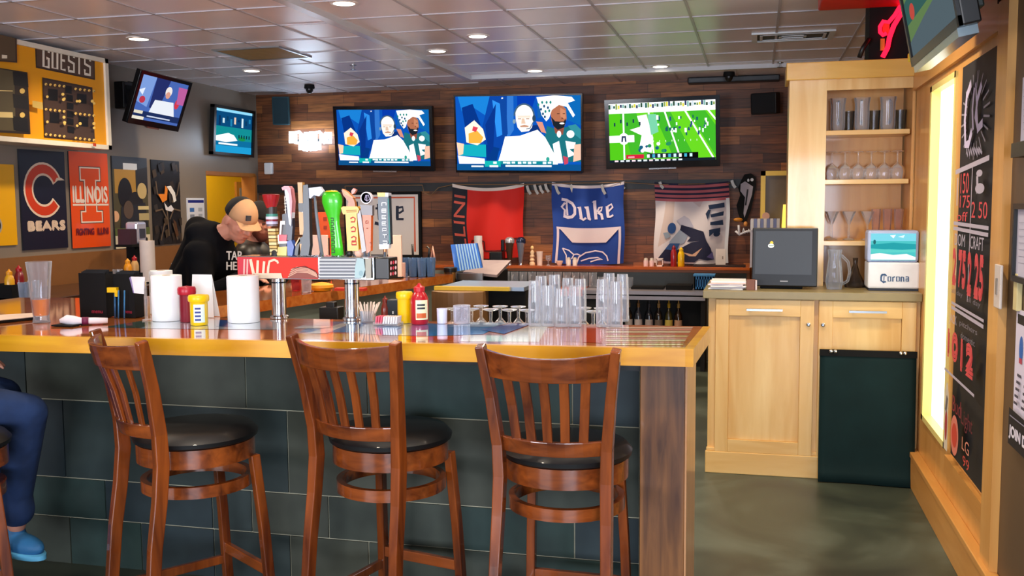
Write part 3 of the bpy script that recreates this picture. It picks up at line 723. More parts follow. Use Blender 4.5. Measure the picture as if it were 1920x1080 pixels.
c = PY(971, 251, 9.66); s = mpp(c); tv('television', 'largest television, in the middle of the board wall, showing a coach and bearded player', c, 246 * s, 146 * s, 0, 8, 1.2, game_close, 1.35, (c.x, YB - .012, c.z), .016, bar=False)
c = PY(1241, 249, 9.66); s = mpp(c); tv('television', 'right television on the board wall, showing a green football field', c, 213 * s, 130 * s, 0, 7, -.8, game_field, 1.25, (c.x, YB - .012, c.z), .04)
c = PX(300, 191, -5.05); s = mpp(c); tv('television', 'small television on a bracket tilting down from the left wall', c, .66, .46, 84, 20, 3, game_tilt, 1.0, (XL + .01, c.y + .15, c.z + .1), .03)
# framed lit television near the corner of the left wall
a = PX(397, 190, XL + .06); b = PX(477, 300, XL + .06)
W_, H_ = b.y - a.y, a.z - b.z - .05
t = thing('television', 'blue television in the black frame at the far end of the left wall', 'television', (XL + .03, (a.y + b.y) / 2, b.z))
T = FR((XL + .055, (a.y + b.y) / 2, (a.z + b.z) / 2), 90, 4, 0)
m = MB(); m.T = T; m.use(BLACK)
for q, r_ in (((-W_ / 2, -.02, H_ / 2 - .03), (W_ / 2, .03, H_ / 2)), ((-W_ / 2, -.02, -H_ / 2), (W_ / 2, .03, -H_ / 2 + .03)), ((-W_ / 2, -.02, -H_ / 2), (-W_ / 2 + .04, .03, H_ / 2)), ((W_ / 2 - .04, -.02, -H_ / 2), (W_ / 2, .03, H_ / 2))): m.bb(q, r_)
m.build('frame', t, world=True)
m = MB(); m.T = T; P = Pic(m, (-W_ / 2 + .04, 0, -H_ / 2 + .03), (W_ - .08, 0, 0), (0, 0, H_ - .06), pe(1.1))
P.rect('0d6c9c', 0, 0, 1, 1); P.rect('0a4878', 0, .6, 1, 1); P.rect('128a90', 0, .3, 1, .6); P.rect('1f9ad0', 0, 0, 1, .16); P.rect('8fd8f8', 0, .94, 1, 1)
for i in range(9): P.rect(['0a2f5a', 'cfe8f0', '0a3a60', '1f7fae', 'e8c8b0'][i % 5], .1 + i * .1, .62 + (i % 3) * .06, .15 + i * .1, .84 - (i % 2) * .05)
P.poly('f4ffff', [(.0, .36), (.2, .42), (.35, .46), (.5, .42), (.6, .3), (.3, .24), (0, .26)]); P.ell('1a8a4a', .72, .35, .1, .05); P.rect('f4ffff', .1, .18, .6, .22)
for i in range(5): P.rect('0a2a3a', .62 + i * .07, .36, .65 + i * .07, .44)
m.use(BLKM).bb((-W_ / 2 + .04, .012, -H_ / 2 + .03), (W_ / 2 - .04, .03, H_ / 2 - .03)); m.build('screen', t, world=True)
# television over the right wall, screen turned to the bar
t = thing('television', 'television at the top edge, angled out from the right wall near the shelf unit', 'television', (.7, 5.2, 2.3))
# lower edge of the screen runs from the shelf unit's corner up to the wall
A = PX(1716, 124, .66); B = PX(1806, 46, .66)
U = Vector((0, -1, 0)); V = Vector((-.2, 0, 1)).normalized(); N = U.cross(V)
T = Matrix((U, -N, V)).transposed().to_4x4(); T.translation = A
Wt = A.y - B.y; Ht = min(.6, (2.79 - A.z) / .98)
m = MB(); m.T = T; m.use(BLACK).bb((-.02, 0, 0), (Wt, .06, Ht)); m.use(mat('26302a', .4)).bb((.1, .06, .06), (Wt - .1, .10, Ht - .1)); m.build('housing', t, world=True, bevel=.006)
m = MB(); m.T = T; m.use(BLACK).bb((-.02, -.012, 0), (.012, 0, Ht)).bb((Wt - .03, -.012, 0), (Wt, 0, Ht)).bb((0, -.012, 0), (Wt, 0, .035)).use(mat('8fa0a8', .25, .6)).bb((.02, -.010, -.03), (Wt - .05, .055, 0)); m.build('bezel', t, world=True)
m = MB(); m.T = T; P = Pic(m, (.012, -.001, .035), (Wt - .05, 0, 0), (0, 0, Ht - .05), pe(.75))
P.rect('6f8f5a', 0, 0, 1, 1); P.poly('9aa84a', [(0, .5), (.3, .55), (.6, .5), (1, .6), (1, 1), (0, 1)]); P.poly('3f6a64', [(0, .42), (.4, .5), (1, .45), (1, .3), (0, .25)]); P.poly('5f7078', [(0, 0), (1, 0), (1, .3), (.4, .2), (0, .12)])
for i in range(22): P.rect(['b8b04a', '4f7a3a', 'd0c860', '2f5a3a'][i % 4], i / 22, .55 + (i % 5) * .07, i / 22 + .03, .68 + (i % 4) * .08)
P.ell('d8564a', .22, .3, .06, .06); m.build('screen', t, world=True)
m = MB().use(BLKM); q = T @ Vector((Wt * .7, .10, Ht * .4)); m.tube([q, (XR, q.y - .05, q.z)], .05); m.bb((XR - .03, q.y - .25, q.z - .1), (XR - .001, q.y + .2, q.z + .12)); m.build('wall_bracket', t, world=True)

# ================================================================ BACK WALL
for (x0, y0, x1, y1, lb, yw) in ((507, 180, 541, 234, 'dark green wall speaker in the left corner of the board wall', 22), (1403, 172, 1467, 214, 'black wall speaker high on the board wall beside the shelf unit', -18)):
    a = PY(x0, y1, 9.82); b = PY(x1, y0, 9.82); cx = (a.x + b.x) / 2; cz = (a.z + b.z) / 2; w_ = (b.x - a.x) * .8; h_ = b.z - a.z
    t = thing('wall_speaker', lb, 'speaker', (cx, 9.82, a.z)); T = FR((cx, 9.86, cz), yw, 6, 0)
    k = mat('16434c' if yw > 0 else '0c0f16', .5)
    m = MB(); m.T = T; m.use(k).bb((-w_ / 2, -.06, -h_ / 2), (w_ / 2, .08, h_ / 2)); m.build('cabinet', t, world=True, bevel=.012)
    m = MB(); m.T = T; m.use(mat('10303a' if yw > 0 else '0a0c12', .8)).bb((-w_ / 2 + .012, -.068, -h_ / 2 + .012), (w_ / 2 - .012, -.06, h_ / 2 - .012)); m.build('grille', t, world=True, bevel=.003)
    MB().use(BLKM).bb((cx - .02, 9.9, cz - .03), (cx + .02, YB, cz + .03)).build('wall_bracket', t, world=True)
tag(MB().use(mat('20242a', .4)).bb((PY(1290, 150, 9.9).x, 9.85, HC - .06), (PY(1462, 150, 9.9).x, YB, HC - .002)).build('projector_screen_case', bevel=.01), 'long black case along the ceiling edge above the right wall speaker', 'screen case')
a = PY(495, 327, 9.95); b = PY(509, 305, 9.95)
t = MB().use(WHITE).bb((a.x, 9.95, a.z), (b.x, YB, b.z)); tag(t.build('wireless_access_point', bevel=.012), 'small white rounded wireless box on the wall under the corner speaker', 'wall box')
# blown-out white neon letters
t = thing('neon_sign', 'glowing white neon lettering on the board wall left of the televisions', 'neon sign', (PY(580, 262, 9.9).x, 9.93, PY(580, 262, 9.9).z))
NE = emi('cfe6ff', 14)
for k, (x0, x1, y0, y1, n) in enumerate(((544, 620, 248, 268, 8), (562, 600, 268, 281, 5))):
    for i in range(n):
        xa = x0 + (x1 - x0) * (i + .1) / n; xb = x0 + (x1 - x0) * (i + .9) / n; q = lambda x, y: PY(x, y, 9.93); ym = (y0 + y1) / 2
        shp = [[q(xa, y1), q(xa, y0), q(xb, y0), q(xb, y1)], [q(xb, y0), q(xa, y0), q(xa, y1), q(xb, y1)], [q(xa, y1), q(xa, y0), q(xb, ym), q(xa, ym + 1), q(xb, y1)], [q(xa, y0), q(xa, y1), q(xb, y1), q(xb, y0)]][i % 4]
        MB().use(NE).tube(shp, .02, 6).build('letter', t, world=True)
MB().use(BLKM).bb((PY(545, 250, 9.97).x, 9.965, PY(545, 266, 9.97).z), (PY(618, 250, 9.97).x, 9.985, PY(545, 262, 9.97).z)).build('backing', t, world=True)

# --- hanging flags
def cloth(seed, sag, x0, x1, ztop, amp=.028):
    def f(v):
        u = (v.x - x0) / (x1 - x0); d = max(0, ztop - v.z)
        k = math.exp(-d * 2.2)
        return Vector((v.x + .008 * math.sin(d * 9 + seed), v.y - .045 - amp * math.sin(u * 11 + seed + d * 2.2) - amp * .7 * math.sin(u * 5 - d * 5 + seed * 2) * (1 - k * .4), v.z - sag * 4 * u * (1 - u) * (k * .7 + .3)))
    return f
def flag(lb, x0, x1, y0, y1, sag, seed, paint, name='hanging_flag', cat='flag'):
    a = PY(x0, y1, 9.955); b = PY(x1, y0, 9.955)
    m = MB(); P = PP(m, (a.x, 9.955, a.z), (b.x - a.x, 0, 0), (0, 0, b.z - a.z), pm(.75), .0007); paint(P)
    lz = finer(.045, cloth(seed, sag, a.x, b.x, b.z)); o = m.build(name, origin=(0, 0, 0), mods=[lz])
    # move the origin to the flag's foot
    off = Vector(((a.x + b.x) / 2, 9.955, a.z)); o.data.transform(Matrix.Translation(-off)); o.location = off
    return tag(o, lb, cat)
def f_red(P):
    P.rect('d81f14', 0, 0, 1, 1); P.rect('101626', 0, 0, .2, 1); P.rect('eadcd2', -.02, .955, 1.01, 1.0)
    P.text('c8584a', 'ILLINI', .03, .03, .17, .86, rot=90, slant=.0); P.text('c8584a', 'ILLINI', .035, .03, .175, .86, rot=90)
    for a, b in (((.26, .10), (.26, .24)), ((.26, .24), (.46, .24)), ((.46, .24), (.46, .10)), ((.46, .105), (.77, .105)), ((.77, .10), (.77, .26)), ((.77, .26), (.97, .26)), ((.97, .26), (.97, .1))): P.line('5a0e12', [a, b], .022)
def f_duke(P):
    P.rect('123f96', 0, 0, 1, 1); P.rect('e8dcde', .0, .962, 1.0, 1.0)
    X = lambda x: (x - 110) / 840; Y = lambda y: 1 - (y - 85) / 920
    def st(pts, w): P.line('e6dcea', [(X(a), Y(b)) for a, b in pts], w / 920)
    st([(225, 262), (290, 268), (360, 300), (392, 350), (388, 420), (350, 458), (295, 468), (240, 455)], 34); st([(288, 285), (292, 445)], 24); st([(268, 300), (225, 352), (262, 385), (255, 450)], 26)
    st([(430, 355), (450, 335), (462, 480)], 34); st([(510, 350), (535, 335), (548, 480)], 34); st([(445, 462), (482, 488), (515, 465)], 26); st([(535, 470), (565, 488)], 24)
    st([(600, 290), (618, 265), (625, 485)], 34); st([(640, 400), (668, 350), (700, 345), (690, 385), (648, 405)], 20); st([(648, 405), (690, 430), (700, 490)], 30)
    st([(760, 340), (768, 460)], 34); st([(765, 345), (812, 320), (828, 358), (775, 402)], 20); st([(755, 462), (790, 465), (832, 448)], 22)
    for s_ in (((165, 600), (165, 1005)), ((898, 595), (898, 1005)), ((150, 600), (912, 598))): P.line('e0d2dc', [(X(a), Y(b)) for a, b in s_], .03)
    P.poly('e4d4d8', [(X(185), Y(605)), (X(890), Y(605)), (X(735), Y(755)), (X(345), Y(755))])
    st([(230, 828), (285, 905), (295, 1000)], 14); st([(230, 828), (310, 845), (370, 890)], 14); st([(350, 945), (375, 890), (410, 885), (445, 900)], 14)
    st([(408, 1000), (430, 920), (500, 870), (610, 848), (700, 862), (755, 910), (775, 965)], 16); st([(455, 965), (540, 935), (640, 925), (705, 950), (640, 950), (560, 975)], 14)
def f_lite(P):
    P.rect('d9d2d6', 0, 0, 1, 1)
    P.poly('cbb9b4', [(.06, .2), (.16, .85), (.28, .9), (.22, .3)]); P.poly('cdbfc2', [(.4, .85), (.6, .7), (.72, .9)])
    X = lambda x: (x - 55) / 885; Y = lambda y: 1 - (y - 60) / 950
    P.rect('16183c', 0, .80, 1, 1)
    for y in (100, 160, 215, 262): P.line('b8606a', [(0, Y(y)), (1, Y(y - 8))], .033)
    q = lambda col, pts: P.poly(col, [(X(a), Y(b)) for a, b in pts])
    q('b7b6c8', [(310, 500), (400, 440), (460, 480), (520, 580), (380, 570)]); q('9aa8bc', [(240, 760), (380, 580), (450, 690), (420, 760), (330, 800)])
    P.ell('1f4a86', X(262), Y(592), .055, .068); q('8a98a8', [(165, 650), (200, 720), (260, 690), (220, 640)])
    q('2f5690', [(190, 850), (250, 770), (370, 770), (330, 860), (230, 920)])
    q('10163a', [(110, 950), (200, 840), (320, 860), (500, 760), (600, 740), (450, 750), (490, 700), (360, 610), (370, 550), (540, 600), (640, 630), (680, 730), (740, 830), (775, 960), (700, 970), (600, 950), (540, 990), (200, 985)])
    q('c8a088', [(390, 870), (520, 900), (640, 820), (560, 920), (480, 920)]); q('5a5288', [(690, 930), (760, 870), (775, 960)])
    q('0f2a4c', [(690, 320), (880, 300), (880, 355), (700, 370)]); q('0f2a4c', [(690, 370), (655, 420), (680, 490), (700, 430), (720, 375)])
    q('0f2a4c', [(715, 430), (870, 400), (865, 450), (720, 465)]); q('0f2a4c', [(715, 520), (860, 500), (870, 560), (780, 560), (715, 555)]); q('0f2a4c', [(705, 610), (835, 590), (840, 640), (760, 650), (715, 690)])
    P.ell('0f2a4c', X(800), Y(660), .045, .035); P.rect('e8eef6', .955, 0, 1, .8)
flag('red flag with a black lettered strip down its left side, on the board wall', 853, 983, 343, 480, .05, 1, f_red)
flag('blue flag with the white word Duke, hung in the middle of the board wall', 1037, 1172, 340, 492, .04, 3, f_duke)
flag('white flag with stripes on top and dark mountains, right of the blue flag', 1228, 1368, 340, 492, .02, 5, f_lite)
# garland cord with tinsel strips
g_ = thing('garland', 'thin wire garland with silver strips running between the red and blue flags', 'garland', (PY(1020, 350, 9.93).x, 9.93, PY(1020, 350, 9.93).z))
q = lambda x, y: PY(x, y, 9.90)
MB().use(mat('8a6a4a', .5)).tube([q(647, 349), (q(648, 362)), ], .004, 5).tube([q(647, 349), q(792, 347), q(795, 362), q(808, 366), q(822, 352), q(850, 346), q(985, 346), q(1040, 344), q(1170, 342), q(1235, 346), q(1370, 344)], .005, 5).build('cord', g_, world=True)
for (x, y, s_) in ((988, 352, 12), (1002, 350, 14), (1012, 352, 10), (1022, 348, 12), (1070, 350, 14), (1128, 350, 14), (1042, 352, 12), (1164, 346, 8), (1372, 342, 10), (1237, 345, 8)):
    MB().use(mat('7a726a', .35, .5)).sweep([q(x, y - 4), q(x + 3, y + s_ * .5), q(x + 7, y + s_)], .028, .006, side=(1, 0, 0)).build('tinsel_strip', g_, world=True)
# framed banner behind the tap handles
a = PY(646, 482, 9.95); b = PY(788, 359, 9.95)
t = thing('framed_banner', 'white framed banner with orange border and dark gothic lettering behind the tap handles', 'banner', ((a.x + b.x) / 2, 9.95, a.z))
MB().use(BLKM).bb((a.x, 9.96, a.z), (b.x, YB, b.z)).build('frame', t, world=True, bevel=.005)
m = MB(); P = PP(m, (a.x + .03, 9.958, a.z + .03), (b.x - a.x - .06, 0, 0), (0, 0, b.z - a.z - .06), pm(.6)); P.rect('e9e1dd', 0, 0, 1, 1); P.line('e0603a', [(.05, .05), (.05, .95), (.95, .95), (.95, .05)], .03)
for pts, w_ in ((((745, 386), (745, 410)), 6), (((745, 390), (755, 388), (756, 395), (748, 400)), 4), (((743, 411), (757, 411)), 4), (((710, 382), (712, 412)), 7), (((704, 391), (722, 388)), 4), (((690, 390), (690, 411)), 7), (((668, 378), (670, 412), (684, 412)), 7), (((703, 418), (718, 422)), 6)): P.pl('14203c', pts, w_)
m.build('print', t, world=True)
# dark bottle-opener shaped sign
t = thing('carved_sign', 'black carved paddle shaped sign with grey lettering, hung right of the flags', 'sign', PY(1398, 425, 9.93))
out = [(1384, 400), (1381, 385), (1388, 366), (1384, 352), (1390, 338), (1396, 327), (1408, 325), (1417, 332), (1418, 348), (1413, 372), (1408, 395), (1398, 418), (1390, 415)]
pt = [PY(x, y, 9.96) for x, y in out]; m = MB().use(BLKM); n = len(pt)
m.add([(p.x, 9.94, p.z) for p in pt] + [(p.x, 9.985, p.z) for p in pt], [tuple(range(n))[::-1], tuple(range(n, 2 * n))] + [(i, (i + 1) % n, n + (i + 1) % n, n + i) for i in range(n)]); m.build('board', t, world=True)
m = MB(); P = PP(m, (pt[2].x, 9.938, pt[11].z), (.3, 0, 0), (0, 0, .5), pm(.6)); P.pp('a7a3b0', [(1389, 345), (1397, 340), (1412, 350), (1410, 365), (1402, 390), (1396, 408), (1394, 400), (1397, 370), (1388, 358)]); P.pl('101018', [(1402, 355), (1398, 385)], 3); P.pe('d8dce4', 1410, 337, 3, 3); P.pe('d8dce4', 1403, 338, 2, 3)
m.build('lettering', t, world=True)
MB().use(mat('c07a1c', .4)).ell(PY(1384, 412, 9.92), (.045, .02, .02)).build('knob', t, world=True)
MB().use(mat('d89048', .4)).ell(PY(1398, 420, 9.92), (.02, .02, .025)).build('knob', t, world=True)
m = MB().use(mat('e4e4ea', .5)); q = lambda x, y: PY(x, y, 9.92)
m.tube([q(1379, 433), q(1386, 440), q(1400, 434), q(1412, 434)], .012, 6).tube([q(1386, 440), q(1385, 422)], .012, 6).tube([q(1392, 438), q(1394, 428), q(1397, 438)], .008, 6).tube([q(1401, 437), q(1404, 430), q(1407, 437)], .008, 6)
tag(m.build('script_sign'), 'small white metal word sign below the black paddle sign', 'sign')
# mirror frame at the right end of the board wall
a = PY(1425, 440, 9.95); b = PY(1560, 319, 9.95); w_ = .045
t = thing('wall_mirror', 'yellow framed grey mirror on the board wall beside the shelf unit', 'mirror', (a.x, 9.95, a.z))
m = MB().use(mat('f0d060', .4, var=.03)); m.bb((a.x, 9.93, a.z), (a.x + w_, YB, b.z)).bb((a.x, 9.93, b.z - w_), (b.x, YB, b.z)).bb((b.x - w_, 9.93, a.z), (b.x, YB, b.z)); m.build('frame', t, world=True)
MB().use(mat('6e6252', .3, var=.1)).bb((a.x + w_, 9.96, a.z), (b.x - w_, YB, b.z - w_)).build('glass', t, world=True)
c = PY(1468, 425, 9.7)
t = thing('wall_lamp', 'tall amber wall lamp in front of the yellow framed mirror', 'lamp', (c.x + .05, 9.78, .97))
MB().use(emi('ffd25a', 1.6)).lathe([(.055, .22), (.06, .4), (.05, .60)], (c.x + .05, 9.78, .97), 14).build('shade', t, world=True)
MB().use(mat('c88a2a', .4)).lathe([(.05, 0), (.03, .04), (.02, .22)], (c.x + .05, 9.78, .97), 14).bb((c.x + .03, 9.79, .985), (c.x + .07, 9.999, 1.015)).build('base', t, world=True)

# ================================================================ LEFT WALL ART
def wallpic(name, lb, cat, x0, y0, x1, y1, paint, rough=.35, X=XL + .012, th=.01, frame=None):
    """x0,y0 upper left pixel; x1,y1 lower right pixel, on a plane X"""
    a = PX(x0, y0, X); b = PX(x1, y1, X); t = thing(name, lb, cat, (X, (a.y + b.y) / 2, b.z))
    MB().use(mat(frame or '22242a', .5)).bb((XL - .0, a.y, b.z), (X - .0006, b.y, a.z)).build('backing', t, world=True)
    m = MB(); P = PP(m, (X, a.y, b.z), (0, b.y - a.y, 0), (0, 0, a.z - b.z), pm(rough)); paint(P); m.build('print', t, world=True); return t
def bears(P):
    P.rect('101a30', 0, 0, 1, 1)
    # wishbone C
    P.arc('f0d8c0', .50, .60, .33, .215, 25, 325, .135); P.poly('f0d8c0', [(.06, .595), (.2, .70), (.24, .60), (.18, .50)])
    P.arc('d8401c', .50, .60, .33, .215, 29, 321, .09); P.poly('d8401c', [(.10, .595), (.2, .67), (.22, .60), (.19, .53)])
    P.poly('f0d8c0', [(.76, .70), (.98, .705), (.90, .73), (.80, .73)])
    P.bold('e8d0b8', 'BEARS', .12, .195, .94, .28, d=.012)
def illinois(P):
    P.rect('f2551a', 0, 0, 1, 1)
    def I(c, k):
        P.poly(c, [(.28 - k, .96 - .13 + k * .5), (.75 + k, .83 + k * .5), (.75 + k, .715 - k * .5), (.64 + k, .715 - k * .5), (.64 + k, .37 + k * .5), (.78 + k, .37 + k * .5), (.78 + k, .275 - k * .5), (.27 - k, .275 - k * .5), (.27 - k, .37 + k * .5), (.38 - k, .37 + k * .5), (.38 - k, .715 - k * .5), (.28 - k, .715 - k * .5)])
    I('231a26', .045); I('f6e4d4', .03); I('f2551a', 0)
    P.bold('f6e8dc', 'ILLINOIS', .06, .475, .95, .64, d=.009); P.rect('f6e4d4', .04, .44, .97, .46)
    P.bold('7a2030', 'FIGHTING', .10, .135, .55, .2, d=.006); P.bold('7a2030', 'ILLINI', .64, .135, .93, .2, d=.006)
wallpic('team_banner', 'navy banner with an orange letter C and the word BEARS', 'banner', 34, 279, 128, 464, bears, .3)
wallpic('team_banner', 'orange banner with a large letter I and the word ILLINOIS', 'banner', 128, 283, 208, 461, illinois, .3)
def yellowp(P):
    P.rect('f4b400', 0, 0, 1, 1); P.ell('b8b0a0', .15, .25, .35, .14); P.ell('181410', .15, .25, .3, .11); P.rect('6a1c20', 0, .3, .25, .9)
wallpic('poster', 'bright yellow poster at the left edge beside the BEARS banner', 'poster', -30, 306, 33, 459, yellowp)
def playerp(P):
    P.rect('4f4a34', 0, 0, 1, 1); P.rect('b48a3c', .05, .6, .65, .86); P.rect('3a4250', 0, .86, 1, 1); P.rect('d8e0ea', .3, .86, .7, .93); P.poly('2a2a30', [(.65, .86), (1, .9), (1, .6), (.65, .65)])
    P.ell('14141c', .33, .60, .2, .17); P.ell('1b1b22', .62, .48, .22, .14); P.ell('c8b078', .82, .63, .14, .09); P.poly('222630', [(.2, .45), (.9, .5), (1, .1), (.15, .15)])
    P.rect('d8c890', .68, .42, 1, .46); P.rect('b8a878', .7, .30, 1, .38); P.ell('e0b088', .03, .35, .1, .06); P.ell('5a4a40', .4, .42, .14, .1)
    P.rect('5a6a38', 0, .14, 1, .22); P.rect('e4dcc0', 0, 0, 1, .14); P.rect('2a2430', .3, .02, .5, .12)
wallpic('poster', 'dark photo poster of helmeted players beside the ILLINOIS banner', 'poster', 209, 292, 281, 462, playerp)
def spiderp(P):
    P.rect('16161a', 0, 0, 1, 1)
    random.seed(5)
    for i in range(26):
        u, v = random.random(), random.random(); P.poly(['332a22', '4a3c2c', '23242c', '3a3634'][i % 4], [(u, v), (u + .12, v + .02), (u + .16, v - .06), (u + .04, v - .09)])
    for p_ in (((.1, .75), (.15, .6), (.4, .5)), ((.95, .75), (.85, .6), (.65, .5)), ((.05, .4), (.3, .42), (.45, .3)), ((.95, .4), (.7, .42), (.55, .3)), ((.2, .05), (.35, .25)), ((.8, .05), (.65, .25)), ((.45, .45), (.5, .1))): P.line('6e5c48', list(p_), .02)
    P.poly('f08a28', [(.16, .60), (.30, .50), (.46, .53), (.50, .66), (.42, .70), (.38, .60)]); P.poly('f2efe8', [(.46, .69), (.62, .70), (.76, .62), (.80, .52), (.70, .50), (.66, .58), (.56, .64)])
    P.poly('e8e6ea', [(.36, .50), (.48, .44), (.60, .47), (.70, .42), (.62, .39), (.50, .40), (.40, .41)]); P.poly('3a3430', [(.52, .62), (.64, .60), (.60, .50), (.54, .52)]); P.poly('5a3a20', [(.66, .30), (.76, .26), (.84, .1), (.74, .08)])
wallpic('poster', 'black abstract poster with an orange and white shape in its middle', 'poster', 283, 299, 341, 456, spiderp)
def notice(P):
    P.rect('eef2fa', 0, 0, 1, 1); P.rect('1c2a86', .03, .88, .97, .95)
    for i in range(4):
        P.rect('3f78c0' if i == 0 else '8f98a8', .12, .66 - i * .16, .38, .76 - i * .16); P.rect('b8c0c8', .62, .67 - i * .15, .86, .76 - i * .15)
    P.rect('c85a5a', .2, .04, .7, .07)
wallpic('notice', 'white printed notice with a blue heading left of the yellow hallway opening', 'notice', 351, 371, 385, 447, notice, frame='e8ecf4')
a = PX(222, 152, XL + .05); b = PX(242, 206, XL + .05)
t = thing('small_speaker', 'small black speaker on the left wall behind the tilted television', 'speaker', (XL + .05, (a.y + b.y) / 2, b.z))
MB().use(BLACK).bb((XL, a.y, b.z), (XL + .1, b.y, a.z)).build('cabinet', t, world=True, bevel=.01); MB().use(BLKM).bb((XL + .1, a.y + .03, b.z + .03), (XL + .105, b.y - .03, a.z - .03)).build('grille', t, world=True)
# scoreboard
SX = XL + .30
a = PX(-180, 5, SX); b = PX(206, 281, SX); zt_ = 2.785
t = thing('scoreboard', 'large yellow sports scoreboard lettered GUESTS, hung high on the left wall', 'scoreboard', (SX, (a.y + b.y) / 2, b.z))
MB().use(mat('d0ccc0', .4)).bb((XL + .003, a.y, b.z), (SX - .002, b.y, zt_)).build('case', t, world=True)
m = MB().use(mat('f0ead8', .4))
for q, r_ in (((SX - .002, a.y, b.z), (SX + .02, b.y, b.z + .035)), ((SX - .002, a.y, zt_ - .035), (SX + .02, b.y, zt_)), ((SX - .002, b.y - .04, b.z), (SX + .02, b.y, zt_))): m.bb(q, r_)
m.build('rim', t, world=True)
m = MB(); P = PP(m, (SX, a.y, b.z), (0, b.y - a.y, 0), (0, 0, zt_ - b.z), pm(.45)); P.rect('f5a800', 0, 0, 1, 1)
def hbar(col, x0, y0, x1, y1, sl0, sl1): P.pp(col, [(x0, y1), (x1, y1 + sl1), (x1, y0 + sl0), (x0, y0)])
P.pp('3a2620', [(67, 127), (178, 150), (177, 104), (65, 78)]); P.pp('5a4436', [(69, 124), (176, 147), (175, 107), (68, 81)])
a0 = P.uv(78, 121); 
# GUESTS, heavy condensed letters
def heavy(ch, x0, x1, y0l, y0r, y1l, y1r):
    """letter between two slanted lines: top y0l..y0r, bottom y1l..y1r"""
    S = lambda u, v: (x0 + (x1 - x0) * u, (y1l + (y1r - y1l) * u) * (1 - v) + (y0l + (y0r - y0l) * u) * v)
    g = {'G': [[(.85, .72), (.85, .95), (.15, .95), (.15, .05), (.85, .05), (.85, .45), (.55, .45)]], 'U': [[(.15, 1), (.15, .06), (.85, .06), (.85, 1)]], 'E': [[(.95, .93), (.2, .93), (.2, .07), (.95, .07)], [(.2, .5), (.85, .5)]],
         'S': [[(.85, .72), (.85, .94), (.15, .94), (.15, .55), (.85, .45), (.85, .06), (.15, .06), (.15, .28)]], 'T': [[(0, .93), (1, .93)], [(.5, .93), (.5, 0)]], '=': [[(0, .7), (1, .7)], [(0, .3), (1, .3)]]}[ch]
    for s_ in g: P.pl('fbf4e4', [S(*q_) for q_ in s_], (x1 - x0) * .44)
gx = [(79, 93), (96, 109), (112, 123), (126, 140), (142, 153), (156, 170)]
for ch, (xa, xb) in zip('GUESTS', gx):
    tl = lambda x: 85 + (x - 79) * .22; bl = lambda x: 126 + (x - 79) * .19
    heavy(ch, xa, xb, tl(xa), tl(xb), bl(xa), bl(xb))
P.pp('3a2620', [(82, 258), (177, 266), (172, 164), (78, 145)]); P.pp('4c382e', [(84, 255), (175, 263), (170, 167), (80, 148)])
for (x, y, w_, h_) in ((98, 178, 9, 11), (152, 185, 9, 9), (101, 221, 9, 10), (155, 228, 9, 9), (127, 168, 6, 7), (129, 184, 6, 6), (130, 199, 6, 6), (130, 214, 6, 6), (130, 228, 6, 6), (131, 243, 6, 6)): P.pp('0d0d12', [(x - w_, y + h_ - 1), (x + w_, y + h_ + 1), (x + w_, y - h_ + 1), (x - w_, y - h_ - 1)])
def bulbs(px, py, wd, hh):
    for i in range(5):
        for (x, y) in ((px + wd * i / 4, py + i), (px + wd * i / 4, py + hh / 2 + i), (px + wd * i / 4, py + hh + i)): P.pe('f2cf70', x, y, 2.6, 2.6, 8); P.pe('8a5a20', x + 1, y + 1, 1, 1, 6)
    for k in (1, 3):
        for x in (px, px + wd): P.pe('f2cf70', x, py + hh * k / 4 + (4 if x > px else 0), 2.6, 2.6, 8)
bulbs(84, 158, 32, 94); bulbs(137, 167, 32, 92)
for x, y in ((110, 177), (111, 187), (112, 220), (113, 230), (165, 190), (168, 232), (141, 190), (142, 232)): P.pe('f2cf70', x, y, 3, 3, 8)
P.pp('d8b860', [(52, 201), (72, 206), (71, 192), (52, 189)]); P.pp('3a2a22', [(-60, 112), (23, 118), (22, 63), (-60, 48)]); P.pp('5c4a34', [(-60, 109), (20, 115), (19, 67), (-60, 52)]); P.pp('f4ead0', [(-6, 110), (4, 110), (4, 104), (-6, 103)])
P.pp('2a1c18', [(-60, 246), (48, 252), (42, 136), (-60, 120)]); P.pp('5c5238', [(-60, 242), (20, 246), (17, 134), (-60, 122)])
for y in (148, 190, 232): P.pp('0a0c14', [(16, y + 12), (44, y + 16), (42, y - 9), (14, y - 14)])
for y in (171, 216): P.pe('f2cf70', 32, y, 5, 5); P.pl('f0d890', [(-60, y - 2), (14, y)], 10 if y > 200 else 1.5)
P.pp('c03a1c', [(165, 274), (171, 275), (171, 269), (165, 268)])
m.build('face_panel', t, world=True)
# little boxes along the top of the left wall
for (x, y, lb) in ((236, 120, 'small white box high on the left wall, nearest the scoreboard'), (260, 125, 'small white box high on the left wall between two others'), (274, 131, 'pale green box high on the left wall above the tilted television')):
    p = PX(x, y, XL + .02); tag(MB().use(mat('d8dcd8' if y < 130 else '9ab0a4', .5)).box((XL + .015, p.y, p.z), (.03, .09, .05)).build('wall_box', bevel=.004), lb, 'wall box')
p = PX(300, 136, XL + .02); tag(MB().use(WHITE).box((XL + .015, p.y + .05, p.z - .02), (.03, .4, .035)).build('light_strip'), 'thin white strip high on the left wall over the tilted television', 'strip')

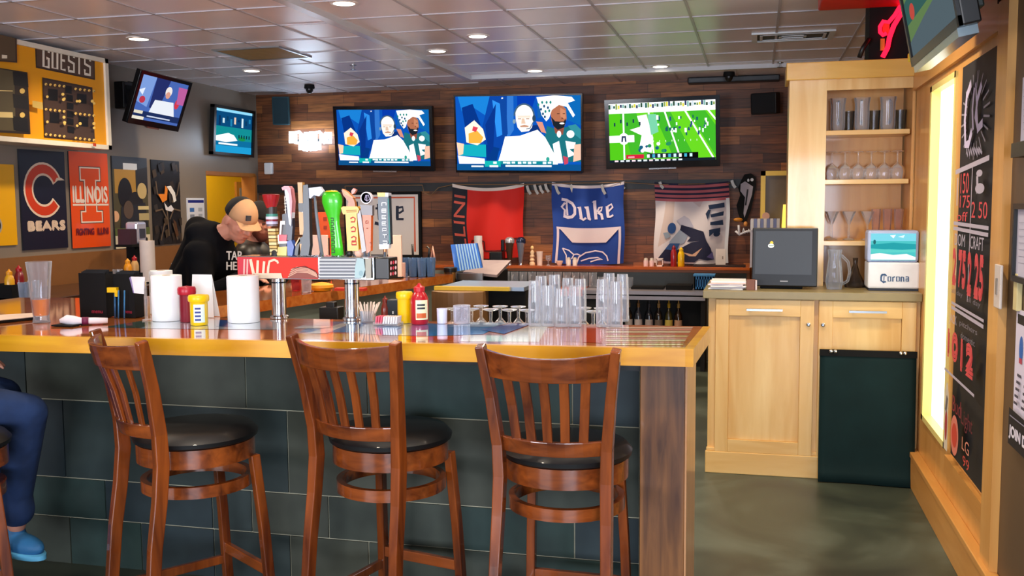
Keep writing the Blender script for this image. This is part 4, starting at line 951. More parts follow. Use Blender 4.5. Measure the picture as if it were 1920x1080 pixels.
# ================================================================ BAR STOOLS
CW = wood('4c1e0d', '8f4518', 'Z', .22, .8, 5)
CWX = wood('50210e', '964a1c', 'X', .22, .8, 5)
CUSH = mat('0b0b0d', .48, var=.1, coat=.2)
def arcpts(x0, y0, z0, x1, bow, n=11, dz=0):
    """bowed line from x0 to x1 bulging towards -y"""
    return [(x0 + (x1 - x0) * i / n, y0 - bow * (1 - (2 * i / n - 1) ** 2), z0 + dz * (1 - (2 * i / n - 1) ** 2)) for i in range(n + 1)]
def make_stool(lb):
    t = thing('bar_stool', lb, 'bar stool', (0, 0, 0), 0, 'wooden bar stools along the bar')
    for s in (-1, 1):
        pth = [(s * .195, -.275, 0), (s * .19, -.262, .2), (s * .184, -.242, .42), (s * .180, -.218, .58), (s * .177, -.205, .71), (s * .180, -.210, .82), (s * .196, -.235, .98), (s * .212, -.262, 1.10), (s * .219, -.274, 1.15)]
        m = MB().use(CW); m.sweep(pth, .033, .042, side=(1, 0, 0), taper=[.95, 1, 1.05, 1.1, 1.15, 1.1, 1, .95, .9]); m.build('leg', t, bevel=.004)
        m = MB().use(CW); m.sweep([(s * .185, .2, 0), (s * .172, .175, .40), (s * .158, .150, .68)], .032, .036, side=(1, 0, 0)); m.build('leg', t, bevel=.004)
    def rail(name, x, y, zc, h, bow, th=.02, dz=0, hook=None):
        n = 12; vs = []; fs = []
        for i in range(n + 1):
            u = 2 * i / n - 1; yy = y - bow * (1 - u * u); xx = x * u; cr = dz * (1 - u * u)
            for a, b in ((-1, -1), (1, -1), (1, 1), (-1, 1)):
                vs.append((xx, yy + a * th / 2 - (b * h / 2) * .22, zc + b * h / 2 + (cr if b > 0 else 0)))
        for i in range(n):
            for k in range(4): fs.append((i * 4 + k, i * 4 + (k + 1) % 4, i * 4 + 4 + (k + 1) % 4, i * 4 + 4 + k))
        fs += [(3, 2, 1, 0), tuple(4 * n + k for k in range(4))]
        return MB().use(CWX).add(vs, fs).build(name, t, bevel=.003)
    rail('crest_rail', .205, -.255, 1.092, .09, .085, .022, -.012)
    rail('lower_rail', .165, -.206, .822, .05, .055, .022)
    for i in range(5):
        u = -.66 + i * .33
        xb, xt = .165 * u, .195 * u; yb = -.206 - .055 * (1 - u * u); yt = -.245 - .085 * (1 - u * u)
        MB().use(CW).sweep([(xb, yb, .832), ((xb + xt) / 2, (yb + yt) / 2 + .004, .96), (xt, yt, 1.07)], .030, .012, side=(1, 0, 0)).build('slat', t, bevel=.002)
    # round upholstered seat on a bent apron
    m = MB().use(CUSH); pr = [(.001, .74), (.205, .74), (.222, .75), (.225, .765), (.205, .787), (.15, .797), (.001, .80)]
    m.lathe(pr, (0, 0, 0), 36); m.build('seat_cushion', t)
    def ring(name, z0, z1, r0, r1, ry=1.0):
        m = MB().use(CWX); m.lathe([(r0, z0), (r1, z0), (r1, z1), (r0, z1), (r0, z0)], (0, 0, 0), 40); return m.build(name, t)
    ring('seat_apron', .675, .742, .19, .212)
    ring('brace_ring', .565, .607, .178, .20)
    for y, z in ((.185, .235),): MB().use(CWX).bb((-.175, y - .011, z - .02), (.175, y + .011, z + .02)).build('footrest', t, bevel=.003)
    for s in (-1, 1): MB().use(CW).sweep([(s * .188, -.262, .185), (s * .180, .183, .185)], .02, .034).build('stretcher', t, bevel=.003)
    MB().use(CWX).bb((-.185, -.272, .13), (.185, -.25, .165)).build('stretcher', t, bevel=.003)
    return t
def place(px, py, z=1.15): return PZ(px, py, z)
def stool_at(o, xl, yl, xr, yr, rz=None):
    """put the two back-post tops near the given pixels"""
    a = PZ(xl, yl, 1.15); b = PZ(xr, yr, 1.15); mid = (a + b) / 2
    r = math.atan2(b.y - a.y, b.x - a.x) if rz is None else rz
    back = Vector((math.sin(r), -math.cos(r), 0)) * .274
    return Vector((mid.x, mid.y, 0)) - back, r
st0 = make_stool('wooden bar stool nearest the brown end post, third from the left')
p, r = stool_at(st0, 902, 651, 1150, 652, R(-2)); st0.location = p; st0.rotation_euler = (0, 0, r)
p, r = stool_at(st0, 532, 630, 754, 638, R(-14)); dup(st0, p, r, 'middle of the three empty wooden bar stools along the bar')
p, r = stool_at(st0, 135, 624, 307, 634, R(-34)); dup(st0, p, r, 'wooden bar stool turned most to the side, beside the seated person in jeans')
P_ = PZ(10, 1000, .45)
dup(st0, (P_.x - .25, P_.y, 0), R(-46), 'wooden bar stool under the seated person in jeans, one leg in view')

# ================================================================ PEOPLE
SKIN = mat('c98a72', .5, var=.12, vscale=12); SKIN2 = mat('b9806a', .5, var=.1)
def head_geo(m, T, k=1.0, skin=SKIN):
    """head looking along +x, centre of skull at origin of T"""
    o = m.T; m.T = T; m.use(skin)
    m.ell((0, 0, .02), (.098 * k, .078 * k, .108 * k)); m.ell((.03, 0, -.055), (.07 * k, .062 * k, .075 * k)); m.ell((.058, 0, -.098), (.034, .034, .028))
    m.ell((.045, 0, -.03), (.058, .068, .06)); m.ell((-.05, 0, -.06), (.06, .06, .07))
    m.ell((.086, 0, .028), (.018, .05, .014)); m.cap((.092, 0, .02), (.116, 0, -.022), .010, .017); m.ell((.105, .012, -.026), (.012, .01, .009)); m.ell((.105, -.012, -.026), (.012, .01, .009))
    m.ell((.092, 0, -.055), (.014, .027, .008)); m.ell((.090, 0, -.068), (.014, .024, .009))
    for s in (-1, 1): m.ell((.066, s * .04, -.02), (.03, .022, .022)); m.ell((-.008, s * .08, -.006), (.022, .010, .033))
    m.T = o
def hand_geo(m, wrist, direction, normal, thumb_side, curl=.35, k=1.0):
    """palm, four unequal fingers and a thumb"""
    w = Vector(wrist); d = Vector(direction).normalized(); n = Vector(normal).normalized(); s = d.cross(n).normalized() * thumb_side
    pc = w + d * .05 * k
    Mx = Matrix((d, s, n)).transposed()
    m.ell(pc, (.05 * k, .042 * k, .016 * k), Mx)
    for i, (off, ln) in enumerate(((.030, .070), (.010, .080), (-.011, .074), (-.031, .058))):
        a = w + d * .088 * k + s * off * k; dirs = d; q = a
        for j in range(3):
            th = curl * (j + .6); dd = (d * math.cos(th) - n * math.sin(th)); e = q + dd * ln * k * (.45, .32, .25)[j]
            m.cap(q, e, (.0095 - j * .0008) * k, (.0088 - j * .0008) * k, 8); q = e
    a = w + d * .03 * k + s * .035 * k; b = a + (d * .6 + s * .7 - n * .2).normalized() * .04 * k; c = b + (d * .95 + s * .1 - n * .35).normalized() * .034 * k
    m.cap(a, b, .013 * k, .011 * k, 8); m.cap(b, c, .0105 * k, .009 * k, 8)

# man in the dark hoodie leaning over the far side of the bar
HM = PZ(452, 415, 1.52)
d = ray(449, 412); HM = CAM + d * (5.72 / d.y)      # skull centre
man = thing('person', 'person in a black hoodie and a black and tan cap, looking down', 'person', (HM.x - .28, HM.y, 0))
TH_ = Matrix.Translation(HM) @ Matrix.Rotation(R(-24), 4, 'Z') @ Matrix.Rotation(R(33), 4, 'Y')
SH_ = HM + Vector((-.225, .03, -.135))      # between the shoulders
HIP = Vector((SH_.x - .27, SH_.y + .08, .98))
ax = Vector((.32, -.95, 0)).normalized()         # line of the shoulders, right shoulder towards camera
shR = SH_ + ax * .20 + Vector((-.05, 0, -.085)); shL = SH_ - ax * .20 + Vector((.02, 0, -.07))
elR = shR + Vector((.08, -.10, -.27)); elL = shL + Vector((.18, .06, -.24))
wrR = Vector((elR.x + .22, elR.y + .12, 1.15)); wrL = Vector((elL.x + .20, elL.y - .14, 1.15))
m = MB(); head_geo(m, TH_ @ Matrix.Scale(1.1, 4))
m.cap(HM + Vector((-.045, .01, -.06)), SH_ + Vector((.0, 0, .02)), .058, .07)
m.cap(SH_, HIP, .12, .13); m.cap(shR, elR, .045, .04); m.cap(elR, wrR, .04, .028); m.cap(shL, elL, .045, .04); m.cap(elL, wrL, .04, .028)
for s in (-1, 1): h = HIP + ax * s * .1; m.cap(h, (h.x - .02, h.y, .5), .085, .06); m.cap((h.x - .02, h.y, .5), (h.x - .06, h.y, .07), .055, .04); m.ell((h.x + .02, h.y, .045), (.13, .045, .045))
hand_geo(m, wrR, (1, .3, -.1), (0, 0, 1), -1, .3); hand_geo(m, wrL, (1, -.5, -.1), (0, 0, 1), 1, .3)
m.build('body', man, world=True, mods=[remesh(.0055, 3)])
HOOD = mat('06070c', .95, var=.2, vscale=20, spec=.15)
m = MB().use(HOOD)
m.cap(SH_ + Vector((-.02, 0, -.03)), HIP, .165, .17); m.cap(shL, shR, .10, .10); m.cap(shR, elR, .082, .072); m.cap(elR, wrR - (wrR - elR) * .12, .068, .05); m.cap(shL, elL, .082, .072); m.cap(elL, wrL - (wrL - elL) * .12, .068, .05)
m.cap(SH_ + Vector((-.05, -.11, .05)), SH_ + Vector((-.05, .11, .05)), .07, .07); m.cap(SH_ + Vector((-.10, 0, .08)), SH_ + Vector((-.12, 0, -.04)), .085, .08); m.cap(SH_ + Vector((.06, -.07, .0)), SH_ + Vector((.06, .08, .0)), .065, .06)
m.cap(SH_ + Vector((.03, 0, -.14)), HIP + Vector((.05, 0, .1)), .15, .15); m.cap(shR + Vector((-.02, .04, -.05)), HIP + ax * .1, .11, .13); m.cap(shR + Vector((.0, .03, -.02)), elR + Vector((-.05, .06, .02)), .09, .085)
hd = m.build('hoodie', man, world=True, mods=[remesh(.012, 26)]); 
m = MB().use(mat('1c2438', .8))
for s in (-1, 1): h = HIP + ax * s * .1; m.cap(h, (h.x - .02, h.y, .5), .105, .08); m.cap((h.x - .02, h.y, .5), (h.x - .06, h.y, .1), .078, .062)
m.build('jeans', man, world=True, mods=[remesh(.012, 4)])
# cap
m = MB().use(mat('0c0d11', .85)); m.T = TH_ @ Matrix.Scale(1.1, 4)
def dome(m, rx, ry, rz, z0, x0, x1, n=24, k=8):
    """upper half shell; x0/x1 pick the back part, the front part or all of it"""
    lo, hi = (-12, 12) if (x0 < -.5 and x1 > .5) else ((6, 18) if x0 < -.5 and x1 < .05 else ((-6, 6) if x0 > -.5 else (-12, 12)))
    vs = []; fs = []; c = hi - lo
    if hi - lo < 24: lo2, hi2 = lo, hi
    for i in range(k + 1):
        el = math.pi / 2 * i / k * .995
        for j in range(c + 1):
            a = math.pi * 2 * (lo + j) / n; vs.append((rx * math.cos(el) * math.cos(a), ry * math.cos(el) * math.sin(a), z0 + rz * math.sin(el)))
    for i in range(k):
        for j in range(c): fs.append((i * (c + 1) + j, i * (c + 1) + j + 1, (i + 1) * (c + 1) + j + 1, (i + 1) * (c + 1) + j))
    sm = m.smooth; m.smooth = True; m.add(vs, fs); m.smooth = sm
dome(m, .109, .088, .112, .03, -1, .022); m.build('cap_back', man, world=True, mods=[solid(.005)])
TANC = mat('b98f68', .85)
m = MB().use(TANC); m.T = TH_ @ Matrix.Scale(1.1, 4); dome(m, .109, .088, .112, .03, .0201, 1); m.build('cap_front', man, world=True, mods=[solid(.005)])
m = MB().use(TANC); m.T = TH_ @ Matrix.Scale(1.1, 4); n = 12; vs = []
for i in range(n + 1):
    a = R(-62 + 124 * i / n); vs.append((.102 * math.cos(a), .084 * math.sin(a), .036))
for i in range(n + 1):
    a = R(-62 + 124 * i / n); vs.append((.102 + .078 * math.cos(a) ** .6 - .045 + .045 * math.cos(a) * .5, .082 * math.sin(a), .024 - .012 * abs(math.sin(a))))
m.add(vs, [(i, i + 1, n + 2 + i, n + 1 + i) for i in range(n)]); m.build('cap_brim', man, world=True, mods=[solid(.006)])
m = MB().use(mat('3a3a40', .8)); m.T = TH_ @ Matrix.Scale(1.1, 4); m.box((.098, -.028, .075), (.012, .03, .03), M=Matrix.Rotation(R(-22), 3, 'Y')); m.build('cap_badge', man, world=True)
# eyes, brows, mouth, stubble
m = MB(); m.T = TH_ @ Matrix.Scale(1.1, 4); m.use(mat('3a241c', .6))
for s in (-1, 1):
    m.ell((.094, s * .032, .004), (.006, .014, .0035)); m.use(mat('6a4230', .8)).ell((.099, s * .033, .026), (.005, .018, .004)); m.use(mat('3a241c', .6))
m.use(mat('8f4a40', .5)).ell((.103, 0, -.061), (.005, .021, .0035)); m.build('face_features', man, world=True)
# lettering on the chest, on its own print patch following the hoodie
m = MB(); q = HM + Vector((.0, 0, 0)); ca = PY(425, 507, HM.y - .20)
for (t_, x0, y0, x1, y1) in (('TAP', 425, 487, 453, 471), ('HER', 425, 506, 455, 491)):
    P = PP(m, PY(x0, y0, HM.y - .175), Vector((PY(x1, y0, HM.y - .175) - PY(x0, y0, HM.y - .175))), PY(x0, y1, HM.y - .175) - PY(x0, y0, HM.y - .175), pm(.8)); P.bold('d8cfc4', t_, 0, 0, 1, 1, d=.02)
lt = m.build('chest_lettering', man, world=True)
sw = lt.modifiers.new('wrap', 'SHRINKWRAP'); sw.target = hd; sw.wrap_method = 'PROJECT'; sw.use_project_z = False; sw.use_project_y = True; sw.use_negative_direction = True; sw.use_positive_direction = True; sw.offset = .004

# second person behind
d = ray(486, 412); H2 = CAM + d * (6.45 / d.y); 
man2 = thing('person', 'bearded person in a dark jacket, mostly hidden behind the person in the cap', 'person', (H2.x - .2, H2.y, 0))
T2 = Matrix.Translation(H2) @ Matrix.Rotation(R(-22), 4, 'Z') @ Matrix.Rotation(R(20), 4, 'Y')
S2 = H2 + Vector((-.08, .03, -.25)); HP2 = Vector((S2.x - .12, S2.y + .05, .95))
m = MB(); head_geo(m, T2, 1.0, mat('d08a70', .5)); m.cap(H2 + Vector((-.03, .01, -.06)), S2, .056, .065); m.cap(S2, HP2, .12, .13)
sr = S2 + ax * .19; sl_ = S2 - ax * .19; er = sr + Vector((.14, -.05, -.26)); el_ = sl_ + Vector((.12, 0, -.26)); wr = er + Vector((.2, .05, 0)); wl = el_ + Vector((.2, -.05, 0)); wr.z = wl.z = 1.16
m.cap(sr, er, .045, .04); m.cap(er, wr, .04, .028); m.cap(sl_, el_, .045, .04); m.cap(el_, wl, .04, .028); hand_geo(m, wr, (1, .2, -.1), (0, 0, 1), -1); hand_geo(m, wl, (1, -.2, -.1), (0, 0, 1), 1)
for s in (-1, 1): h = HP2 + ax * s * .1; m.cap(h, (h.x, h.y, .07), .08, .045); m.ell((h.x + .04, h.y, .045), (.13, .045, .045))
m.build('body', man2, world=True, mods=[remesh(.0065, 3)])
m = MB().use(mat('1c1916', .45, var=.4, vscale=12)); m.cap(S2 + Vector((0, 0, -.03)), HP2, .15, .155); m.cap(sl_, sr, .09, .09); m.cap(sr, er, .075, .068); m.cap(er, wr - (wr - er) * .1, .065, .05); m.cap(sl_, el_, .075, .068); m.cap(el_, wl - (wl - el_) * .1, .065, .05); m.cap(S2 + Vector((-.02, -.05, .05)), S2 + Vector((-.02, .06, .05)), .065, .065)
m.build('jacket', man2, world=True, mods=[remesh(.012, 20)])
m = MB().use(mat('1c2030', .8))
for s in (-1, 1): h = HP2 + ax * s * .1; m.cap(h, (h.x, h.y, .1), .1, .065)
m.build('trousers', man2, world=True, mods=[remesh(.012, 4)])
m = MB().use(mat('15120f', .8)); m.T = T2; dome(m, .106, .086, .108, .03, -1, .088); m.build('hair', man2, world=True, mods=[solid(.006)])
m = MB().use(mat('6a3020', .9, var=.3)); m.T = T2; m.ell((.065, 0, -.1), (.045, .05, .05)).ell((.04, .045, -.07), (.04, .02, .05)).ell((.04, -.045, -.07), (.04, .02, .05)); m.build('beard', man2, world=True, mods=[remesh(.008, 3)])
m = MB().use(mat('2a1a14', .6)); m.T = T2
for s in (-1, 1): m.ell((.094, s * .032, .004), (.006, .014, .0035)); m.ell((.099, s * .033, .026), (.005, .018, .004))
m.build('face_features', man2, world=True)

# seated guest at the left edge: jeans leg, shoe, and a hand on the bar
gx, gy = -2.88, 2.70
KN = CAM + ray(50, 775) * ((3.15) / ray(50, 775).y); 
sp = thing('person', 'seated person in blue jeans and blue shoes, cut by the left edge of the picture', 'person', (gx, gy, 0))
hip = Vector((KN.x - .34, gy + .16, .905)); AN = Vector((KN.x - .10, KN.y + .03, KN.z - .46))
KN2 = KN + Vector((-.24, .14, .03)); AN2 = AN + Vector((-.24, .12, .02)); hip2 = hip + Vector((-.08, .22, 0))
cst = hip + Vector((-.02, .12, .42)); nk = cst + Vector((.03, 0, .14)); hd3 = nk + Vector((.05, 0, .14))
m = MB(); head_geo(m, Matrix.Translation(hd3) @ Matrix.Rotation(R(20), 4, 'Z')); m.cap(nk - Vector((0, 0, .04)), hd3 - Vector((.02, 0, .06)), .06, .055)
m.cap(hip + Vector((-.02, .1, 0)), cst, .13, .13)
hn = PZ(-8, 575, 1.13)
sR = cst + Vector((.02, -.19, .04)); sL = cst + Vector((.02, .19, .04)); eR = sR + Vector((.10, .02, -.27)); wR_ = Vector((hn.x - .17, hn.y - .05, 1.135)); eL = sL + Vector((.1, .05, -.27)); wL_ = hip2.lerp(KN2, .55) + Vector((0, 0, .13))
m.cap(sR, eR, .045, .04); m.cap(eR, wR_, .04, .028); m.cap(sL, eL, .045, .04); m.cap(eL, wL_, .04, .028); hand_geo(m, wR_, (1, .3, .05), (0, 0, 1), 1, .45); hand_geo(m, wL_, (1, .1, 0), (0, 0, 1), -1, .3)
m.cap(hip, KN, .07, .045); m.cap(KN + Vector((-.01, 0, -.02)), AN, .04, .036); m.cap(hip2, KN2, .07, .05); m.cap(KN2, AN2, .05, .04)
m.build('body', sp, world=True, mods=[remesh(.006, 3)])
JE = mat('142c54', .9, var=.6, vscale=9, bump=.9)
m = MB().use(JE); m.cap(hip, KN, .105, .078); m.cap(KN + Vector((0, 0, -.01)), AN + Vector((0, 0, .10)), .075, .062); m.cap(AN + Vector((0, 0, .12)), AN + Vector((.005, 0, .06)), .066, .068); m.cap(hip2, KN2, .105, .078); m.cap(KN2, AN2 + Vector((0, 0, .05)), .075, .064); m.cap(hip + Vector((0, .0, .03)), hip2 + Vector((0, 0, .03)), .12, .12)
m.cap(KN + Vector((-.06, -.02, -.06)), KN + Vector((-.05, .02, -.08)), .06, .05)
m.build('jeans', sp, world=True, mods=[remesh(.009, 5)])
m = MB().use(mat('3a3f4a', .85)); m.cap(hip + Vector((-.02, .1, .04)), cst, .16, .165); m.cap(sL, sR, .09, .09); m.cap(sR, eR, .07, .06); m.cap(eR, wR_ - (wR_ - eR) * .15, .056, .045); m.cap(sL, eL, .07, .06); m.cap(eL, wL_ - (wL_ - eL) * .15, .056, .045)
m.build('sweater', sp, world=True, mods=[remesh(.012, 20)])
m = MB().use(mat('2a1c14', .8)); m.T = Matrix.Translation(hd3) @ Matrix.Rotation(R(20), 4, 'Z'); dome(m, .106, .086, .108, .02, -1, .07); m.build('hair', sp, world=True, mods=[solid(.006)])
for A_ in (AN, AN2):
    c = A_ + Vector((.03, -.01, -.07)); dx = Vector((.92, -.3, 0)).normalized(); Mx = Matrix.Rotation(math.atan2(dx.y, dx.x), 3, 'Z')
    m = MB().use(mat('2a6a9c', .6, var=.3)); m.ell(c, (.135, .048, .042), Mx); m.ell(c + dx * -.06 + Vector((0, 0, .03)), (.06, .045, .06), Mx); sh = m.build('shoe', sp, world=True, mods=[remesh(.007, 3)])
    m = MB().use(mat('5fb0d8', .5)); m.lathe([(.8, -.012), (1, -.006), (1, .012), (.9, .016)], (0, 0, 0), 20); m.v = [c + Mx @ Vector((v.x * .14, v.y * .052, v.z)) + Vector((0, 0, -.035)) for v in m.v]; m.build('sole', sp, world=True)

# ================================================================ GLASSWARE
def shell(prof, th=.003):
    """outer profile -> closed wall with inner surface"""
    inner = [(max(.0005, r - th), z + (th * 1.6 if i == 0 else 0)) for i, (r, z) in enumerate(prof)]
    return [(.0005, prof[0][1])] + prof + inner[::-1] + [(.0005, inner[0][1])]
def glass_thing(name, lb, prof, g, extra=None, mt=None):
    m = MB().use(mt or GL).lathe(shell(prof), (0, 0, 0), 20)
    if extra: extra(m)
    o = m.build(name, origin=(0, 0, 0)); return tag(o, lb, 'glass', g)
PINT = [(.031, 0), (.033, .04), (.041, .13), (.044, .15)]
PINTI = [(.044, 0), (.041, .02), (.034, .10), (.031, .15)]
PILS = [(.034, 0), (.030, .012), (.031, .06), (.040, .18), (.046, .25)]
TALLI = [(.030, 0), (.0325, .02), (.031, .08), (.027, .15), (.025, .172)]
def proto(name, prof, mt=None, seg=18):
    m = MB().use(mt or GL).lathe(shell(prof), (0, 0, 0), seg); me = m; return me
class Proto:
    """one kind of glass; the first placed is the original, the others copies"""
    def __init__(s, name, group, mk, cat='glass'): s.n, s.g, s.mk, s.o, s.cat = name, group, mk, None, cat
    def at(s, p, lb, rz=0, sc=None):
        if s.o is None: s.o = s.mk(); s.o.name = s.n; s.o['category'] = s.cat; o = s.o; o.location = p; o.rotation_euler = (0, 0, rz); o['label'] = lb; o['group'] = s.g; 
        else: o = dup(s.o, p, rz, lb, s.g)
        if sc: o.scale = sc
        return o
def simple(prof, mt=None, seg=18): return lambda: MB().use(mt or GL).lathe(shell(prof), (0, 0, 0), seg).build('glass', origin=(0, 0, 0))
def goblet_inv():
    m = MB().use(GL).lathe([(.0005, .125), (.036, .122), (.034, .118), (.008, .112), (.006, .075), (.012, .068), (.030, .05), (.038, .02), (.034, 0), (.032, 0), (.036, .02), (.028, .048), (.0005, .062)], (0, 0, 0), 18); return m.build('glass', origin=(0, 0, 0))
def wine_inv():
    m = MB().use(GL).lathe([(.0005, .175), (.036, .172), (.034, .168), (.006, .160), (.0045, .105), (.012, .097), (.036, .075), (.043, .045), (.036, 0), (.034, 0), (.041, .045), (.034, .073), (.0005, .093)], (0, 0, 0), 18); return m.build('glass', origin=(0, 0, 0))
def mug():
    m = MB().use(GL).lathe(shell([(.036, 0), (.040, .015), (.040, .125), (.041, .14)], .005), (0, 0, 0), 16); m.tube([(.038, 0, .11), (.07, 0, .105), (.075, 0, .06), (.038, 0, .03)], .007, 6); return m.build('glass', origin=(0, 0, 0))
POS = lambda x, y, z: PZ(x, y, z)
BT = BZ + .002
BEER = mat('e07c14', .1, 0, .5, var=.2)
# tall glass of beer at the left
p = PZ(78, 604, BT); t = thing('beer_glass', 'tall pilsner glass a third full of amber beer, at the left end of the bar', 'beer glass', p)
MB().use(GL).lathe(shell([(.036, 0), (.032, .02), (.036, .06), (.046, .20), (.053, .262)], .004), (0, 0, 0), 24).build('glass', t)
MB().use(BEER).lathe([(.0005, .03), (.030, .03), (.0325, .06), (.036, .10), (.0005, .10)], (0, 0, 0), 24).build('beer', t)
# upside-down tall glasses on the back edge of the bar
pr = Proto('tall_glass', 'upturned tall glasses on the bar', simple([(.0265, 0), (.0270, .02), (.0265, .09), (.0240, .15), (.0225, .165)]))
lbs = ['front left corner of the large cluster', 'second along the front row of the large cluster', 'third along the front row of the large cluster', 'fourth along the front row of the large cluster']
tg = [(1003, 611, 1.12), (1028, 611, 1.0), (1053, 612, .93), (1078, 612, 1.0)]
for i, (x, y, k) in enumerate(tg): pr.at(PZ(x, y, BT), 'upturned tall glass on the bar, ' + lbs[i], sc=(1, 1, k))
for i, (x, y, k) in enumerate([(1015, 601, 1.15), (1040, 601, 1.18), (1065, 601.5, 1.1), (1088, 601.5, 1.08)]): pr.at(PZ(x, y, BT), 'upturned tall glass, %s in the back row of the large cluster' % ['leftmost', 'second from left', 'second from right', 'rightmost'][i], sc=(1, 1, k))
for i, (x, y, k, lb) in enumerate([(1130, 612, 1.16, 'front left one of the small right cluster'), (1155, 612, 1.1, 'front right one of the small right cluster'), (1142, 601.5, 1.22, 'back left one of the small right cluster'), (1167, 602, 1.2, 'back right one of the small right cluster')]):
    pr.at(PZ(x, y, BT), 'upturned tall glass on the bar, ' + lb, sc=(1, 1, k))
# stemmed glasses upturned on the drain shelf behind the bar
DZ = 1.0
tag(MB().use(STEEL).bb((-1.42, 4.05, DZ - .03), (-.42, 4.55, DZ)).bb((-1.42, 4.05, 0), (-1.37, 4.10, DZ - .03)).bb((-.47, 4.05, 0), (-.42, 4.10, DZ - .03)).bb((-1.42, 4.5, 0), (-1.37, 4.55, DZ - .03)).bb((-.47, 4.5, 0), (-.42, 4.55, DZ - .03)).build('drain_shelf'), 'steel underbar drain shelf holding upturned stemmed glasses', 'shelf')
pr = Proto('stemmed_glass', 'upturned stemmed glasses behind the bar', goblet_inv); random.seed(4)
xs = [848, 868, 884, 902, 920, 938, 955, 972, 988, 1094, 1112, 1128]
for i, x in enumerate(xs):
    d = ray(x, 590); yy = 4.14 + .13 * (i % 2) ; q = CAM + d * (yy / d.y); q.z = DZ + .001
    wh = ['leftmost of all', 'second from left', 'third from left', 'fourth from left', 'fifth from left', 'sixth from left', 'seventh from left', 'eighth from left', 'just left of the tall glasses', 'first right of the large cluster', 'between the two tall glass clusters', 'partly behind the right cluster'][i]
    pr.at(q, 'upturned short stemmed glass behind the bar, %s' % wh, sc=(1.0, 1.0, 1.1))
# frosted shakers on the bar
FR_ = glass('e8e8f4', .28)
for (x, y, w_, h_, lb) in ((829, 606, .021, .062, 'small white frosted cup on the bar, left one of two'), (866, 606, .034, .075, 'wider frosted plastic cup on the bar beside the small white cup')):
    p = PZ(x, y, BT); o = MB().use(mat('dcdcf0', .4)if x < 840 else FR_).lathe(shell([(w_, 0), (w_ * 1.05, h_)], .002), (0, 0, 0), 18).build('cup', origin=(0, 0, 0)); o.location = p; tag(o, lb, 'cup')

# ================================================================ CONDIMENTS AND PAPER GOODS
def bottle(name, lb, p, col, h, r, cap=None, label=None, cat='sauce bottle', lab_col='f4ecc0', lab2='d8622a'):
    t = thing(name, lb, cat, p)
    MB().use(mat(col, .3, 0, .4)).lathe([(.0005, 0), (r * .92, 0), (r, .01), (r, h * .62), (r * .82, h * .72), (r * .55, h * .80), (r * .5, h * .82)], (0, 0, 0), 20).build('body', t)
    MB().use(mat(cap or col, .35)).lathe([(r * .62, h * .80), (r * .64, h * .9), (r * .3, h * .94), (r * .12, h), (.0005, h)], (0, 0, 0), 18).build('cap', t)
    if label:
        m = MB().use(mat(lab_col, .5, var=0)); n = 8; vs = []
        for i in range(n + 1): a = R(-95 + 85 * i / n); vs += [((r + .0012) * math.cos(a), (r + .0012) * math.sin(a), h * .12), ((r + .0012) * math.cos(a), (r + .0012) * math.sin(a), h * .6)]
        m.add(vs, [(2 * i, 2 * i + 2, 2 * i + 3, 2 * i + 1) for i in range(n)])
        m.use(mat(lab2, .5, var=0)); vs = []
        for i in range(n - 1): a = R(-90 + 85 * i / n); vs += [((r + .002) * math.cos(a), (r + .002) * math.sin(a), h * .16), ((r + .002) * math.cos(a), (r + .002) * math.sin(a), h * .28)]
        m.add(vs, [(2 * i, 2 * i + 2, 2 * i + 3, 2 * i + 1) for i in range(n - 2)])
        m.use(mat('2a2a30', .5, var=0))
        for k in (.38, .46):
            vs = []
            for i in range(n - 2): a = R(-85 + 80 * i / n); vs += [((r + .002) * math.cos(a), (r + .002) * math.sin(a), h * k), ((r + .002) * math.cos(a), (r + .002) * math.sin(a), h * (k + .045))]
            m.add(vs, [(2 * i, 2 * i + 2, 2 * i + 3, 2 * i + 1) for i in range(n - 3)])
        m.build('label', t)
    return t
def jar(name, lb, p, col, h, r, cat, lid=None, label=False):
    """squat squeeze container with a flared rounded lid"""
    t = thing(name, lb, cat, p)
    MB().use(mat(col, .3, 0, .3)).lathe([(.0005, 0), (r * .85, 0), (r * .9, .008), (r * .9, h * .72), (r * .95, h * .78)], (0, 0, 0), 20).build('body', t)
    MB().use(mat(lid or col, .35)).lathe([(r * 1.02, h * .76), (r * 1.08, h * .80), (r * 1.08, h * .92), (r * .98, h * .97), (.0005, h)], (0, 0, 0), 20).build('lid', t)
    if label:
        m = MB().use(mat('dff0e8', .5, var=0)); n = 8; vs = []
        for i in range(n + 1): a = R(-95 + 75 * i / n); vs += [((r * .91) * math.cos(a), (r * .91) * math.sin(a), h * .1), ((r * .91) * math.cos(a), (r * .91) * math.sin(a), h * .68)]
        m.add(vs, [(2 * i, 2 * i + 2, 2 * i + 3, 2 * i + 1) for i in range(n)]); m.use(mat('2a3a8a', .5, var=0))
        for k in range(4):
            vs = []
            for i in range(n - 3): a = R(-85 + 75 * i / n); vs += [(r * .925 * math.cos(a), r * .925 * math.sin(a), h * (.16 + k * .12)), (r * .925 * math.cos(a), r * .925 * math.sin(a), h * (.22 + k * .12))]
            m.add(vs, [(2 * i, 2 * i + 2, 2 * i + 3, 2 * i + 1) for i in range(n - 4)])
        m.build('label', t)
    return t
jar('ketchup_bottle', 'dark red ketchup container between the paper rolls, left group on the bar', PZ(352, 603, BT), '7c0f24', .155, .036, 'sauce bottle', 'b0142c')
jar('mustard_bottle', 'bright yellow mustard container with a white label, left group on the bar', PZ(374, 609, BT), 'f2c800', .130, .040, 'sauce bottle', None, True)
jar('mustard_bottle', 'plain yellow mustard container, right group on the bar', PZ(759, 605, BT), 'f4c400', .135, .033, 'sauce bottle')
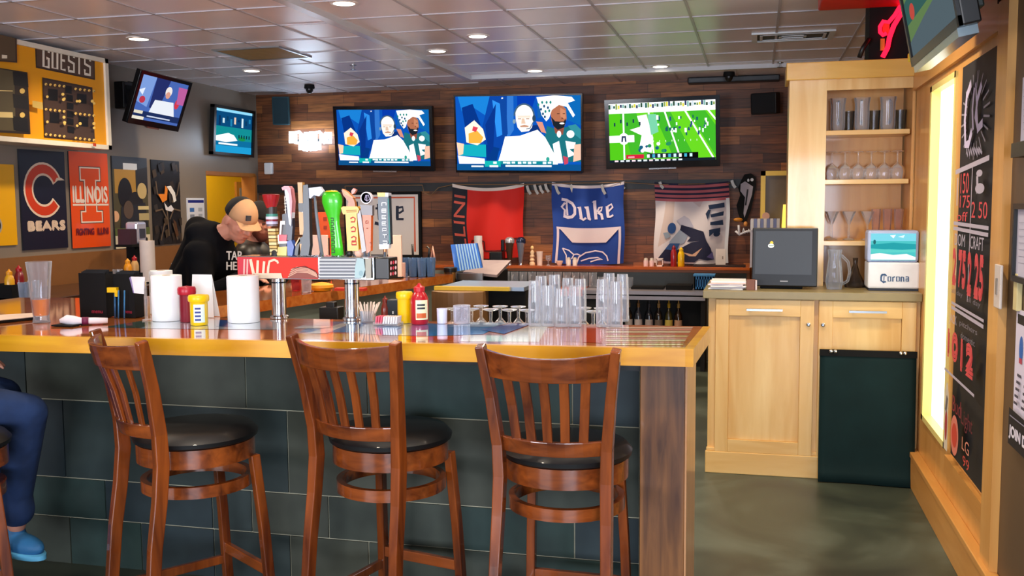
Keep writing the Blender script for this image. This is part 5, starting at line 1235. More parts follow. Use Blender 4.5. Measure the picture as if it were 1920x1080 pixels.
t = bottle('ketchup_bottle', 'tall red ketchup bottle with a yellow and white label, right group on the bar', PZ(787, 607, BT), 'b80f20', .17, .037, 'c01424', True)
def roll(lb, x, y, h, r, name='paper_towel_roll'):
    t = thing(name, lb, 'paper roll', PZ(x, y, BT), 0, 'white paper rolls on the bar')
    m = MB().use(mat('eef0f4', .8, var=.03, vscale=40)); m.lathe([(.018, .0), (r, 0), (r, h), (.018, h), (.018, .0)], (0, 0, 0), 28); m.build('paper', t)
    MB().use(mat('c8a888', .8)).lathe([(.0165, .0), (.0178, 0), (.0178, h + .001), (.0165, h + .001), (.0165, 0)], (0, 0, 0), 18).build('core', t)
    m = MB().use(mat('f4f6f8', .8)); m.bb((-r - .001, -.02, 0), (-r + .0005, .02, h * .98)); m.build('loose_sheet', t); return t
roll('white paper towel roll left of the red and yellow containers, front one', 315, 600, .196, .064)
roll('white paper towel roll at the back left, half hidden by the front one', 305, 588, .20, .050)
roll('white paper towel roll nearest the chrome tap pillars', 458, 603, .198, .066)
# white tent card
p = PZ(384, 594, BT); t = thing('tent_card', 'blank white folded tent card behind the yellow mustard container', 'card', p)
MB().use(WHITE).add([(-.058, -.02, 0), (.058, -.02, 0), (.042, 0, .19), (-.055, 0, .19)], [(0, 1, 2, 3)]).build('front_leaf', t, mods=[solid(.002)])
MB().use(WHITE).add([(.058, .03, 0), (-.058, .03, 0), (-.055, .0, .19), (.042, 0, .19)], [(0, 1, 2, 3)]).build('back_leaf', t, mods=[solid(.002)])
# black holders
def holder(lb, x, y, w_, h_, rz):
    t = thing('menu_holder', lb, 'menu holder', PZ(x, y, BT), rz, 'black menu holders on the bar')
    m = MB().use(BLKM); m.bb((-w_ / 2, -.03, 0), (w_ / 2, -.026, h_)); m.bb((-w_ / 2, .026, 0), (w_ / 2, .03, h_ * 1.02)); m.bb((-w_ / 2, -.026, 0), (-w_ / 2 + .004, .026, h_ * .96)); m.bb((w_ / 2 - .004, -.026, 0), (w_ / 2, .026, h_ * .98)); m.bb((-w_ / 2, -.026, 0), (w_ / 2, .026, .004)); m.build('box', t)
    m = MB(); P = Pic(m, (-w_ / 2, -.0302, 0), (w_, 0, 0), (0, 0, h_), pm(.5), .0003); P.text('b02040', 'menu', .45, .1, .85, .16); m.build('lettering', t)
    m = MB().use(mat('16161a', .6)); 
    for i in range(4): m.bb((-w_ / 2 + .008, -.02 + i * .011, .006), (w_ / 2 - .008, -.018 + i * .011, h_ * (1.03 + .012 * i)))
    m.build('folded_menus', t); return t
holder('larger black menu holder on the bar beside the pilsner glass', 183, 594, .132, .20, R(3))
holder('narrower black menu holder between the larger one and the white card stand', 243, 594, .115, .195, R(-6))
p = PZ(216, 596, BT); t = thing('pen', 'yellow topped pen standing between the two black menu holders', 'pen', p)
MB().use(mat('1d4f7a', .3)).tube([(0, 0, 0), (0, .005, .11)], .005, 8).build('barrel', t); MB().use(mat('f0c000', .4)).box((-.01, .005, .125), (.045, .02, .022), rz=.1).box((.01, .005, .11), (.014, .014, .03)).build('cap', t)
for (x, lb) in ((222, 'thin blue pen leaning beside the yellow topped pen'), (233, 'thin blue pen in front of the narrower menu holder')):
    p = PZ(x, 597, BT); tag(MB().use(mat('2a6a9a', .3)).tube([p, p + Vector((.003, .006, .125))], .0035, 8).build('pen'), lb, 'pen')
p = PZ(275, 600, BT); t = thing('card_stand', 'white table card in a clear upright stand beside the black holders', 'card stand', p)
MB().use(GL).bb((-.008, -.02, 0), (.012, .02, .004)).bb((-.002, -.008, 0), (.002, .008, .17)).build('stand', t)
m = MB().use(mat('e8e0e0', .6)).add([(-.052, -.006, .118), (-.004, -.006, .115), (.004, -.006, .19), (-.065, -.006, .19)], [(0, 1, 2, 3)]); m.build('card', t, mods=[solid(.002)])
m = MB().use(mat('8a7aa8', .6)).add([(-.056, -.008, .12), (-.052, -.008, .118), (-.065, -.008, .19), (-.072, -.008, .185)], [(0, 1, 2, 3)]); m.build('card_edge', t, mods=[solid(.002)])
# napkin roll
a = PZ(112, 602, BT + .02); b = PZ(202, 601, BT + .014)
t = thing('napkin_roll', 'rolled white napkin with cutlery and a purple paper band, lying on the bar', 'napkin', ((a.x + b.x) / 2, (a.y + b.y) / 2, BT))
m = MB().use(mat('e6dce2', .8)); m.tube([a, a.lerp(b, .15) + Vector((0, 0, .006)), a.lerp(b, .3), a.lerp(b, .45), a.lerp(b, .75), b], [.008, .021, .022, .014, .014, .012], 12); m.build('napkin', t, world=True)
m = MB().use(mat('6a1440', .6)); m.tube([a.lerp(b, .46), a.lerp(b, .60)], .0165, 14); m.build('band', t, world=True)
t = MB().use(BLKM).bb((0, 0, 0), (.1, .07, .006)); o = t.build('coaster', origin=(0, 0, 0)); o.location = PZ(96, 612, BT); tag(o, 'small black tray edge lying between the pilsner glass and the napkin roll', 'tray')
q = [PZ(-40, 598, BT), PZ(62, 592, BT), PZ(74, 598, BT), PZ(-20, 608, BT)]
m = MB().use(BLKM).prism([(p.x, p.y) for p in q], BT, BT + .010); t = thing('menu_folder', 'black menu folder with a pale page at the left edge of the bar', 'menu', (q[0].x, q[0].y, BT)); m.build('cover', t, world=True)
MB().use(mat('e0c8b8', .6)).prism([(p.x * .995 + q[0].x * .005, p.y + .004) for p in q], BT + .010, BT + .013).build('page', t, world=True)
# straw and toothpick cup
p = PZ(690, 604, BT); t = thing('straw_holder', 'glass holder fanned full of paper wrapped straws beside the right chrome pillar', 'straw holder', p)
MB().use(GL).lathe(shell([(.030, 0), (.036, .05)], .003), (0, 0, 0), 18).build('cup', t)
m = MB().use(mat('e4cdbd', .8)); random.seed(11)
for i in range(34):
    a = random.random() * 6.28; r = random.random() ** .5; m.tube([(r * .018 * math.cos(a), r * .018 * math.sin(a), .006), (r * .055 * math.cos(a), r * .04 * math.sin(a), .075 + .012 * random.random())], .0022, 5)
m.build('straws', t)
p = PZ(728, 609, BT); t = thing('packet_caddy', 'low caddy of pink and white sweetener packets on the bar', 'packet caddy', p)
MB().use(GL).bb((-.055, -.03, 0), (.055, .03, .012)).build('tray', t)
for i in range(9): MB().use(mat('e8607a' if i < 3 else 'f2ecef', .6)).box((-.043 + i * .011, 0, .022), (.006, .052, .030), M=Matrix.Rotation(.12, 3, 'Y')).build('packet', t)

# ================================================================ TAP TOWER
TYF = 3.84; tz1 = PY(560, 481, TYF).z; tz0 = PY(560, 524, TYF).z
tx0 = PY(446, 500, TYF).x; tx1 = PY(701, 500, TYF).x; tx2 = PY(727, 500, TYF).x
tw = thing('tap_tower', 'chrome beer tap tower with a printed front panel on two pillars', 'beer tap tower', ((tx0 + tx1) / 2, TYF + .07, BZ))
BZt = BZ + .003
MB().use(CHROME).bb((tx0, TYF, tz0), (tx1, TYF + .13, tz1)).build('beam', tw, world=True, bevel=.004)
MB().use(BLACK).bb((tx1, TYF + .01, tz0 + .004), (tx2, TYF + .12, tz1 - .004)).build('end_cap', tw, world=True, bevel=.004)
m = MB(); P = PP(m, (tx2 - .001, TYF + .015, tz0 + .01), (0, .09, 0), (0, 0, tz1 - tz0 - .02), pm(.4)); P.rect('5a0c1c', 0, 0, 1, 1)
for i in range(9): P.ell(['e8a0b0', 'c83050', 'f0d0d8'][i % 3], .2 + (i % 3) * .3, .2 + (i // 3) * .3, .12, .1, 10)
m.build('end_sticker', tw, world=True)
for x in (523, 660):
    c = PZ(x, 602, BZ); cy = TYF + .07; d = ray(x, 560); cx = (CAM + d * (cy / d.y)).x
    m = MB().use(CHROME).lathe([(.042, 0), (.042, .008), (.032, .014), (.031, tz0 - BZt)], (cx, cy, BZt), 28); m.use(mat('3c4650', .2, 1)).lathe([(.0325, tz0 - BZt - .022), (.0325, tz0 - BZt - .016)], (cx, cy, BZt), 28); m.build('pillar', tw, world=True)
m = MB(); P = PP(m, (tx0, TYF - .0015, tz0 + .004), (tx1 - tx0, 0, 0), (0, 0, tz1 - tz0 - .008), pm(.55)); P.rect('d42408', 0, 0, .60, 1)
P.pp('c2283a', [(448, 522), (468, 522), (470, 483), (446, 483)])
for x in (456, 462): P.pp('e8a8a0', [(x, 520), (x + 3, 520), (x + 4, 486), (x + 1, 486)])
cr_ = 'dccab0'
P.pl(cr_, [(470, 486), (476, 514)], 6); P.pl(cr_, [(484, 488), (483, 514)], 5); P.pl(cr_, [(496, 490), (494, 514)], 5); P.pl(cr_, [(504, 500), (506, 490), (515, 487), (521, 490), (522, 494)], 4.5); P.pl(cr_, [(504, 500), (503, 512)], 5)
P.pp(cr_, [(478, 512), (528, 512), (531, 523), (480, 524)])
P.pp('8a4a40', [(540, 522), (548, 505), (572, 500), (590, 508), (598, 521)])
for k in range(4): P.pl('d8a890', [(541 + k * 2, 519 - k * 4.5), (558, 510 - k * 3), (578, 511 - k * 2.5), (596, 519 - k * 2)], 1.6)
P.pl('2a1210', [(550, 503), (572, 499), (592, 508), (600, 520)], 1.2)
P.pp('9a9ea4', [(600, 523), (676, 523), (676, 482), (600, 482)])
for i in range(13): P.pl('e4e6ea' if i % 2 else '5a5e66', [(600, 484 + i * 3.1), (668, 484 + i * 3.1)], 1.2)
P.pp('a8c4c8', [(667, 521), (682, 521), (687, 505), (684, 485), (672, 483), (668, 500)]); P.pe('8fb0b8', 679, 512, 4, 5); P.pp('a8a69a', [(688, 522), (698, 522), (698, 484), (687, 484)])
m.build('front_print', tw, world=True)
hy = TYF + .05; hp = lambda x, y, dy=0: PY(x, y, hy + dy)
def handle(lb, x):
    q = hp(x, 480); q.z = tz1; t = MB().use(CHROME).cyl(q, q + Vector((0, 0, .02)), .010, .007, 12).build('tap_handle', tw, world=True); t['label'] = lb; return t
def slab(m, col, pts, th=.022, rough=.35, dy=0):
    """outline in pixels extruded to a real thickness about the handle line"""
    q = [hp(x, y) for x, y in pts]; n = len(q); y0 = hy - th / 2 + dy; y1 = hy + th / 2 + dy
    ar = sum(q[i].x * q[(i + 1) % n].z - q[(i + 1) % n].x * q[i].z for i in range(n))
    if ar < 0: q = q[::-1]
    m.use(mat(col, rough, 0, .3)); m.add([(p.x, y0, p.z) for p in q] + [(p.x, y1, p.z) for p in q], [tuple(range(n)), tuple(range(n, 2 * n))[::-1]] + [(i, n + i, n + (i + 1) % n, (i + 1) % n) for i in range(n)]); return m
def strokes(t, name, col, lines, wpx, y):
    """raised lettering strokes"""
    m = MB(); P = PP(m, (tx0, hy - y, tz1), (1, 0, 0), (0, 0, .4), pm(.5), .0003)
    for l_ in lines: P.pl(col, l_, wpx)
    m.build(name, t, world=True)
# 1 red bowl topped stack
t = handle('tap handle like a red bowl on a stacked golden column, leftmost on the tower', 511)
c = hp(508, 365); s_ = mpp(c)
m = MB().use(mat('a81c24', .3, 0, .5)).lathe([(.0005, -26 * s_), (9 * s_, -25 * s_), (14 * s_, -12 * s_), (16.5 * s_, 0), (14 * s_, 1 * s_), (.0005, 1 * s_)], c, 20); m.build('bowl', t, world=True)
m = MB().use(mat('e8b0a0', .4)).lathe([(13.6 * s_, -7 * s_), (15.2 * s_, -1.5 * s_), (15.3 * s_, -1 * s_)], c, 20); m.build('bowl_band', t, world=True)
for (y0, y1, r, col) in ((388, 401, 9.5, '3a2e28'), (401, 406, 11, '3f8a7a'), (406, 411, 11.5, 'd8d8e4'), (411, 415, 11, '8a2a3a'), (415, 420, 11, 'c8c4e0'), (420, 424, 10, '7a6a70')):
    a = hp(510, y1); m = MB().use(mat(col, .4)).lathe([(r * s_, 0), (r * s_, (y1 - y0) * s_)], a, 16); m.build('collar', t, world=True)
for i in range(8):
    a = hp(512 + i * .6, 431 + i * 6.4); MB().use(mat('c8a85a' if i % 2 else 'e0cc90', .4)).box(a, (15 * s_, .03, 4.8 * s_)).build('column_tile', t, world=True)
a = hp(517, 476); MB().use(mat('16181e', .5)).lathe([(9 * s_, -4 * s_), (8 * s_, 6 * s_), (6 * s_, 8 * s_)], a, 14).build('foot', t, world=True)
# 2 small red and yellow one
t = handle('short tap handle with a red lantern shape and yellow foot, second from the left', 533)
m = MB(); slab(m, 'c8203a', [(526, 440), (541, 440), (540, 452), (526, 452)], .03); m.build('lantern', t, world=True)
m = MB(); slab(m, 'f0d8d0', [(523, 441), (526, 439), (528, 452), (541, 452), (541, 456), (524, 457)], .026); m.build('lantern_rim', t, world=True)
m = MB(); slab(m, 'e0b850', [(524, 463), (541, 462), (540, 479), (523, 479)], .03); m.build('foot', t, world=True)
m = MB(); slab(m, 'e8e0dc', [(527, 414), (536, 414), (536, 421), (530, 421), (528, 441), (525, 441)], .015); m.build('neck', t, world=True)
m = MB(); slab(m, '1c1c22', [(529, 402), (536, 400), (537, 440), (530, 440)], .02, dy=.01); slab(m, '1c1c22', [(526, 457), (540, 456), (539, 464), (526, 464)], .026); m.build('body', t, world=True)
# 3 surfboard
t = handle('dark and white surfboard shaped tap handle with a pink edge, third from the left', 547)
m = MB(); slab(m, '14203a', [(536, 357), (541, 352), (548, 362), (551, 425), (549, 452), (540, 450), (537, 400)], .024); m.build('board', t, world=True)
m = MB(); slab(m, 'dfe6f8', [(537, 354), (542, 350), (546, 360), (551, 400), (549, 424), (546, 420), (541, 380)], .03, dy=-.004); m.build('white_blade', t, world=True)
m = MB(); slab(m, 'd88a94', [(532, 352), (537, 349), (545, 349), (549, 354), (552, 378), (550, 412), (548, 400), (546, 364), (541, 355), (534, 357)], .034, dy=-.004); m.build('pink_edge', t, world=True)
m = MB(); slab(m, '1c4aa0', [(541, 452), (549, 450), (554, 462), (551, 479), (542, 479)], .03); m.build('foot', t, world=True)
strokes(t, 'lettering', 'e8dccc', [[(533 + (i % 2), 370 + i * 6), (537, 369 + i * 6)] for i in range(5)] + [[(534, 368), (536, 400)]], 1.6, .0145)
# 4 dark bat with tan inlay
t = handle('tall black paddle tap handle with tan wooden inlays, fourth from the left', 573)
m = MB(); slab(m, '15202c', [(571, 347), (580, 346), (582, 380), (583, 430), (584, 460), (581, 479), (565, 479), (572, 430), (571, 400)], .028); m.build('paddle', t, world=True)
m = MB(); slab(m, 'c88f46', [(560, 342), (569, 342), (570, 381), (562, 381)], .022); slab(m, 'c88f46', [(562, 397), (571, 398), (572, 440), (564, 440)], .022); slab(m, 'c88f46', [(564, 457), (571, 457), (573, 476), (566, 477)], .022); slab(m, 'e0a868', [(555, 458), (563, 444), (565, 452), (556, 462)], .02); m.build('inlay', t, world=True)
m = MB(); slab(m, '101418', [(561, 381), (571, 381), (571, 397), (562, 397)], .02); m.build('joint', t, world=True); m = MB(); slab(m, '101418', [(556, 462), (564, 446), (572, 442), (572, 458), (563, 458), (560, 478), (554, 478)], .02); m.build('joint', t, world=True)
# 5 axe
t = handle('axe shaped tap handle with a pale blue head and grey shaft', 603)
m = MB(); slab(m, 'd4daf2', [(572, 357), (578, 353), (602, 350), (608, 359), (600, 368), (590, 366), (584, 372), (580, 371)], .02); m.build('axe_head', t, world=True)
m = MB().use(mat('6f7680', .4)); m.tube([hp(590, 366), hp(593, 400), hp(598, 440), hp(604, 480)], [2.2 * s_, 3 * s_, 3.4 * s_, 3.4 * s_], 10); m.build('shaft', t, world=True)
# 6 green goblet
t = handle('bright green flared tap handle with black lettering, largest on the tower', 635)
c0 = hp(633, 479); s_ = mpp(c0); q = hp(622, 372)
m = MB().use(mat('3fc81c', .35, 0, .4)); prof = [(12.5, 479, 633), (11.5, 462, 632), (10.5, 440, 630), (10.5, 420, 627), (12.5, 405, 625), (17, 392, 624), (20, 380, 623), (20, 370, 622.5), (17, 362, 622), (10, 358, 622)]
n = 22; vs = []; fs = []
for r, y, x in prof:
    a = hp(x, y)
    for k in range(n): an = 2 * math.pi * k / n; vs.append((a.x + r * s_ * math.cos(an), a.y + r * .55 * s_ * math.sin(an), a.z))
for i in range(len(prof) - 1):
    for k in range(n): fs.append((i * n + k, i * n + (k + 1) % n, (i + 1) * n + (k + 1) % n, (i + 1) * n + k))
fs += [tuple(range(n))[::-1], tuple((len(prof) - 1) * n + k for k in range(n))]
m.smooth = True; m.add(vs, fs); m.build('goblet', t, world=True)
a = hp(622, 360); MB().use(mat('d8d01c', .4)).lathe([(13 * s_, 0), (10 * s_, .006), (.0005, .008)], a, 20).build('yellow_top', t, world=True)
strokes(t, 'lettering', '0f2a0c', [[(620 + i * .35, 409 + i * 8.5), (625 + i * .35, 409 + i * 8.5), (625.5 + i * .35, 414 + i * 8.5), (620.5 + i * .35, 414 + i * 8.5)] for i in range(8)], 2.0, .0145)
# 7 yellow
t = handle('yellow tapered tap handle with red lettering under a carved orange bird', 667)
m = MB(); slab(m, 'f0ac14', [(650, 400), (671, 400), (675, 470), (654, 470)], .028); slab(m, 'f0ac14', [(642, 390), (646, 387), (672, 387), (676, 392), (673, 400), (646, 402)], .032); m.build('body', t, world=True)
strokes(t, 'lettering', 'b8241a', [[(657 + i * .8, 410 + i * 18), (662 + i * .8, 407 + i * 18), (666 + i * .8, 410 + i * 18), (665 + i * .8, 416 + i * 18), (658 + i * .8, 416 + i * 18)] for i in range(3)] + [[(659, 454), (668, 453), (668, 459), (660, 459), (660, 456)]], 2.4, .0142)
strokes(t, 'plate_lettering', 'a86a1c', [[(649, 395), (669, 394)], [(650, 398), (669, 397)]], 1.3, .0165)
m = MB(); slab(m, 'a8622a', [(642, 356), (650, 360), (657, 366), (664, 372), (667, 380), (668, 387), (652, 387), (655, 378), (650, 372), (645, 366)], .02); slab(m, 'e0882c', [(643, 354), (652, 359), (665, 371), (660, 370), (648, 364)], .024); slab(m, 'e08a7a', [(660, 358), (664, 353), (669, 356), (665, 363), (661, 364)], .018); m.build('bird', t, world=True)
a = hp(672, 474); MB().use(mat('e4b8a4', .4)).ell(a, (8 * s_, 7 * s_, 8 * s_)).build('foot', t, world=True)
a = hp(655, 475); MB().use(BLACK).ell(a, (7 * s_, 6 * s_, 7 * s_)).build('dark_foot', t, world=True)
# 8 grey blade + 9 orange round top
t = handle('plain light grey blade tap handle between the yellow and the orange ones', 684)
m = MB(); slab(m, 'a9a6a6', [(670, 395), (677, 394), (688, 470), (680, 474)], .018); m.build('blade', t, world=True)
t = handle('orange tap handle with a round purple badge on top', 692)
m = MB(); slab(m, 'e0601c', [(681, 403), (698, 403), (697, 470), (690, 474), (684, 430)], .024); m.build('body', t, world=True)
m = MB(); slab(m, '6a6468', [(677, 384), (700, 385), (700, 404), (680, 403)], .022); m.build('neck', t, world=True)
c = hp(688, 371); m = MB().use(mat('e8e0ec', .3)).lathe([(.0005, -.010), (11 * s_, -.010), (11 * s_, .010), (.0005, .010)], c, 24, (0, -1, 0)); m.use(mat('2c2444', .3)).lathe([(.0005, .0105), (9.2 * s_, .0105)], c, 24, (0, -1, 0)); m.build('badge', t, world=True)
strokes(t, 'badge_mark', 'b8b0d0', [[(684, 374), (686, 366), (691, 366), (693, 374), (688, 377), (684, 374)], [(688, 366), (688, 377)]], 1.3, .0115)
strokes(t, 'lettering', '7a3010', [[(686, 414), (690, 414), (690, 419), (686, 419), (686, 414)], [(687, 428), (690, 428)], [(693, 455), (696, 455), (696, 460)]], 1.5, .0125)
# 10 navy square tap, gold top
t = handle('navy square tap handle with gold top and white lettering, rightmost on the tower', 722)
m = MB(); slab(m, '12293c', [(711, 367), (731, 367), (734, 458), (714, 458)], .034); m.build('body', t, world=True)
m = MB(); slab(m, 'e8b03a', [(710, 361), (725, 361), (725, 369), (711, 369)], .036); slab(m, 'b8bcc8', [(725, 361), (731, 362), (731, 369), (725, 369)], .036); m.build('top', t, world=True)
m = MB(); slab(m, 'e6e6ea', [(713, 458), (732, 458), (731, 466), (714, 467)], .03); m.build('collar', t, world=True)
m = MB().use(mat('c87a50', .3, .8)); m.cyl(hp(722, 480), hp(722, 466), 3 * s_, None, 12); m.build('stem_rod', t, world=True)
gl_ = [[[(716, 0), (724, 0)], [(716, 0), (716, 6)], [(724, 0), (724, 5)]], [[(716, 0), (724, 0), (724, 6), (716, 6), (716, 0)], [(716, 3), (724, 3)]], [[(724, 0), (716, 0), (716, 6), (724, 6)], [(716, 3), (723, 3)]], [[(724, 0), (716, 0), (716, 6), (724, 6)], [(716, 3), (723, 3)]], [[(717, 6), (717, 0), (724, 0), (724, 4), (717, 4)]], [[(717, 0), (725, 0)], [(721, 0), (721, 6)]], [[(717, 0), (725, 0), (725, 6)], [(717, 5), (725, 5)]]]
strokes(t, 'lettering', 'e8ecf2', [[(x + k * .25, y + 380 + k * 12) for x, y in l_] for k, g1 in enumerate(gl_) for l_ in g1][:], 1.7, .0175)
strokes(t, 'side_stripe', '3a7a7a', [[(728, 372), (731, 456)]], 3, .0176)

# cards and bits standing behind the taps, on the bar's left wing
def on_leg(x, y): return PZ(x, y, BT)
def standee(name, lb, cat, x0, y0, x1, y1, yb, col, th=.02, painter=None):
    """upright panel resting on the bar wing: pixel box, base at pixel row yb"""
    c = PZ((x0 + x1) / 2, yb, BT); a = PY(x0, y1, c.y); b = PY(x1, y0, c.y); t = thing(name, lb, cat, (c.x, c.y, BT))
    MB().use(mat(col, .6)).bb((a.x, c.y, BT), (b.x, c.y + th, b.z)).build('panel', t, world=True, bevel=.002)
    MB().use(BLKM).bb((a.x, c.y - .02, BT), (b.x, c.y + .04, BT + .008)).build('foot', t, world=True)
    if painter: m = MB(); painter(PP(m, (a.x, c.y - .001, BT), (b.x - a.x, 0, 0), (0, 0, b.z - BT), pm(.6))); m.build('print', t, world=True)
    return t
standee('menu_card', 'cream menu card standing right of the navy tap handle', 'menu card', 728, 441, 752, 510, 521, 'e8cbb8')
standee('menu_card', 'cream menu card standing behind the grey axe shaft', 'menu card', 585, 441, 613, 510, 527, 'e6d2c8')
standee('menu_card', 'orange card standing behind the green tap handle', 'menu card', 598, 398, 617, 500, 524, 'd8541c', painter=lambda P: (P.rect('14141a', .0, 0, 1, .62), P.rect('9a3010', .5, .75, .8, .8), P.rect('9a3010', .5, .88, .8, .93)))
# black caddy with blue tumblers at the wing's end
c = PZ(788, 517, BT); t = thing('bar_caddy', 'black bar caddy with tongs and blue tinted cups at the end of the bar wing', 'caddy', c)
MB().use(BLKM).bb((-.07, -.05, 0), (.07, .05, .11)).build('bin', t, bevel=.004)
for i, (x, y) in enumerate(((-.085, -.08), (-.02, -.09), (.045, -.09), (.10, -.06))): MB().use(glass('8ab0d8', .3)).lathe(shell([(.026, 0), (.033, .13)], .002), (x, y, 0), 14).build('cup', t)
MB().use(BLACK).tube([(-.05, 0, .1), (-.055, .0, .22)], .008, 6).tube([(.06, 0, .1), (.07, 0, .19), (.05, 0, .2)], .008, 6).build('tongs', t)
MB().use(mat('e0a088', .5)).tube([(.08, 0, .1), (.095, .0, .2), (.11, 0, .1)], .01, 6).build('scoop', t)
c = PZ(752, 520, BT); t = MB().use(mat('e6c2b4', .6)).box((0, 0, .05), (.05, .05, .10)); o = t.build('napkin_box', origin=(0, 0, 0), bevel=.003); o.location = c; tag(o, 'small pink napkin box left of the black bar caddy', 'box')
for (x, y, lb, col, r, h) in ((575, 548, 'clear plastic cup of water under the tap tower', 'dcd6dc', .03, .09), (556, 545, 'short cup with a red band under the tap tower, left one', 'c83a4a', .03, .075)):
    c = PZ(x, y, BT); o = MB().use(glass(col, .3)).lathe(shell([(r * .85, 0), (r, h)], .002), (0, 0, 0), 16).build('cup', origin=(0, 0, 0)); o.location = c; tag(o, lb, 'cup')
c = PZ(603, 545, BT); o = MB().use(mat('f0a018', .5)).lathe([(.0005, 0), (.05, 0), (.07, .02), (.068, .035), (.04, .045), (.0005, .05)], (0, 0, 0), 20).use(mat('d8361c', .5)).box((.17, .03, .008), (.18, .06, .016)).build('snack_basket', origin=(0, 0, 0)); o.location = c; tag(o, 'orange and red snack basket on the bar wing under the tap tower', 'basket')

# ================================================================ INSIDE THE BAR
def onfloor_box(name, lb, cat, x0, x1, ytop, Y, dep, col, rough=.4, **k):
    a = PY(x0, ytop, Y); b = PY(x1, ytop, Y); m = MB().use(mat(col, rough)); m.bb((a.x, Y, 0), (b.x, Y + dep, a.z)); return tag(m.build(name, bevel=.01, **k), lb, cat), a, b
# tan curved bin with yellow strip
a = PY(800, 545, 5.2); b = PY(872, 545, 5.2)
t = thing('ice_bin', 'tan underbar bin with a yellow rim and steel lid behind the ketchup bottle', 'bin', ((a.x + b.x) / 2, 5.4, 0))
m = MB().use(mat('7a5634', .4)); n = 10; pts = [(a.x + (b.x + .08 - a.x) * i / n, 5.2 + .12 * (1 - math.sin(math.pi * (i / n) * .8 + .3))) for i in range(n + 1)]; m.prism(pts + [(b.x + .08, 5.75), (a.x, 5.75)], 0, a.z - .01); m.build('body', t, world=True)
MB().use(mat('8fa0b4', .3, .6)).bb((a.x + .03, 5.36, a.z - .01), (b.x + .30, 5.8, a.z + .012)).build('lid', t, world=True)
MB().use(mat('d8b020', .4)).bb((a.x, 5.33, a.z - .008), (b.x + .22, 5.36, a.z + .014)).build('rim', t, world=True)
MB().use(BLKM).bb((b.x + .08, 5.4, 0), (b.x + .30, 5.75, a.z - .01)).build('side_bin', t, world=True)
# black equipment counter along the inner right
a = PY(930, 556, 7.6); b = PY(1010, 536, 7.6)
tag(MB().use(mat('15171c', .4)).bb((PY(905, 560, 7.6).x, 7.6, 0), (PY(1002, 560, 7.6).x, 8.6, PY(950, 553, 7.6).z - .05)).bb((PY(905, 560, 7.6).x, 7.58, PY(950, 553, 7.6).z - .05), (PY(1002, 560, 7.6).x, 8.7, PY(950, 553, 7.6).z)).build('equipment_counter'), 'black equipment counter inside the bar under the blue slatted board', 'counter')
# black small box against the wing
c = PZ(622, 602, 1.0); o = MB().use(BLACK).box((0, 0, .045), (.10, .08, .09)).box((.0, 0, .1), (.045, .04, .03)).build('card_reader', origin=(0, 0, 0), bevel=.004); o.location = (PY(622, 590, 4.5).x, 4.5, 1.0); tag(o, 'small black card reader low against the wing of the bar', 'card reader')
tag(MB().use(STEEL).bb((-2.45, 4.15, .97), (-1.85, 4.6, 1.0)).bb((-2.43, 4.18, 0), (-2.38, 4.57, .97)).bb((-1.92, 4.18, 0), (-1.87, 4.57, .97)).build('steel_sink_counter'), 'steel underbar counter below the tap tower', 'counter')
a = PY(716, 560, 4.4); bottle('syrup_bottle', 'slim red bottle behind the straw holder', (PY(722, 560, 4.4).x, 4.4, 1.0), '8a2a1c', .16, .02)
o = MB().use(mat('14202c', .5)).box((0, 0, .07), (.085, .06, .14)).use(WHITE).box((-.012, -.031, .08), (.008, .002, .015)).box((.004, -.031, .05), (.01, .002, .008)).build('card_terminal', origin=(0, 0, 0), bevel=.003); o.location = (PY(745, 560, 4.42).x, 4.42, 1.0); tag(o, 'dark upright card terminal behind the yellow mustard container', 'card terminal')
tag(MB().use(STEEL).bb((-1.84, 4.3, .97), (-1.46, 4.62, .998)).bb((-1.80, 4.56, 0), (-1.77, 4.59, .97)).bb((-1.57, 4.56, 0), (-1.54, 4.59, .97)).build('steel_shelf'), 'small steel shelf between the sink counter and the drain shelf', 'shelf')
# blue slatted board on its black machine, shaker, white bottle
Yb = 7.1; c = PY(885, 530, Yb)
t = thing('ticket_machine', 'black till machine with a grey lid inside the bar below the blue slatted board', 'machine', (c.x, Yb + .2, 0))
a = PY(842, 545, Yb); b = PY(925, 508, Yb); MB().use(BLKM).bb((a.x, Yb, a.z - .5), (b.x, Yb + .45, b.z - .01)).bb((a.x + .1, Yb + .05, 0), (b.x - .1, Yb + .4, a.z - .5)).build('body', t, world=True, bevel=.01)
m = MB().use(mat('9a8888', .4)); a = PY(868, 512, Yb - .05); b = PY(932, 512, Yb - .05); m.add([(a.x, Yb - .05, a.z), (b.x, Yb - .05, a.z - .02), (b.x + .02, Yb + .3, a.z + .07), (a.x + .05, Yb + .3, a.z + .07)], [(0, 1, 2, 3)]); m.build('lid', t, world=True, mods=[solid(.02)])
zb = PY(880, 507, Yb).z
t = thing('slatted_board', 'bright blue vertically slatted board leaning above the black till machine', 'board', (PY(875, 507, Yb).x, Yb, zb))
Yb = 6.97
q = [(845, 459), (894, 456), (904, 502), (853, 509)]; w4 = [PY(x, y, Yb) for x, y in q]
m = MB().use(mat('2f78dc', .4, 0, .3)); m.add([v for v in w4] + [v + Vector((0, .03, 0)) for v in w4], [(3, 2, 1, 0), (4, 5, 6, 7), (0, 1, 5, 4), (1, 2, 6, 5), (2, 3, 7, 6), (3, 0, 4, 7)]); m.build('panel', t, world=True)
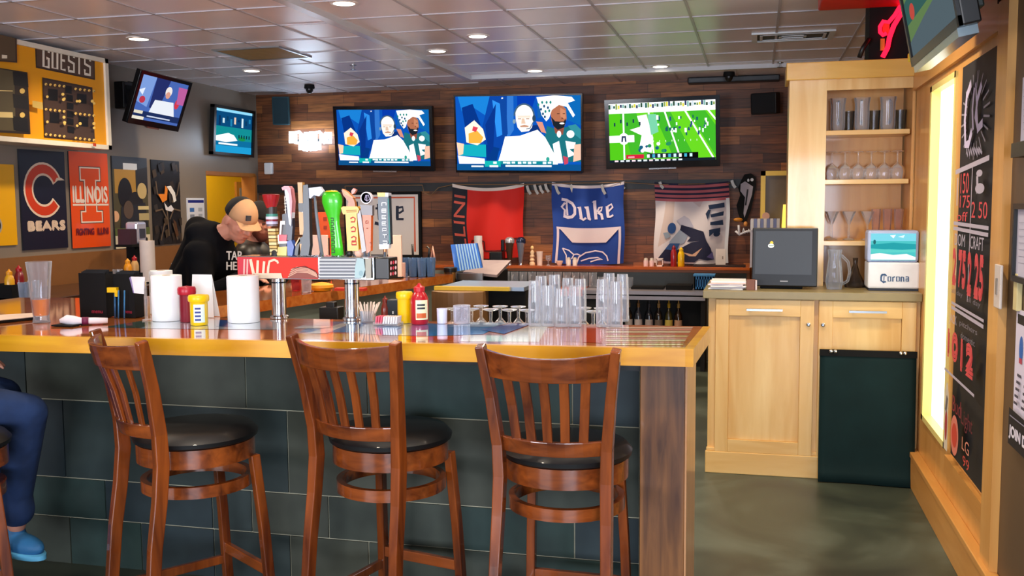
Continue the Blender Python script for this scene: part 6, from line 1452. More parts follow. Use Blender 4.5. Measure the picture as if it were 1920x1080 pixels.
for i in range(8):
    u0 = .20 + i * .10; tp0 = w4[0].lerp(w4[1], u0); tp1 = w4[0].lerp(w4[1], u0 + .05); b0 = w4[3].lerp(w4[2], u0); b1 = w4[3].lerp(w4[2], u0 + .05); o_ = Vector((0, -.012, 0))
    MB().use(mat('a8d4f4', .3)).add([tp0 + o_, tp1 + o_, b1 + o_, b0 + o_, tp0, tp1, b1, b0], [(3, 2, 1, 0), (0, 1, 5, 4), (1, 2, 6, 5), (2, 3, 7, 6), (3, 0, 4, 7)]).build('slat', t, world=True)
a = PY(878, 512, Yb + .05); MB().use(STEEL).bb((a.x - .12, Yb + .02, a.z - .05), (a.x + .12, Yb + .05, a.z)).build('foot', t, world=True)
Ys = 6.9; c = PY(845, 546, Ys); s_ = mpp(c)
t = thing('cocktail_shaker', 'steel cocktail shaker with a black rim inside the bar', 'shaker', c)
MB().use(mat('b8a898', .2, 1)).lathe([(8 * s_, 0), (9 * s_, 2 * s_), (12 * s_, 38 * s_)], (0, 0, 0), 20).build('cup', t); MB().use(BLACK).lathe([(12.4 * s_, 36 * s_), (12.8 * s_, 44 * s_), (11 * s_, 45 * s_), (.0005, 44 * s_)], (0, 0, 0), 20).build('rim', t)
tag(MB().use(mat('2a2c30', .4)).bb((c.x - .25, Ys - .15, c.z - .03), (c.x + .12, Ys + .12, c.z - .001)).bb((c.x - .2, Ys - .1, 0), (c.x + .05, Ys + .08, c.z - .03)).build('service_stand'), 'dark service stand carrying the steel cocktail shaker', 'stand')
# --- wall ledge, steel counter, shelf goods
LY0 = 9.68; LZ = .965; lx0 = PY(815, 500, LY0).x; lx1 = PY(1406, 500, LY0).x
ld = thing('wall_ledge', 'long reddish wooden drink ledge along the board wall below the flags', 'ledge', ((lx0 + lx1) / 2, 9.85, LZ - .05))
MB().use(wood('a8481c', 'd8702c', 'X', .2, .8, 5)).bb((lx0, LY0, LZ - .03), (lx1, YB - .002, LZ)).build('board', ld, world=True, bevel=.003)
MB().use(mat('6a3a1c', .4)).bb((lx0, LY0 + .002, LZ - .055), (lx1, LY0 + .03, LZ - .03)).build('front_trim', ld, world=True)
MB().use(mat('8a5a38', .5)).bb((lx1 - .03, LY0 + .05, .78), (lx1, YB - .002, LZ - .03)).build('end_panel', ld, world=True)
struct(MB().use(mat('8a8f88', .5, var=.05)).bb((lx0 - .2, YB - .02, 0), (lx1, YB - .002, LZ - .03)), 'wall_panel_back')
SZ_ = .762; SY0 = 9.25; sx0 = PY(1000, 545, SY0).x; sx1 = PY(1322, 545, SY0).x; gx0 = PY(925, 540, SY0).x
sc_ = thing('back_counter', 'steel edged back counter under the ledge with a dark recess of bottles below', 'counter', ((gx0 + sx1) / 2, 9.5, 0))
MB().use(mat('c2bcc4', .3, .7)).bb((PY(1092, 545, SY0).x, SY0, SZ_ - .035), (sx1, 9.66, SZ_)).bb((PY(1092, 545, SY0).x, SY0 + .01, SZ_ - .085), (sx1, SY0 + .03, SZ_ - .05)).build('steel_top', sc_, world=True)
MB().use(mat('d0622a', .35, 0, .4)).bb((PY(991, 545, SY0).x, SY0, SZ_ - .06), (PY(1092, 545, SY0).x, 9.66, SZ_ + .004)).build('wooden_top', sc_, world=True)
MB().use(mat('16161a', .5)).bb((gx0, 9.4, SZ_ - .03), (PY(991, 545, SY0).x, 9.66, SZ_ + .003)).build('dark_top', sc_, world=True)
MB().use(mat('0b0b0e', .6)).bb((gx0, 9.58, 0), (sx1, 9.66, SZ_ - .04)).bb((gx0, 9.3, 0), (PY(1160, 600, 9.3).x, 9.58, SZ_ - .09)).bb((sx1 - .04, 9.3, 0), (sx1, 9.58, SZ_ - .04)).bb((gx0, 9.3, .36), (sx1, 9.58, .385)).build('recess', sc_, world=True)
pr = Proto('liquor_bottle', 'bottles in the dark recess under the back counter', None, 'bottle')
BZ2 = .386
for i, (x, bc, lc, nc) in enumerate(((1179, '2a2018', 'c8bdb4', 'b0885a'), (1197, '3c3f4a', 'd0c4c0', '9a6a3a'), (1217, '20242e', 'c0b4b0', '3a3a44'), (1235, '2a2620', '7a6a60', 'c89a5a'), (1254, '4a4420', 'e0c860', 'e8b820'), (1272, '3a2418', 'd8a888', 'd8b060'))):
    c = PY(x, 600, 9.44); s_ = mpp(c); r = 7.2 * s_
    t = thing('liquor_bottle', ['dark bottle with a pale label, leftmost under the back counter', 'clear grey bottle, second from left under the back counter', 'near black bottle, third from left under the back counter', 'brown bottle with a dull label, third from right under the back counter', 'bottle with a yellow neck and yellow label under the back counter', 'bottle with a pinkish label, rightmost under the back counter'][i], 'bottle', (c.x, 9.44, BZ2), 0, 'bottles under the back counter')
    MB().use(mat(bc, .1, 0, .6)).lathe([(.0005, 0), (r, 0), (r, .12), (r * .8, .15), (r * .36, .175), (r * .32, .23)], (0, 0, 0), 16).build('body', t)
    MB().use(mat(lc, .5)).lathe([(r * 1.02, .02), (r * 1.02, .085)], (0, 0, 0), 16).build('label', t)
    MB().use(mat(nc, .4)).lathe([(r * .40, .20), (r * .42, .24), (r * .2, .245), (r * .12, .285), (.0005, .286)], (0, 0, 0), 12).build('spout', t)
# glasses on the steel counter
pm_ = Proto('beer_mug', 'clear mugs under the wall ledge', mug)
W1 = ['leftmost', 'second from left', 'third from left', 'fourth from left', 'fifth from left', 'sixth from left', 'sixth from right', 'fifth from right', 'fourth from right', 'third from right', 'second from right', 'rightmost']
for i in range(12):
    x = 932 + i * 16.3; c = PY(x, 538, 9.55); pm_.at((c.x, 9.56, SZ_ + .006), 'clear beer mug, %s in the row of mugs under the wall ledge' % W1[i], R(-96 + (i * 7) % 12), (.98, .98, 1.0))
ps_ = Proto('small_tumbler', 'small tumblers under the wall ledge', simple([(.024, 0), (.028, .10)], None, 14))
for i in range(8):
    c = PY(1119 + i * 8, 538, 9.55); ps_.at((c.x + .035, 9.56, SZ_ + .006), 'small clear tumbler, %s in the row of tumblers under the wall ledge' % ['leftmost', 'second from left', 'third from left', 'fourth from left', 'fourth from right', 'third from right', 'second from right', 'rightmost'][i])
tag(MB().use(BLKM).bb((PY(1185, 538, 9.5).x, 9.42, SZ_ + .001), (PY(1245, 538, 9.5).x, 9.6, SZ_ + .022)).build('bar_mat'), 'thin black bar mat on the steel back counter, left one', 'mat')
tag(MB().use(BLKM).bb((PY(1250, 538, 9.5).x, 9.40, SZ_ + .001), (PY(1298, 538, 9.5).x, 9.62, SZ_ + .045)).build('black_tray'), 'black tray on the steel back counter beside the blue basket', 'tray')
a = PY(1302, 540, 9.45); b = PY(1345, 512, 9.45)
t = thing('plastic_basket', 'blue slotted plastic basket on the back counter', 'basket', ((a.x + b.x) / 2, 9.5, SZ_))
m = MB().use(mat('2a7ac0', .4)); x0, x1, z0, z1 = a.x, b.x - .03, SZ_ + .002, b.z - .03
m.bb((x0, 9.42, z0), (x1, 9.6, z0 + .01)).bb((x0, 9.58, z0), (x1, 9.6, z1)).bb((x0, 9.42, z0), (x0 + .01, 9.6, z1)).bb((x1 - .01, 9.42, z0), (x1, 9.6, z1)).bb((x0, 9.42, z0), (x1, 9.43, z0 + .03)).bb((x0, 9.42, z1 - .03), (x1, 9.43, z1))
for i in range(8): xx = x0 + (x1 - x0) * (i + .0) / 7.5; m.bb((xx, 9.42, z0), (xx + .012, 9.43, z1))
m.build('body', t, world=True); MB().use(mat('3f8fd0', .4)).bb((x0 - .01, 9.41, z1), (x1 + .01, 9.61, z1 + .015)).build('rim', t, world=True)
# things on the ledge
def led(x, Y=9.78): c = PY(x, 500, Y); return Vector((c.x, Y, LZ + .001))
S9 = mpp(led(1000))
for (x, col, lb, tc) in ((956, '5a4438', 'chrome and amber beer tap on the ledge, left of two', 'c8c8d0'), (977, '8a93a8', 'silver beer tap with a dark blue top on the ledge, right of two', '2a3450')):
    p = led(x); t = thing('beer_tap', lb, 'beer tap', p, 0, 'beer taps on the wall ledge')
    MB().use(mat('d0ccd0', .12, 1)).lathe([(.0005, 0), (4.5 * S9, 0), (4 * S9, 6 * S9), (7 * S9, 30 * S9), (9 * S9, 44 * S9)], (0, 0, 0), 18).build('shaft', t)
    MB().use(mat(col, .2, .5)).lathe([(.0005, 3 * S9), (3 * S9, 4 * S9), (6 * S9, 30 * S9), (7 * S9, 42 * S9)], (0, -.02, 0), 14).build('inlay', t)
    MB().use(mat(tc, .2, .6)).lathe([(9.3 * S9, 41 * S9), (9 * S9, 48 * S9), (5 * S9, 52 * S9), (.0005, 52.5 * S9)], (0, 0, 0), 18).build('top', t)
p = led(932); t = thing('coffee_grinder', 'black squat machine on the ledge in front of the red flag', 'machine', p)
MB().use(BLACK).bb((-.07, -.06, 0), (.07, .08, .14)).build('body', t, bevel=.015); MB().use(BLACK).bb((.04, 0, .14), (.075, .05, .26)).build('handle', t, bevel=.01)
p = led(897); t = thing('white_bottle', 'tall white plastic bottle behind the blue slatted board', 'bottle', p)
MB().use(mat('f0e8ea', .4)).lathe([(.0005, 0), (.055, 0), (.055, .14), (.042, .22), (.042, .26)], (0, 0, 0), 18).build('body', t); MB().use(WHITE).lathe([(.044, .255), (.042, .30), (.0005, .302)], (0, 0, 0), 18).build('cap', t)
p = led(998); t = thing('figurine', 'small pale twisted figurine on the ledge beside the tap handles', 'figurine', p)
MB().use(mat('e8c8a0', .5)).lathe([(.0005, 0), (.028, 0), (.03, .02), (.02, .035), (.027, .05), (.018, .07), (.026, .09), (.016, .11), (.022, .13), (.012, .15), (.0005, .155)], (0, 0, 0), 14).build('body', t); MB().use(mat('f0c88a', .5)).ell((0, 0, .175), (.018, .016, .022)).build('head', t)
p = led(1012); tag_ = MB().use(mat('f0dcd0', .5)).lathe(shell([(.026, 0), (.032, .12), (.035, .14)], .003), (0, 0, 0), 16); o = tag_.build('cup', origin=(0, 0, 0)); o.location = p; tag(o, 'tall white cup on the ledge beside the figurine', 'cup')
p = led(1028); o = MB().use(GL).lathe(shell([(.018, 0), (.006, .01), (.006, .04), (.026, .055), (.028, .10)], .002), (0, 0, 0), 14).build('small_glass', origin=(0, 0, 0)); o.location = p; tag(o, 'small clear stemmed glass on the ledge left of the blue flag', 'glass')
p = led(1049); o = MB().use(mat('f4d8c4', .4)).lathe(shell([(.02, 0), (.034, .03), (.036, .045)], .004), (0, 0, 0), 14).build('ramekin', origin=(0, 0, 0)); o.location = p; tag(o, 'small white ramekin on the ledge below the blue flag', 'ramekin')
def shaker_(lb, x, col='f2e8e0'):
    t = thing('salt_shaker', lb, 'shaker', led(x), 0, 'shakers on the wall ledge')
    MB().use(mat(col, .3)).lathe([(.0005, 0), (.023, 0), (.024, .05), (.02, .06)], (0, 0, 0), 14).build('body', t); MB().use(mat('e8dccc', .3, .3)).lathe([(.021, .058), (.018, .078), (.0005, .082)], (0, 0, 0), 14).build('cap', t)
shaker_('white shaker on the ledge under the blue flag, left one of the pair', 1066); shaker_('white shaker on the ledge under the blue flag, right one of the pair', 1078)
shaker_('pale shaker on the ledge between the blue and white flags, left one', 1211, 'e8c8c8'); shaker_('pale shaker on the ledge between the blue and white flags, right one', 1222, 'e8c8c8')
p = led(1237); o = MB().use(mat('f0dcd4', .4)).bb((-.035, -.03, 0), (.035, .03, .01)).bb((-.035, -.03, 0), (-.027, .03, .075)).bb((.027, -.03, 0), (.035, .03, .075)).bb((-.035, -.03, .065), (.035, .03, .078)).use(mat('a06a4a', .5)).bb((-.02, -.02, .01), (.02, .02, .05)).build('packet_rack', origin=(0, 0, 0)); o.location = p; tag(o, 'small white packet rack on the ledge left of the red bottle', 'rack')
bottle('ketchup_bottle', 'dark red bottle on the ledge in front of the white flag', led(1263), 'a01420', .21, .030, '8a101a'); bottle('mustard_bottle', 'bright yellow bottle on the ledge in front of the white flag', led(1277), 'f0c000', .19, .034, 'f0c000')
p = led(1351, 9.85); o = MB().use(mat('efe6e0', .5)).box((0, 0, .085), (.095, .03, .17)).use(mat('9a8a80', .5)).box((.02, -.016, .085), (.01, .002, .03)).build('card_box', origin=(0, 0, 0), bevel=.003); o.location = p + Vector((0, 0, 0)); tag(o, 'upright cream box on the ledge at the lower right of the white flag', 'box')
a = led(1300); b = led(1398); tag(MB().use(mat('2a1a14', .5)).bb((a.x, 9.72, LZ + .001), (b.x, 9.92, LZ + .016)).build('dark_tray'), 'flat dark tray along the right end of the wall ledge', 'tray')
p = PY(1433, 428, 9.72); t = thing('frilled_box', 'white and blue frilled box with a round badge at the right end of the ledge', 'box', (p.x, 9.76, LZ))
m = MB().use(mat('d8dcf0', .6)); a = PY(1407, 426, 9.72); b = PY(1462, 412, 9.72); m.bb((a.x, 9.72, LZ), (b.x, 9.84, b.z)); m.build('box', t, world=True)
for i in range(9): xx = a.x + (b.x - a.x) * i / 9; MB().use(mat('8a9ad0' if i % 2 else 'eef0fa', .6)).bb((xx + .003, 9.712, a.z - .03), (xx + .03, 9.722, b.z + .012)).build('frill', t, world=True)
c = PY(1436, 405, 9.75); MB().use(mat('e8b8a0', .5)).lathe([(.0005, 0), (.035, 0), (.035, .015), (.0005, .015)], c, 18, (0, -1, 0)).build('badge', t, world=True)

# ================================================================ ON THE MAPLE CABINET
CTZ = CT + .001
# till monitor
Ym = 5.95; a = PY(1409, 545, Ym); b = PY(1534, 427, Ym)
t = thing('till_monitor', 'black till touchscreen monitor with a small yellow and white logo, on the maple cabinet', 'monitor', ((a.x + b.x) / 2, Ym + .08, CTZ))
T = FR(((a.x + b.x) / 2, Ym, PY(1470, 482, Ym).z), -4, -6, 0); w_ = (b.x - a.x); h_ = (PY(1470, 427, Ym).z - PY(1470, 537, Ym).z)
m = MB(); m.T = T; m.use(BLACK).bb((-w_ / 2, 0, -h_ / 2), (w_ / 2, .045, h_ / 2)); m.build('housing', t, world=True, bevel=.006)
m = MB(); m.T = T; P = Pic(m, (-w_ / 2 + .018, -.001, -h_ / 2 + .07), (w_ - .05, 0, 0), (0, 0, h_ - .09), pm(.35)); P.rect('353a42', 0, 0, 1, 1)
P.ell('e8c832', .29, .72, .03, .05); P.ell('dfe6ec', .28, .66, .055, .05); P.rect('3a7a5a', .24, .655, .33, .67); m.build('screen', t, world=True)
m = MB(); m.T = T; P = Pic(m, (-w_ / 2, -.001, -h_ / 2), (w_, 0, 0), (0, 0, h_), pm(.3)); P.rect('8a8c92', .44, .075, .56, .10); m.build('name_plate', t, world=True)
MB().use(BLKM).bb((a.x + .05, Ym + .01, CTZ), (b.x - .08, Ym + .16, CTZ + .05)).bb((a.x + .12, Ym + .05, CTZ + .05), (b.x - .14, Ym + .10, CTZ + .2)).build('stand', t, world=True, bevel=.004)
p = PZ(1412, 545, CTZ); o = MB().use(mat('7a4a36', .5)).box((0, 0, .03), (.05, .05, .06)).use(mat('d8c8c8', .5)).box((.028, -.005, .028), (.012, .04, .056)).build('card_holder', origin=(0, 0, 0)); o.location = (PY(1408, 540, 5.86).x, 5.87, CTZ); tag(o, 'small brown card holder at the left foot of the till monitor', 'holder')
t = thing('paper_stack', 'stack of white papers and menus at the left end of the maple cabinet', 'papers', (CX0 + .1, 5.95, CTZ)); random.seed(2)
for i in range(6): MB().use(mat(['eef0f6', 'c8c4d0', 'f2f0f0', 'dcd8e4', 'e8c8c0', 'f4f4f8'][i], .7)).box((.01 * random.random(), .02 * random.random(), .004 + i * .008), (.20, .24, .0065), rz=random.uniform(-.15, .15)).build('sheet', t)
# pitcher
def pitcher(): return None
p = PZ(1565, 546, CTZ); p = Vector((PY(1564, 540, 5.98).x, 5.98, CTZ)); s_ = mpp(p)
t = thing('glass_pitcher', 'clear glass pitcher between the till monitor and the lit display box', 'pitcher', p)
GB = glass('e8eef8', .14)
MB().use(GB).lathe(shell([(13 * s_, 0), (16 * s_, 14 * s_), (14 * s_, 34 * s_), (11 * s_, 60 * s_), (13 * s_, 74 * s_)], .004), (0, 0, 0), 24).build('jug', t)
MB().use(GB).tube([(.035, 0, .20), (.075, 0, .16), (.085, 0, .10), (.075, 0, .05), (.045, 0, .03)], .008, 8).build('handle', t)
p = Vector((PY(1603, 540, 6.14).x, 6.15, CTZ)); o = MB().use(glass('6a5c50', .12)).lathe(shell([(19 * s_, 0), (20 * s_, 6 * s_), (9 * s_, 26 * s_), (4 * s_, 44 * s_), (5 * s_, 56 * s_)], .004), (0, 0, 0), 24).build('dark_decanter', origin=(0, 0, 0)); o.location = p; tag(o, 'dark glass decanter half hidden between the pitcher and the display box', 'decanter')
# lit display box with the word Corona
Yc = 5.92; a = PY(1627, 541, Yc); b = PY(1727, 432, Yc); zm = PY(1677, 492, Yc).z
t = thing('display_box', 'white countertop display box reading Corona below a lit sea picture', 'display box', ((a.x + b.x) / 2, Yc + .1, CTZ))
CW_ = mat('e6eaf2', .35)
MB().use(CW_).bb((a.x, Yc, CTZ + .012), (b.x, Yc + .2, zm)).build('base_box', t, world=True, bevel=.01)
MB().use(mat('1a2436', .5)).bb((a.x + .005, Yc + .005, CTZ), (b.x - .005, Yc + .2, CTZ + .012)).build('foot', t, world=True)
MB().use(mat('aab8dc', .3)).bb((a.x - .006, Yc + .01, zm), (b.x - .006, Yc + .16, b.z)).build('screen_case', t, world=True, bevel=.015)
m = MB(); P = PP(m, (a.x + .012, Yc + .008, zm + .012), (b.x - a.x - .036, 0, 0), (0, 0, b.z - zm - .03), pe(1.1), .0005)
P.rect('4fc4c4', 0, 0, 1, 1); P.rect('7fd8e8', 0, .72, 1, 1); P.poly('2aa0a8', [(0, .35), (.4, .42), (1, .36), (1, .6), (.5, .66), (0, .58)]); P.poly('5fd0c8', [(0, .28), (1, .3), (1, .42), (.6, .38), (0, .44)])
P.poly('fbfffa', [(0, .02), (1, .02), (1, .12), (.8, .24), (.5, .2), (.2, .27), (0, .22)]); P.ell('2a6a70', .08, .68, .03, .09); P.poly('f4ffff', [(.42, .93), (.55, .95), (.5, .82)]); P.poly('e0fbff', [(.6, .88), (.75, .95), (.72, .84)])
m.build('picture', t, world=True)
m = MB(); P = PP(m, (a.x, Yc - .0006, CTZ + .012), (b.x - a.x, 0, 0), (0, 0, zm - CTZ - .012), pm(.4), .0003); NV = '17487a'
xx = [(1652, 8), (1663, 6), (1671, 5), (1678, 6), (1688, 7), (1697, 6)]
P.pl(NV, [(1662, 518), (1660, 515), (1655, 515), (1652, 519), (1652, 526), (1656, 529), (1661, 528)], 3); P.pl(NV, [(1658, 513), (1657, 531)], 1.5); P.pl(NV, [(1651, 517), (1654, 514), (1660, 514)], 1.5)
P.pl(NV, [(1665, 519), (1670, 519), (1670, 527), (1665, 527)], 2, True); P.pl(NV, [(1674, 528), (1674, 519)], 2.2); P.pl(NV, [(1674, 520), (1678, 519)], 2); P.pl(NV, [(1681, 519), (1686, 519), (1686, 527), (1681, 527)], 2, True)
P.pl(NV, [(1689.5, 528), (1689.5, 519)], 2.2); P.pl(NV, [(1689.5, 519.5), (1694, 519.5), (1694.5, 528)], 2); P.pl(NV, [(1698, 519), (1703, 519), (1703, 528)], 2); P.pl(NV, [(1703, 523), (1698.5, 523), (1698.5, 527), (1703, 527)], 1.8)
m.build('lettering', t, world=True)
# --- glasses in the shelf unit
SYM = SY + .17
def shf(x, i): return Vector((PY(x, 400, SYM).x, SYM, (CT + .001, SH[2] + .001, SH[1] + .001, SH[0] + .001)[i]))
s_ = mpp(shf(1600, 2))
pr = Proto('beer_pitcher', 'glass pitchers on the top shelf', None, 'pitcher')
def pit():
    m = MB().use(GL).lathe(shell([(11 * s_, 0), (13 * s_, 10 * s_), (13 * s_, 50 * s_), (15 * s_, 62 * s_)], .004), (0, 0, 0), 20); m.tube([(.04, 0, .19), (.085, 0, .17), (.09, 0, .09), (.04, 0, .05)], .008, 6); return m.build('pitcher', origin=(0, 0, 0))
pr.mk = pit
for x, r, lb in ((1567, 0, 'left'), (1612, 10, 'middle'), (1660, -10, 'right')): pr.at(shf(x, 3), 'clear glass pitcher on the top shelf of the maple unit, %s one' % lb, R(r + 80), (1, 1, 1.0))
pr = Proto('shelf_glass', 'small glasses on the top shelf', simple([(.030, 0), (.036, .13)], GLD, 14), 'glass')
for x, lb in ((1589, 'between the left and middle pitchers'), (1637, 'between the middle and right pitchers'), (1686, 'at the right end')): pr.at(shf(x, 3) + Vector((0, .065, 0)), 'straight dark glass on the top shelf, ' + lb)
pr = Proto('wine_glass', 'upturned wine glasses on the second shelf', wine_inv)
for i, x in enumerate((1558, 1582.5, 1607, 1631.5, 1656, 1680.5)): pr.at(shf(x, 2), 'upturned round wine glass on the second shelf, %s' % ['leftmost', 'second from left', 'third from left', 'third from right', 'second from right', 'rightmost'][i], 0, (1.0, 1.0, 1.0))
pr = Proto('martini_glass', 'martini glasses on the third shelf', None)
def marti():
    m = MB().use(GL).lathe([(.0005, .004), (.034, .0), (.036, .003), (.006, .012), (.005, .09), (.042, .175), (.040, .175), (.0005, .094)], (0, 0, 0), 18); return m.build('glass', origin=(0, 0, 0))
pr.mk = marti
for i, x in enumerate((1560, 1592, 1627)): pr.at(shf(x, 1), 'tall stemmed glass on the third shelf, %s one' % ['left', 'middle', 'right'][i])
pr = Proto('sling_glass', 'tall sling glasses on the third shelf', simple([(.026, 0), (.018, .01), (.022, .05), (.028, .19)], glass('f0d8d4', .14), 14))
for i, x in enumerate((1641, 1662, 1683)): pr.at(shf(x, 1) + Vector((0, -.05, 0)), 'tall straight sling glass on the third shelf behind the display box, %s one' % ['left', 'middle', 'right'][i])
# --- red neon bottle sign above the shelf unit
a = PY(1652, 106, SY - .02)
t = thing('red_neon_sign', 'red neon sign on a black frame standing on top of the shelf unit', 'neon sign', (a.x, SY + .05, ZC2))
RN = emi('ff1430', 3.5); q = lambda x, y, dy=0: PY(x, y, SY - .01 + dy)
MB().use(BLKM).bb((q(1630, 100).x, SY + .02, ZC2 + .001), (q(1712, 100).x, SY + .26, 2.80)).build('black_frame', t, world=True)
MB().use(RN).tube([q(1690, -15), q(1690, 25), q(1676, 48), q(1668, 70), q(1664, 90), q(1655, 107)], .014, 8).build('tube', t, world=True)
MB().use(RN).tube([q(1690, 8), q(1678, 28), q(1666, 42), q(1656, 40), q(1650, 50), q(1650, 60), q(1656, 66), q(1662, 62)], .012, 8).build('tube', t, world=True)
MB().use(mat('e0301c', .4)).bb((q(1655, 60).x, SY + .0, q(1655, 66).z), (q(1668, 60).x, SY + .015, q(1655, 42).z)).build('red_plate', t, world=True)
MB().use(mat('c87a1c', .4)).bb((q(1651, 90).x, SY + .0, q(1651, 94).z), (q(1659, 90).x, SY + .015, q(1651, 72).z)).build('orange_plate', t, world=True)
MB().use(BLACK).tube([q(1630, 72), q(1618, 90), q(1611, 108)], .014, 8).build('cable', t, world=True)
tag(MB().use(mat('e8d020', .4)).box((q(1710, 112).x, SY - .02, q(1710, 112).z + .01), (.05, .03, .05)).build('yellow_tag', bevel=.004), 'small yellow tag at the top right corner of the shelf unit', 'tag')
p = PZ(1590, 4, HC + TZ - .12); tag(MB().use(mat('c01c1c', .4)).box((p.x + .1, p.y, HC + TZ - .06), (.5, .5, .11)).build('red_ceiling_box', bevel=.01), 'red box under the ceiling at the top edge above the shelf unit', 'box')

# ================================================================ RIGHT WALL BOARDS
def rpic(name, lb, cat, y0, y1, z0, z1, paint, th=.012, frame='2a1c12', rough=.6):
    """y0 far edge (left in view), y1 near edge"""
    X = XR - .001 - th; t = thing(name, lb, cat, (X, (y0 + y1) / 2, z0)); MB().use(mat(frame, .5)).bb((X + .0008, y1, z0), (XR - .001, y0, z1)).build('backing', t, world=True)
    m = MB(); P = PP(m, (X, y0, z0), (0, y1 - y0, 0), (0, 0, z1 - z0), pm(rough), .0005); paint(P); m.build('print', t, world=True); return t
def chalk(P):
    P.rect('14161c', 0, 0, 1, 1); W = 'b8b0c0'; RD = 'd84a50'
    for i in range(22): 
        a = R(90 + 360 * i / 22); P.line('8f8a98', [(.45 + .26 * math.cos(a), .865 + .065 * math.sin(a)), (.45 + .42 * math.cos(a), .865 + .105 * math.sin(a))], .005)
    P.line('c8bedc', [(.36, .945), (.24, .92), (.20, .86), (.24, .80), (.34, .80), (.42, .83)], .022); P.line('c8bedc', [(.46, .93), (.42, .88), (.46, .83)], .016); P.line('c8bedc', [(.66, .93), (.56, .9), (.52, .86), (.60, .83), (.72, .84)], .02); P.line('c8bedc', [(.5, .94), (.6, .82)], .012)
    for i in range(7): P.line('9a94a8', [(.30 + i * .06, .79 - i * .001), (.34 + i * .07, .77)], .008)
    P.line(W, [(0, .735), (.95, .757)], .012); P.line(W, [(.52, .745), (.5, .42)], .007); P.line(W, [(0, .605), (1, .602)], .009); P.line(W, [(0, .592), (1, .587)], .009); P.line(W, [(.02, .40), (.97, .395)], .007); P.line(W, [(.02, .388), (.97, .382)], .009)
    P.text(RD, '150', .2, .68, .45, .73); P.text(RD, '175', .2, .645, .5, .675); P.text(RD, 'off', .12, .612, .45, .635); P.text(RD, '2 50', .56, .622, .98, .66); P.line(W, [(.12, .72), (.12, .65)], .012); P.ell(W, .75, .725, .08, .008); P.line(W, [(.7, .72), (.72, .68)], .02); P.ell(W, .78, .69, .12, .012)
    P.text(W, 'DOM', .1, .55, .42, .58); P.text(W, 'CRAFT', .58, .55, .94, .58)
    P.bold(RD, '2 75', .08, .455, .48, .535, d=.008); P.bold(RD, '2 25', .56, .445, .98, .535, d=.008); P.text('6f6a78', 'all day', .1, .425, .45, .44); P.text('6f6a78', 'all day', .58, .42, .95, .437)
    P.text(W, 'JACK', .06, .345, .3, .375); P.text('7a7684', 'pitchers', .4, .355, .9, .372); P.text('7a7684', 'domestic', .45, .33, .85, .345)
    P.bold(RD, '10', .06, .27, .38, .325, d=.01); P.bold(RD, '12', .5, .262, .85, .322, d=.01); P.line(W, [(0, .225), (.92, .222)], .007)
    P.poly('d8ccb8', [(.06, .02), (.06, .17), (.10, .195), (.14, .195), (.18, .17), (.18, .02)]); P.ell('a8323a', .12, .085, .04, .04); P.line('6a6468', [(.1, .12), (.14, .16)], .02)
    P.text('8a2430', 'Bud', .32, .14, .58, .18); P.text('6a1c2a', 'Light', .6, .12, .92, .17)
    P.ell('d87a68', .42, .085, .12, .05); P.ell('c8402e', .42, .085, .08, .03); P.text('d88a70', 'LG', .66, .075, .86, .105); P.text('c8463c', '99', .7, .04, .88, .065)
rpic('chalkboard', 'tall black chalkboard of beer prices in white and red chalk on the maple wall', 'chalkboard', 4.79, 4.10, .435, 2.19, chalk)
pY = lambda x: PX(x, 540, XR - .02).y
def sheet1(P): P.rect('c9c6d8', 0, 0, 1, 1); [P.line('8a889c', [(.1, .2 + i * .1), (.8, .21 + i * .1)], .006) for i in range(7)]
a = PX(1903, 516, XR - .02); b = PX(1903, 392, XR - .02)
tt = rpic('framed_notice', 'white sheet in a black frame at the right edge, level with the light switch', 'notice', a.y, a.y - .32, a.z, b.z, sheet1, .016, '14141a'); 
MB().use(BLACK).bb((XR - .03, a.y, a.z - .02), (XR - .001, a.y + .02, b.z + .02)).bb((XR - .03, a.y - .34, a.z - .02), (XR - .001, a.y, a.z)).bb((XR - .03, a.y - .34, b.z), (XR - .001, a.y, b.z + .02)).build('frame', tt, world=True)
a = PX(1912, 268, XR - .02); b = PX(1912, 148, XR - .02)
tt = rpic('framed_notice', 'pale framed sheet high at the right edge above the other framed sheet', 'notice', a.y, a.y - .3, a.z, b.z, sheet1, .016, '2a2a30'); MB().use(BLACK).bb((XR - .04, a.y - .3, a.z - .05), (XR - .001, a.y + .03, a.z)).build('lower_rail', tt, world=True)
a = PX(1890, 830, XR - .02); b = PX(1897, 578, XR - .02)
def beerp(P):
    P.rect('dcd6ea', 0, 0, 1, 1); P.rect('1a1a20', .04, .9, 1, .97); P.ell('2a66b8', .16, .72, .05, .10); P.rect('b8465a', .12, .62, .20, .66); P.ell('1a2a4a', .4, .7, .06, .12); P.ell('8a6a30', .66, .7, .06, .12)
    for i in range(5):
        for k in range(4): P.rect('4a4656', .1 + k * .2, .52 - i * .05, .2 + k * .2, .54 - i * .05)
    P.poly('14141c', [(0, 0), (1, 0), (1, .28), (.5, .26), (0, .27)]); P.bold('f4eef8', 'JOIN DOUBLES', .04, .05, .98, .15, d=.006); P.line('8a8698', [(.05, .22), (.9, .23)], .01)
rpic('poster', 'white poster of bottles and cans with a black lower part at the right edge', 'poster', a.y, a.y - .5, a.z, b.z, beerp, .006, 'e8e4ec')
a = PX(1872, 537, XR - .035)
t = thing('light_switch', 'white switch plate on the maple post beside the chalkboard', 'switch', (XR - .04, a.y, a.z - .075))
MB().use(mat('d8ccc4', .4)).bb((XR - .04, a.y - .045, a.z - .08), (XR - .0302, a.y + .045, a.z + .08)).build('plate', t, world=True, bevel=.003); MB().use(mat('8a8078', .4)).bb((XR - .044, a.y - .008, a.z - .03), (XR - .04, a.y + .008, a.z + .03)).build('toggle', t, world=True)
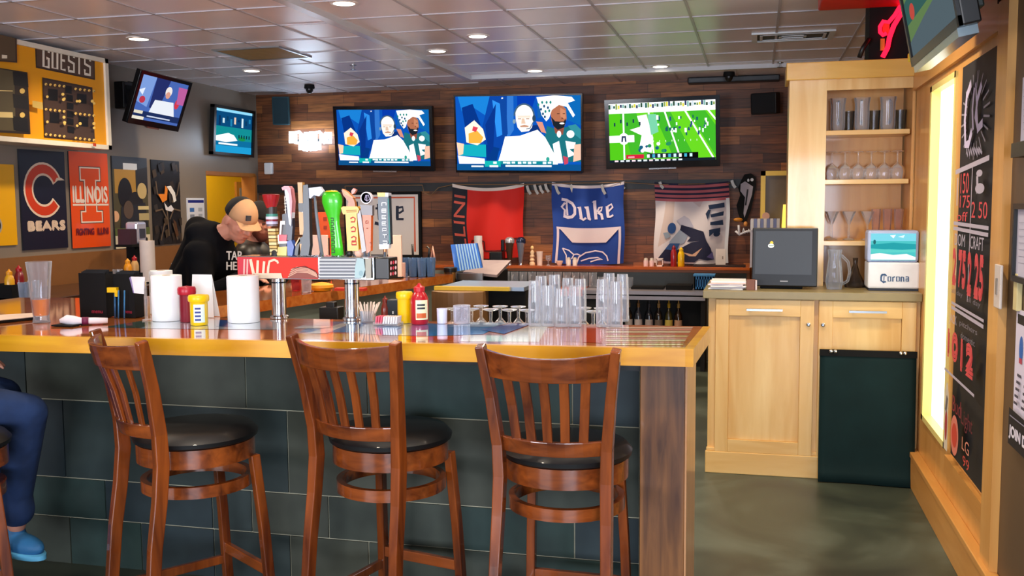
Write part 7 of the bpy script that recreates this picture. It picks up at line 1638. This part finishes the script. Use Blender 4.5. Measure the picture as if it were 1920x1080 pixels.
a = PX(1908, 550, XR - .01); tag(MB().use(mat('d8c890', .5)).bb((XR - .02, a.y - .03, a.z - .06), (XR - .001, a.y + .02, a.z + .07)).build('thermostat', bevel=.003), 'small cream box on the brown wall under the framed sheet', 'wall box')

# ================================================================ LEFT SIDE TABLES
TAB = .98
def table(lb, y0, y1, x1=-4.62):
    t = thing('high_table', lb, 'table', (-5.0, (y0 + y1) / 2, 0), 0, 'high tables along the left wall')
    MB().use(wood('2a1810', '4a2c18', 'Y', .3, .4)).bb((-5.36, y0, TAB - .035), (x1, y1, TAB)).build('tabletop', t, world=True, bevel=.004)
    MB().use(BLKM).bb((-5.05, (y0 + y1) / 2 - .04, .03), (-4.97, (y0 + y1) / 2 + .04, TAB - .035)).build('pedestal', t, world=True)
    MB().use(BLKM).bb((-5.28, (y0 + y1) / 2 - .25, 0), (-4.74, (y0 + y1) / 2 + .25, .03)).build('foot_plate', t, world=True, bevel=.005); return t
table('dark high table along the left wall, nearest the left edge', 5.2, 6.85); table('dark high table along the left wall, behind the black menu holders', 7.45, 8.75)
def on_tab(x, X=-4.98): p = PX(x, 520, X); return Vector((X, p.y, TAB + .001))
def cluster(x, side):
    lb = 'left' if side == 0 else 'right'
    p = on_tab(x, -4.9); t = thing('condiment_caddy', 'black condiment caddy on the high table ' + ('at the left edge' if side == 0 else 'behind the black menu holders'), 'caddy', p, 0, 'condiment caddies')
    MB().use(BLKM).bb((-.09, -.11, 0), (.09, .11, .01)).bb((-.09, -.11, .0), (-.083, .11, .10)).bb((.083, -.11, 0), (.09, .11, .10)).bb((-.083, -.11, 0), (.083, -.103, .10)).bb((-.083, .103, 0), (.083, .11, .10)).build('rack', t)
    bottle('ketchup_bottle', 'red capped sauce bottle in the caddy on the %s' % ('left edge table' if side == 0 else 'table behind the menu holders'), p + Vector((.02, .045, .011)), 'e0b878' if side else '8a1420', .21, .032, 'b01424')
    bottle('mustard_bottle', 'orange yellow sauce bottle in the caddy on the %s' % ('left edge table' if side == 0 else 'table behind the menu holders'), p + Vector((.02, -.045, .011)), 'e89a1c' if side else 'f0b020', .19, .032, 'f0a020')
    return p
cluster(22, 0); p = cluster(243, 1)
p = on_tab(278, -4.75)
t = thing('paper_towel_roll', 'tall white paper towel roll on the far high table', 'paper roll', p, 0); MB().use(mat('d8ccc8', .8)).lathe([(.02, .012), (.058, .012), (.058, .34), (.02, .34), (.02, .012)], (0, 0, 0), 22).build('paper', t); MB().use(BLKM).lathe([(.0005, 0), (.065, 0), (.065, .01), (.008, .014), (.008, .36), (.0005, .37)], (0, 0, 0), 18).build('holder', t)
p = on_tab(252, -5.2); p2 = PX(245, 458, -5.2)
t = thing('napkin_dispenser', 'chrome and white napkin dispenser standing on a raised stand by the far posters', 'napkin dispenser', p)
MB().use(BLKM).bb((-.04, -.04, 0), (.04, .04, p2.z - TAB - .02)).bb((-.08, -.13, p2.z - TAB - .02), (.08, .13, p2.z - TAB)).build('stand', t); MB().use(mat('ccd4ec', .25, .5)).bb((-.06, -.02, p2.z - TAB), (.06, .12, p2.z - TAB + .19)).build('case', t, bevel=.02); MB().use(mat('3a4050', .4)).bb((.0605, .01, p2.z - TAB + .05), (.064, .09, p2.z - TAB + .13)).build('window', t); MB().use(mat('3a2430', .4)).bb((-.06, -.12, p2.z - TAB), (.06, -.03, p2.z - TAB + .13)).build('side_box', t)
for x, X, lb in ((44, -4.70, 'frosted white tumbler on the left edge table'), (62, -4.75, 'clear tumbler on the left edge table near the pilsner glass'), (112, -4.9, 'amber lit small glass at the wall end of the near high table'), (128, -4.9, 'small stemmed glass between the two high tables')):
    p = on_tab(x, X); p.z = TAB + .001
    if x > 100: p.y = 6.72 if x < 120 else 7.52
    o = MB().use(glass('c8d4e8', .35) if x < 55 else GL).lathe(shell([(.03, 0), (.038, .12)], .003), (0, 0, 0), 16).build('tumbler', origin=(0, 0, 0)); o.location = p; tag(o, lb, 'glass')
for (X, Y, rz, lb) in ((-4.25, 6.2, 95, 'dark bar stool at the left edge table, behind the pilsner glass'), (-4.2, 7.7, 88, 'dark bar stool at the far high table behind the menu holders')):
    dup(st0, (X, Y, 0), R(rz), lb, 'stools at the high tables')
c = PX(318, 500, -4.6); tag(MB().use(mat('1a1a20', .3, .3)).ell((-4.75, 8.6, TAB + .06), (.05, .06, .06)).build('candle_bowl'), 'small dark round bowl on the far high table beside the person in the hoodie', 'bowl')
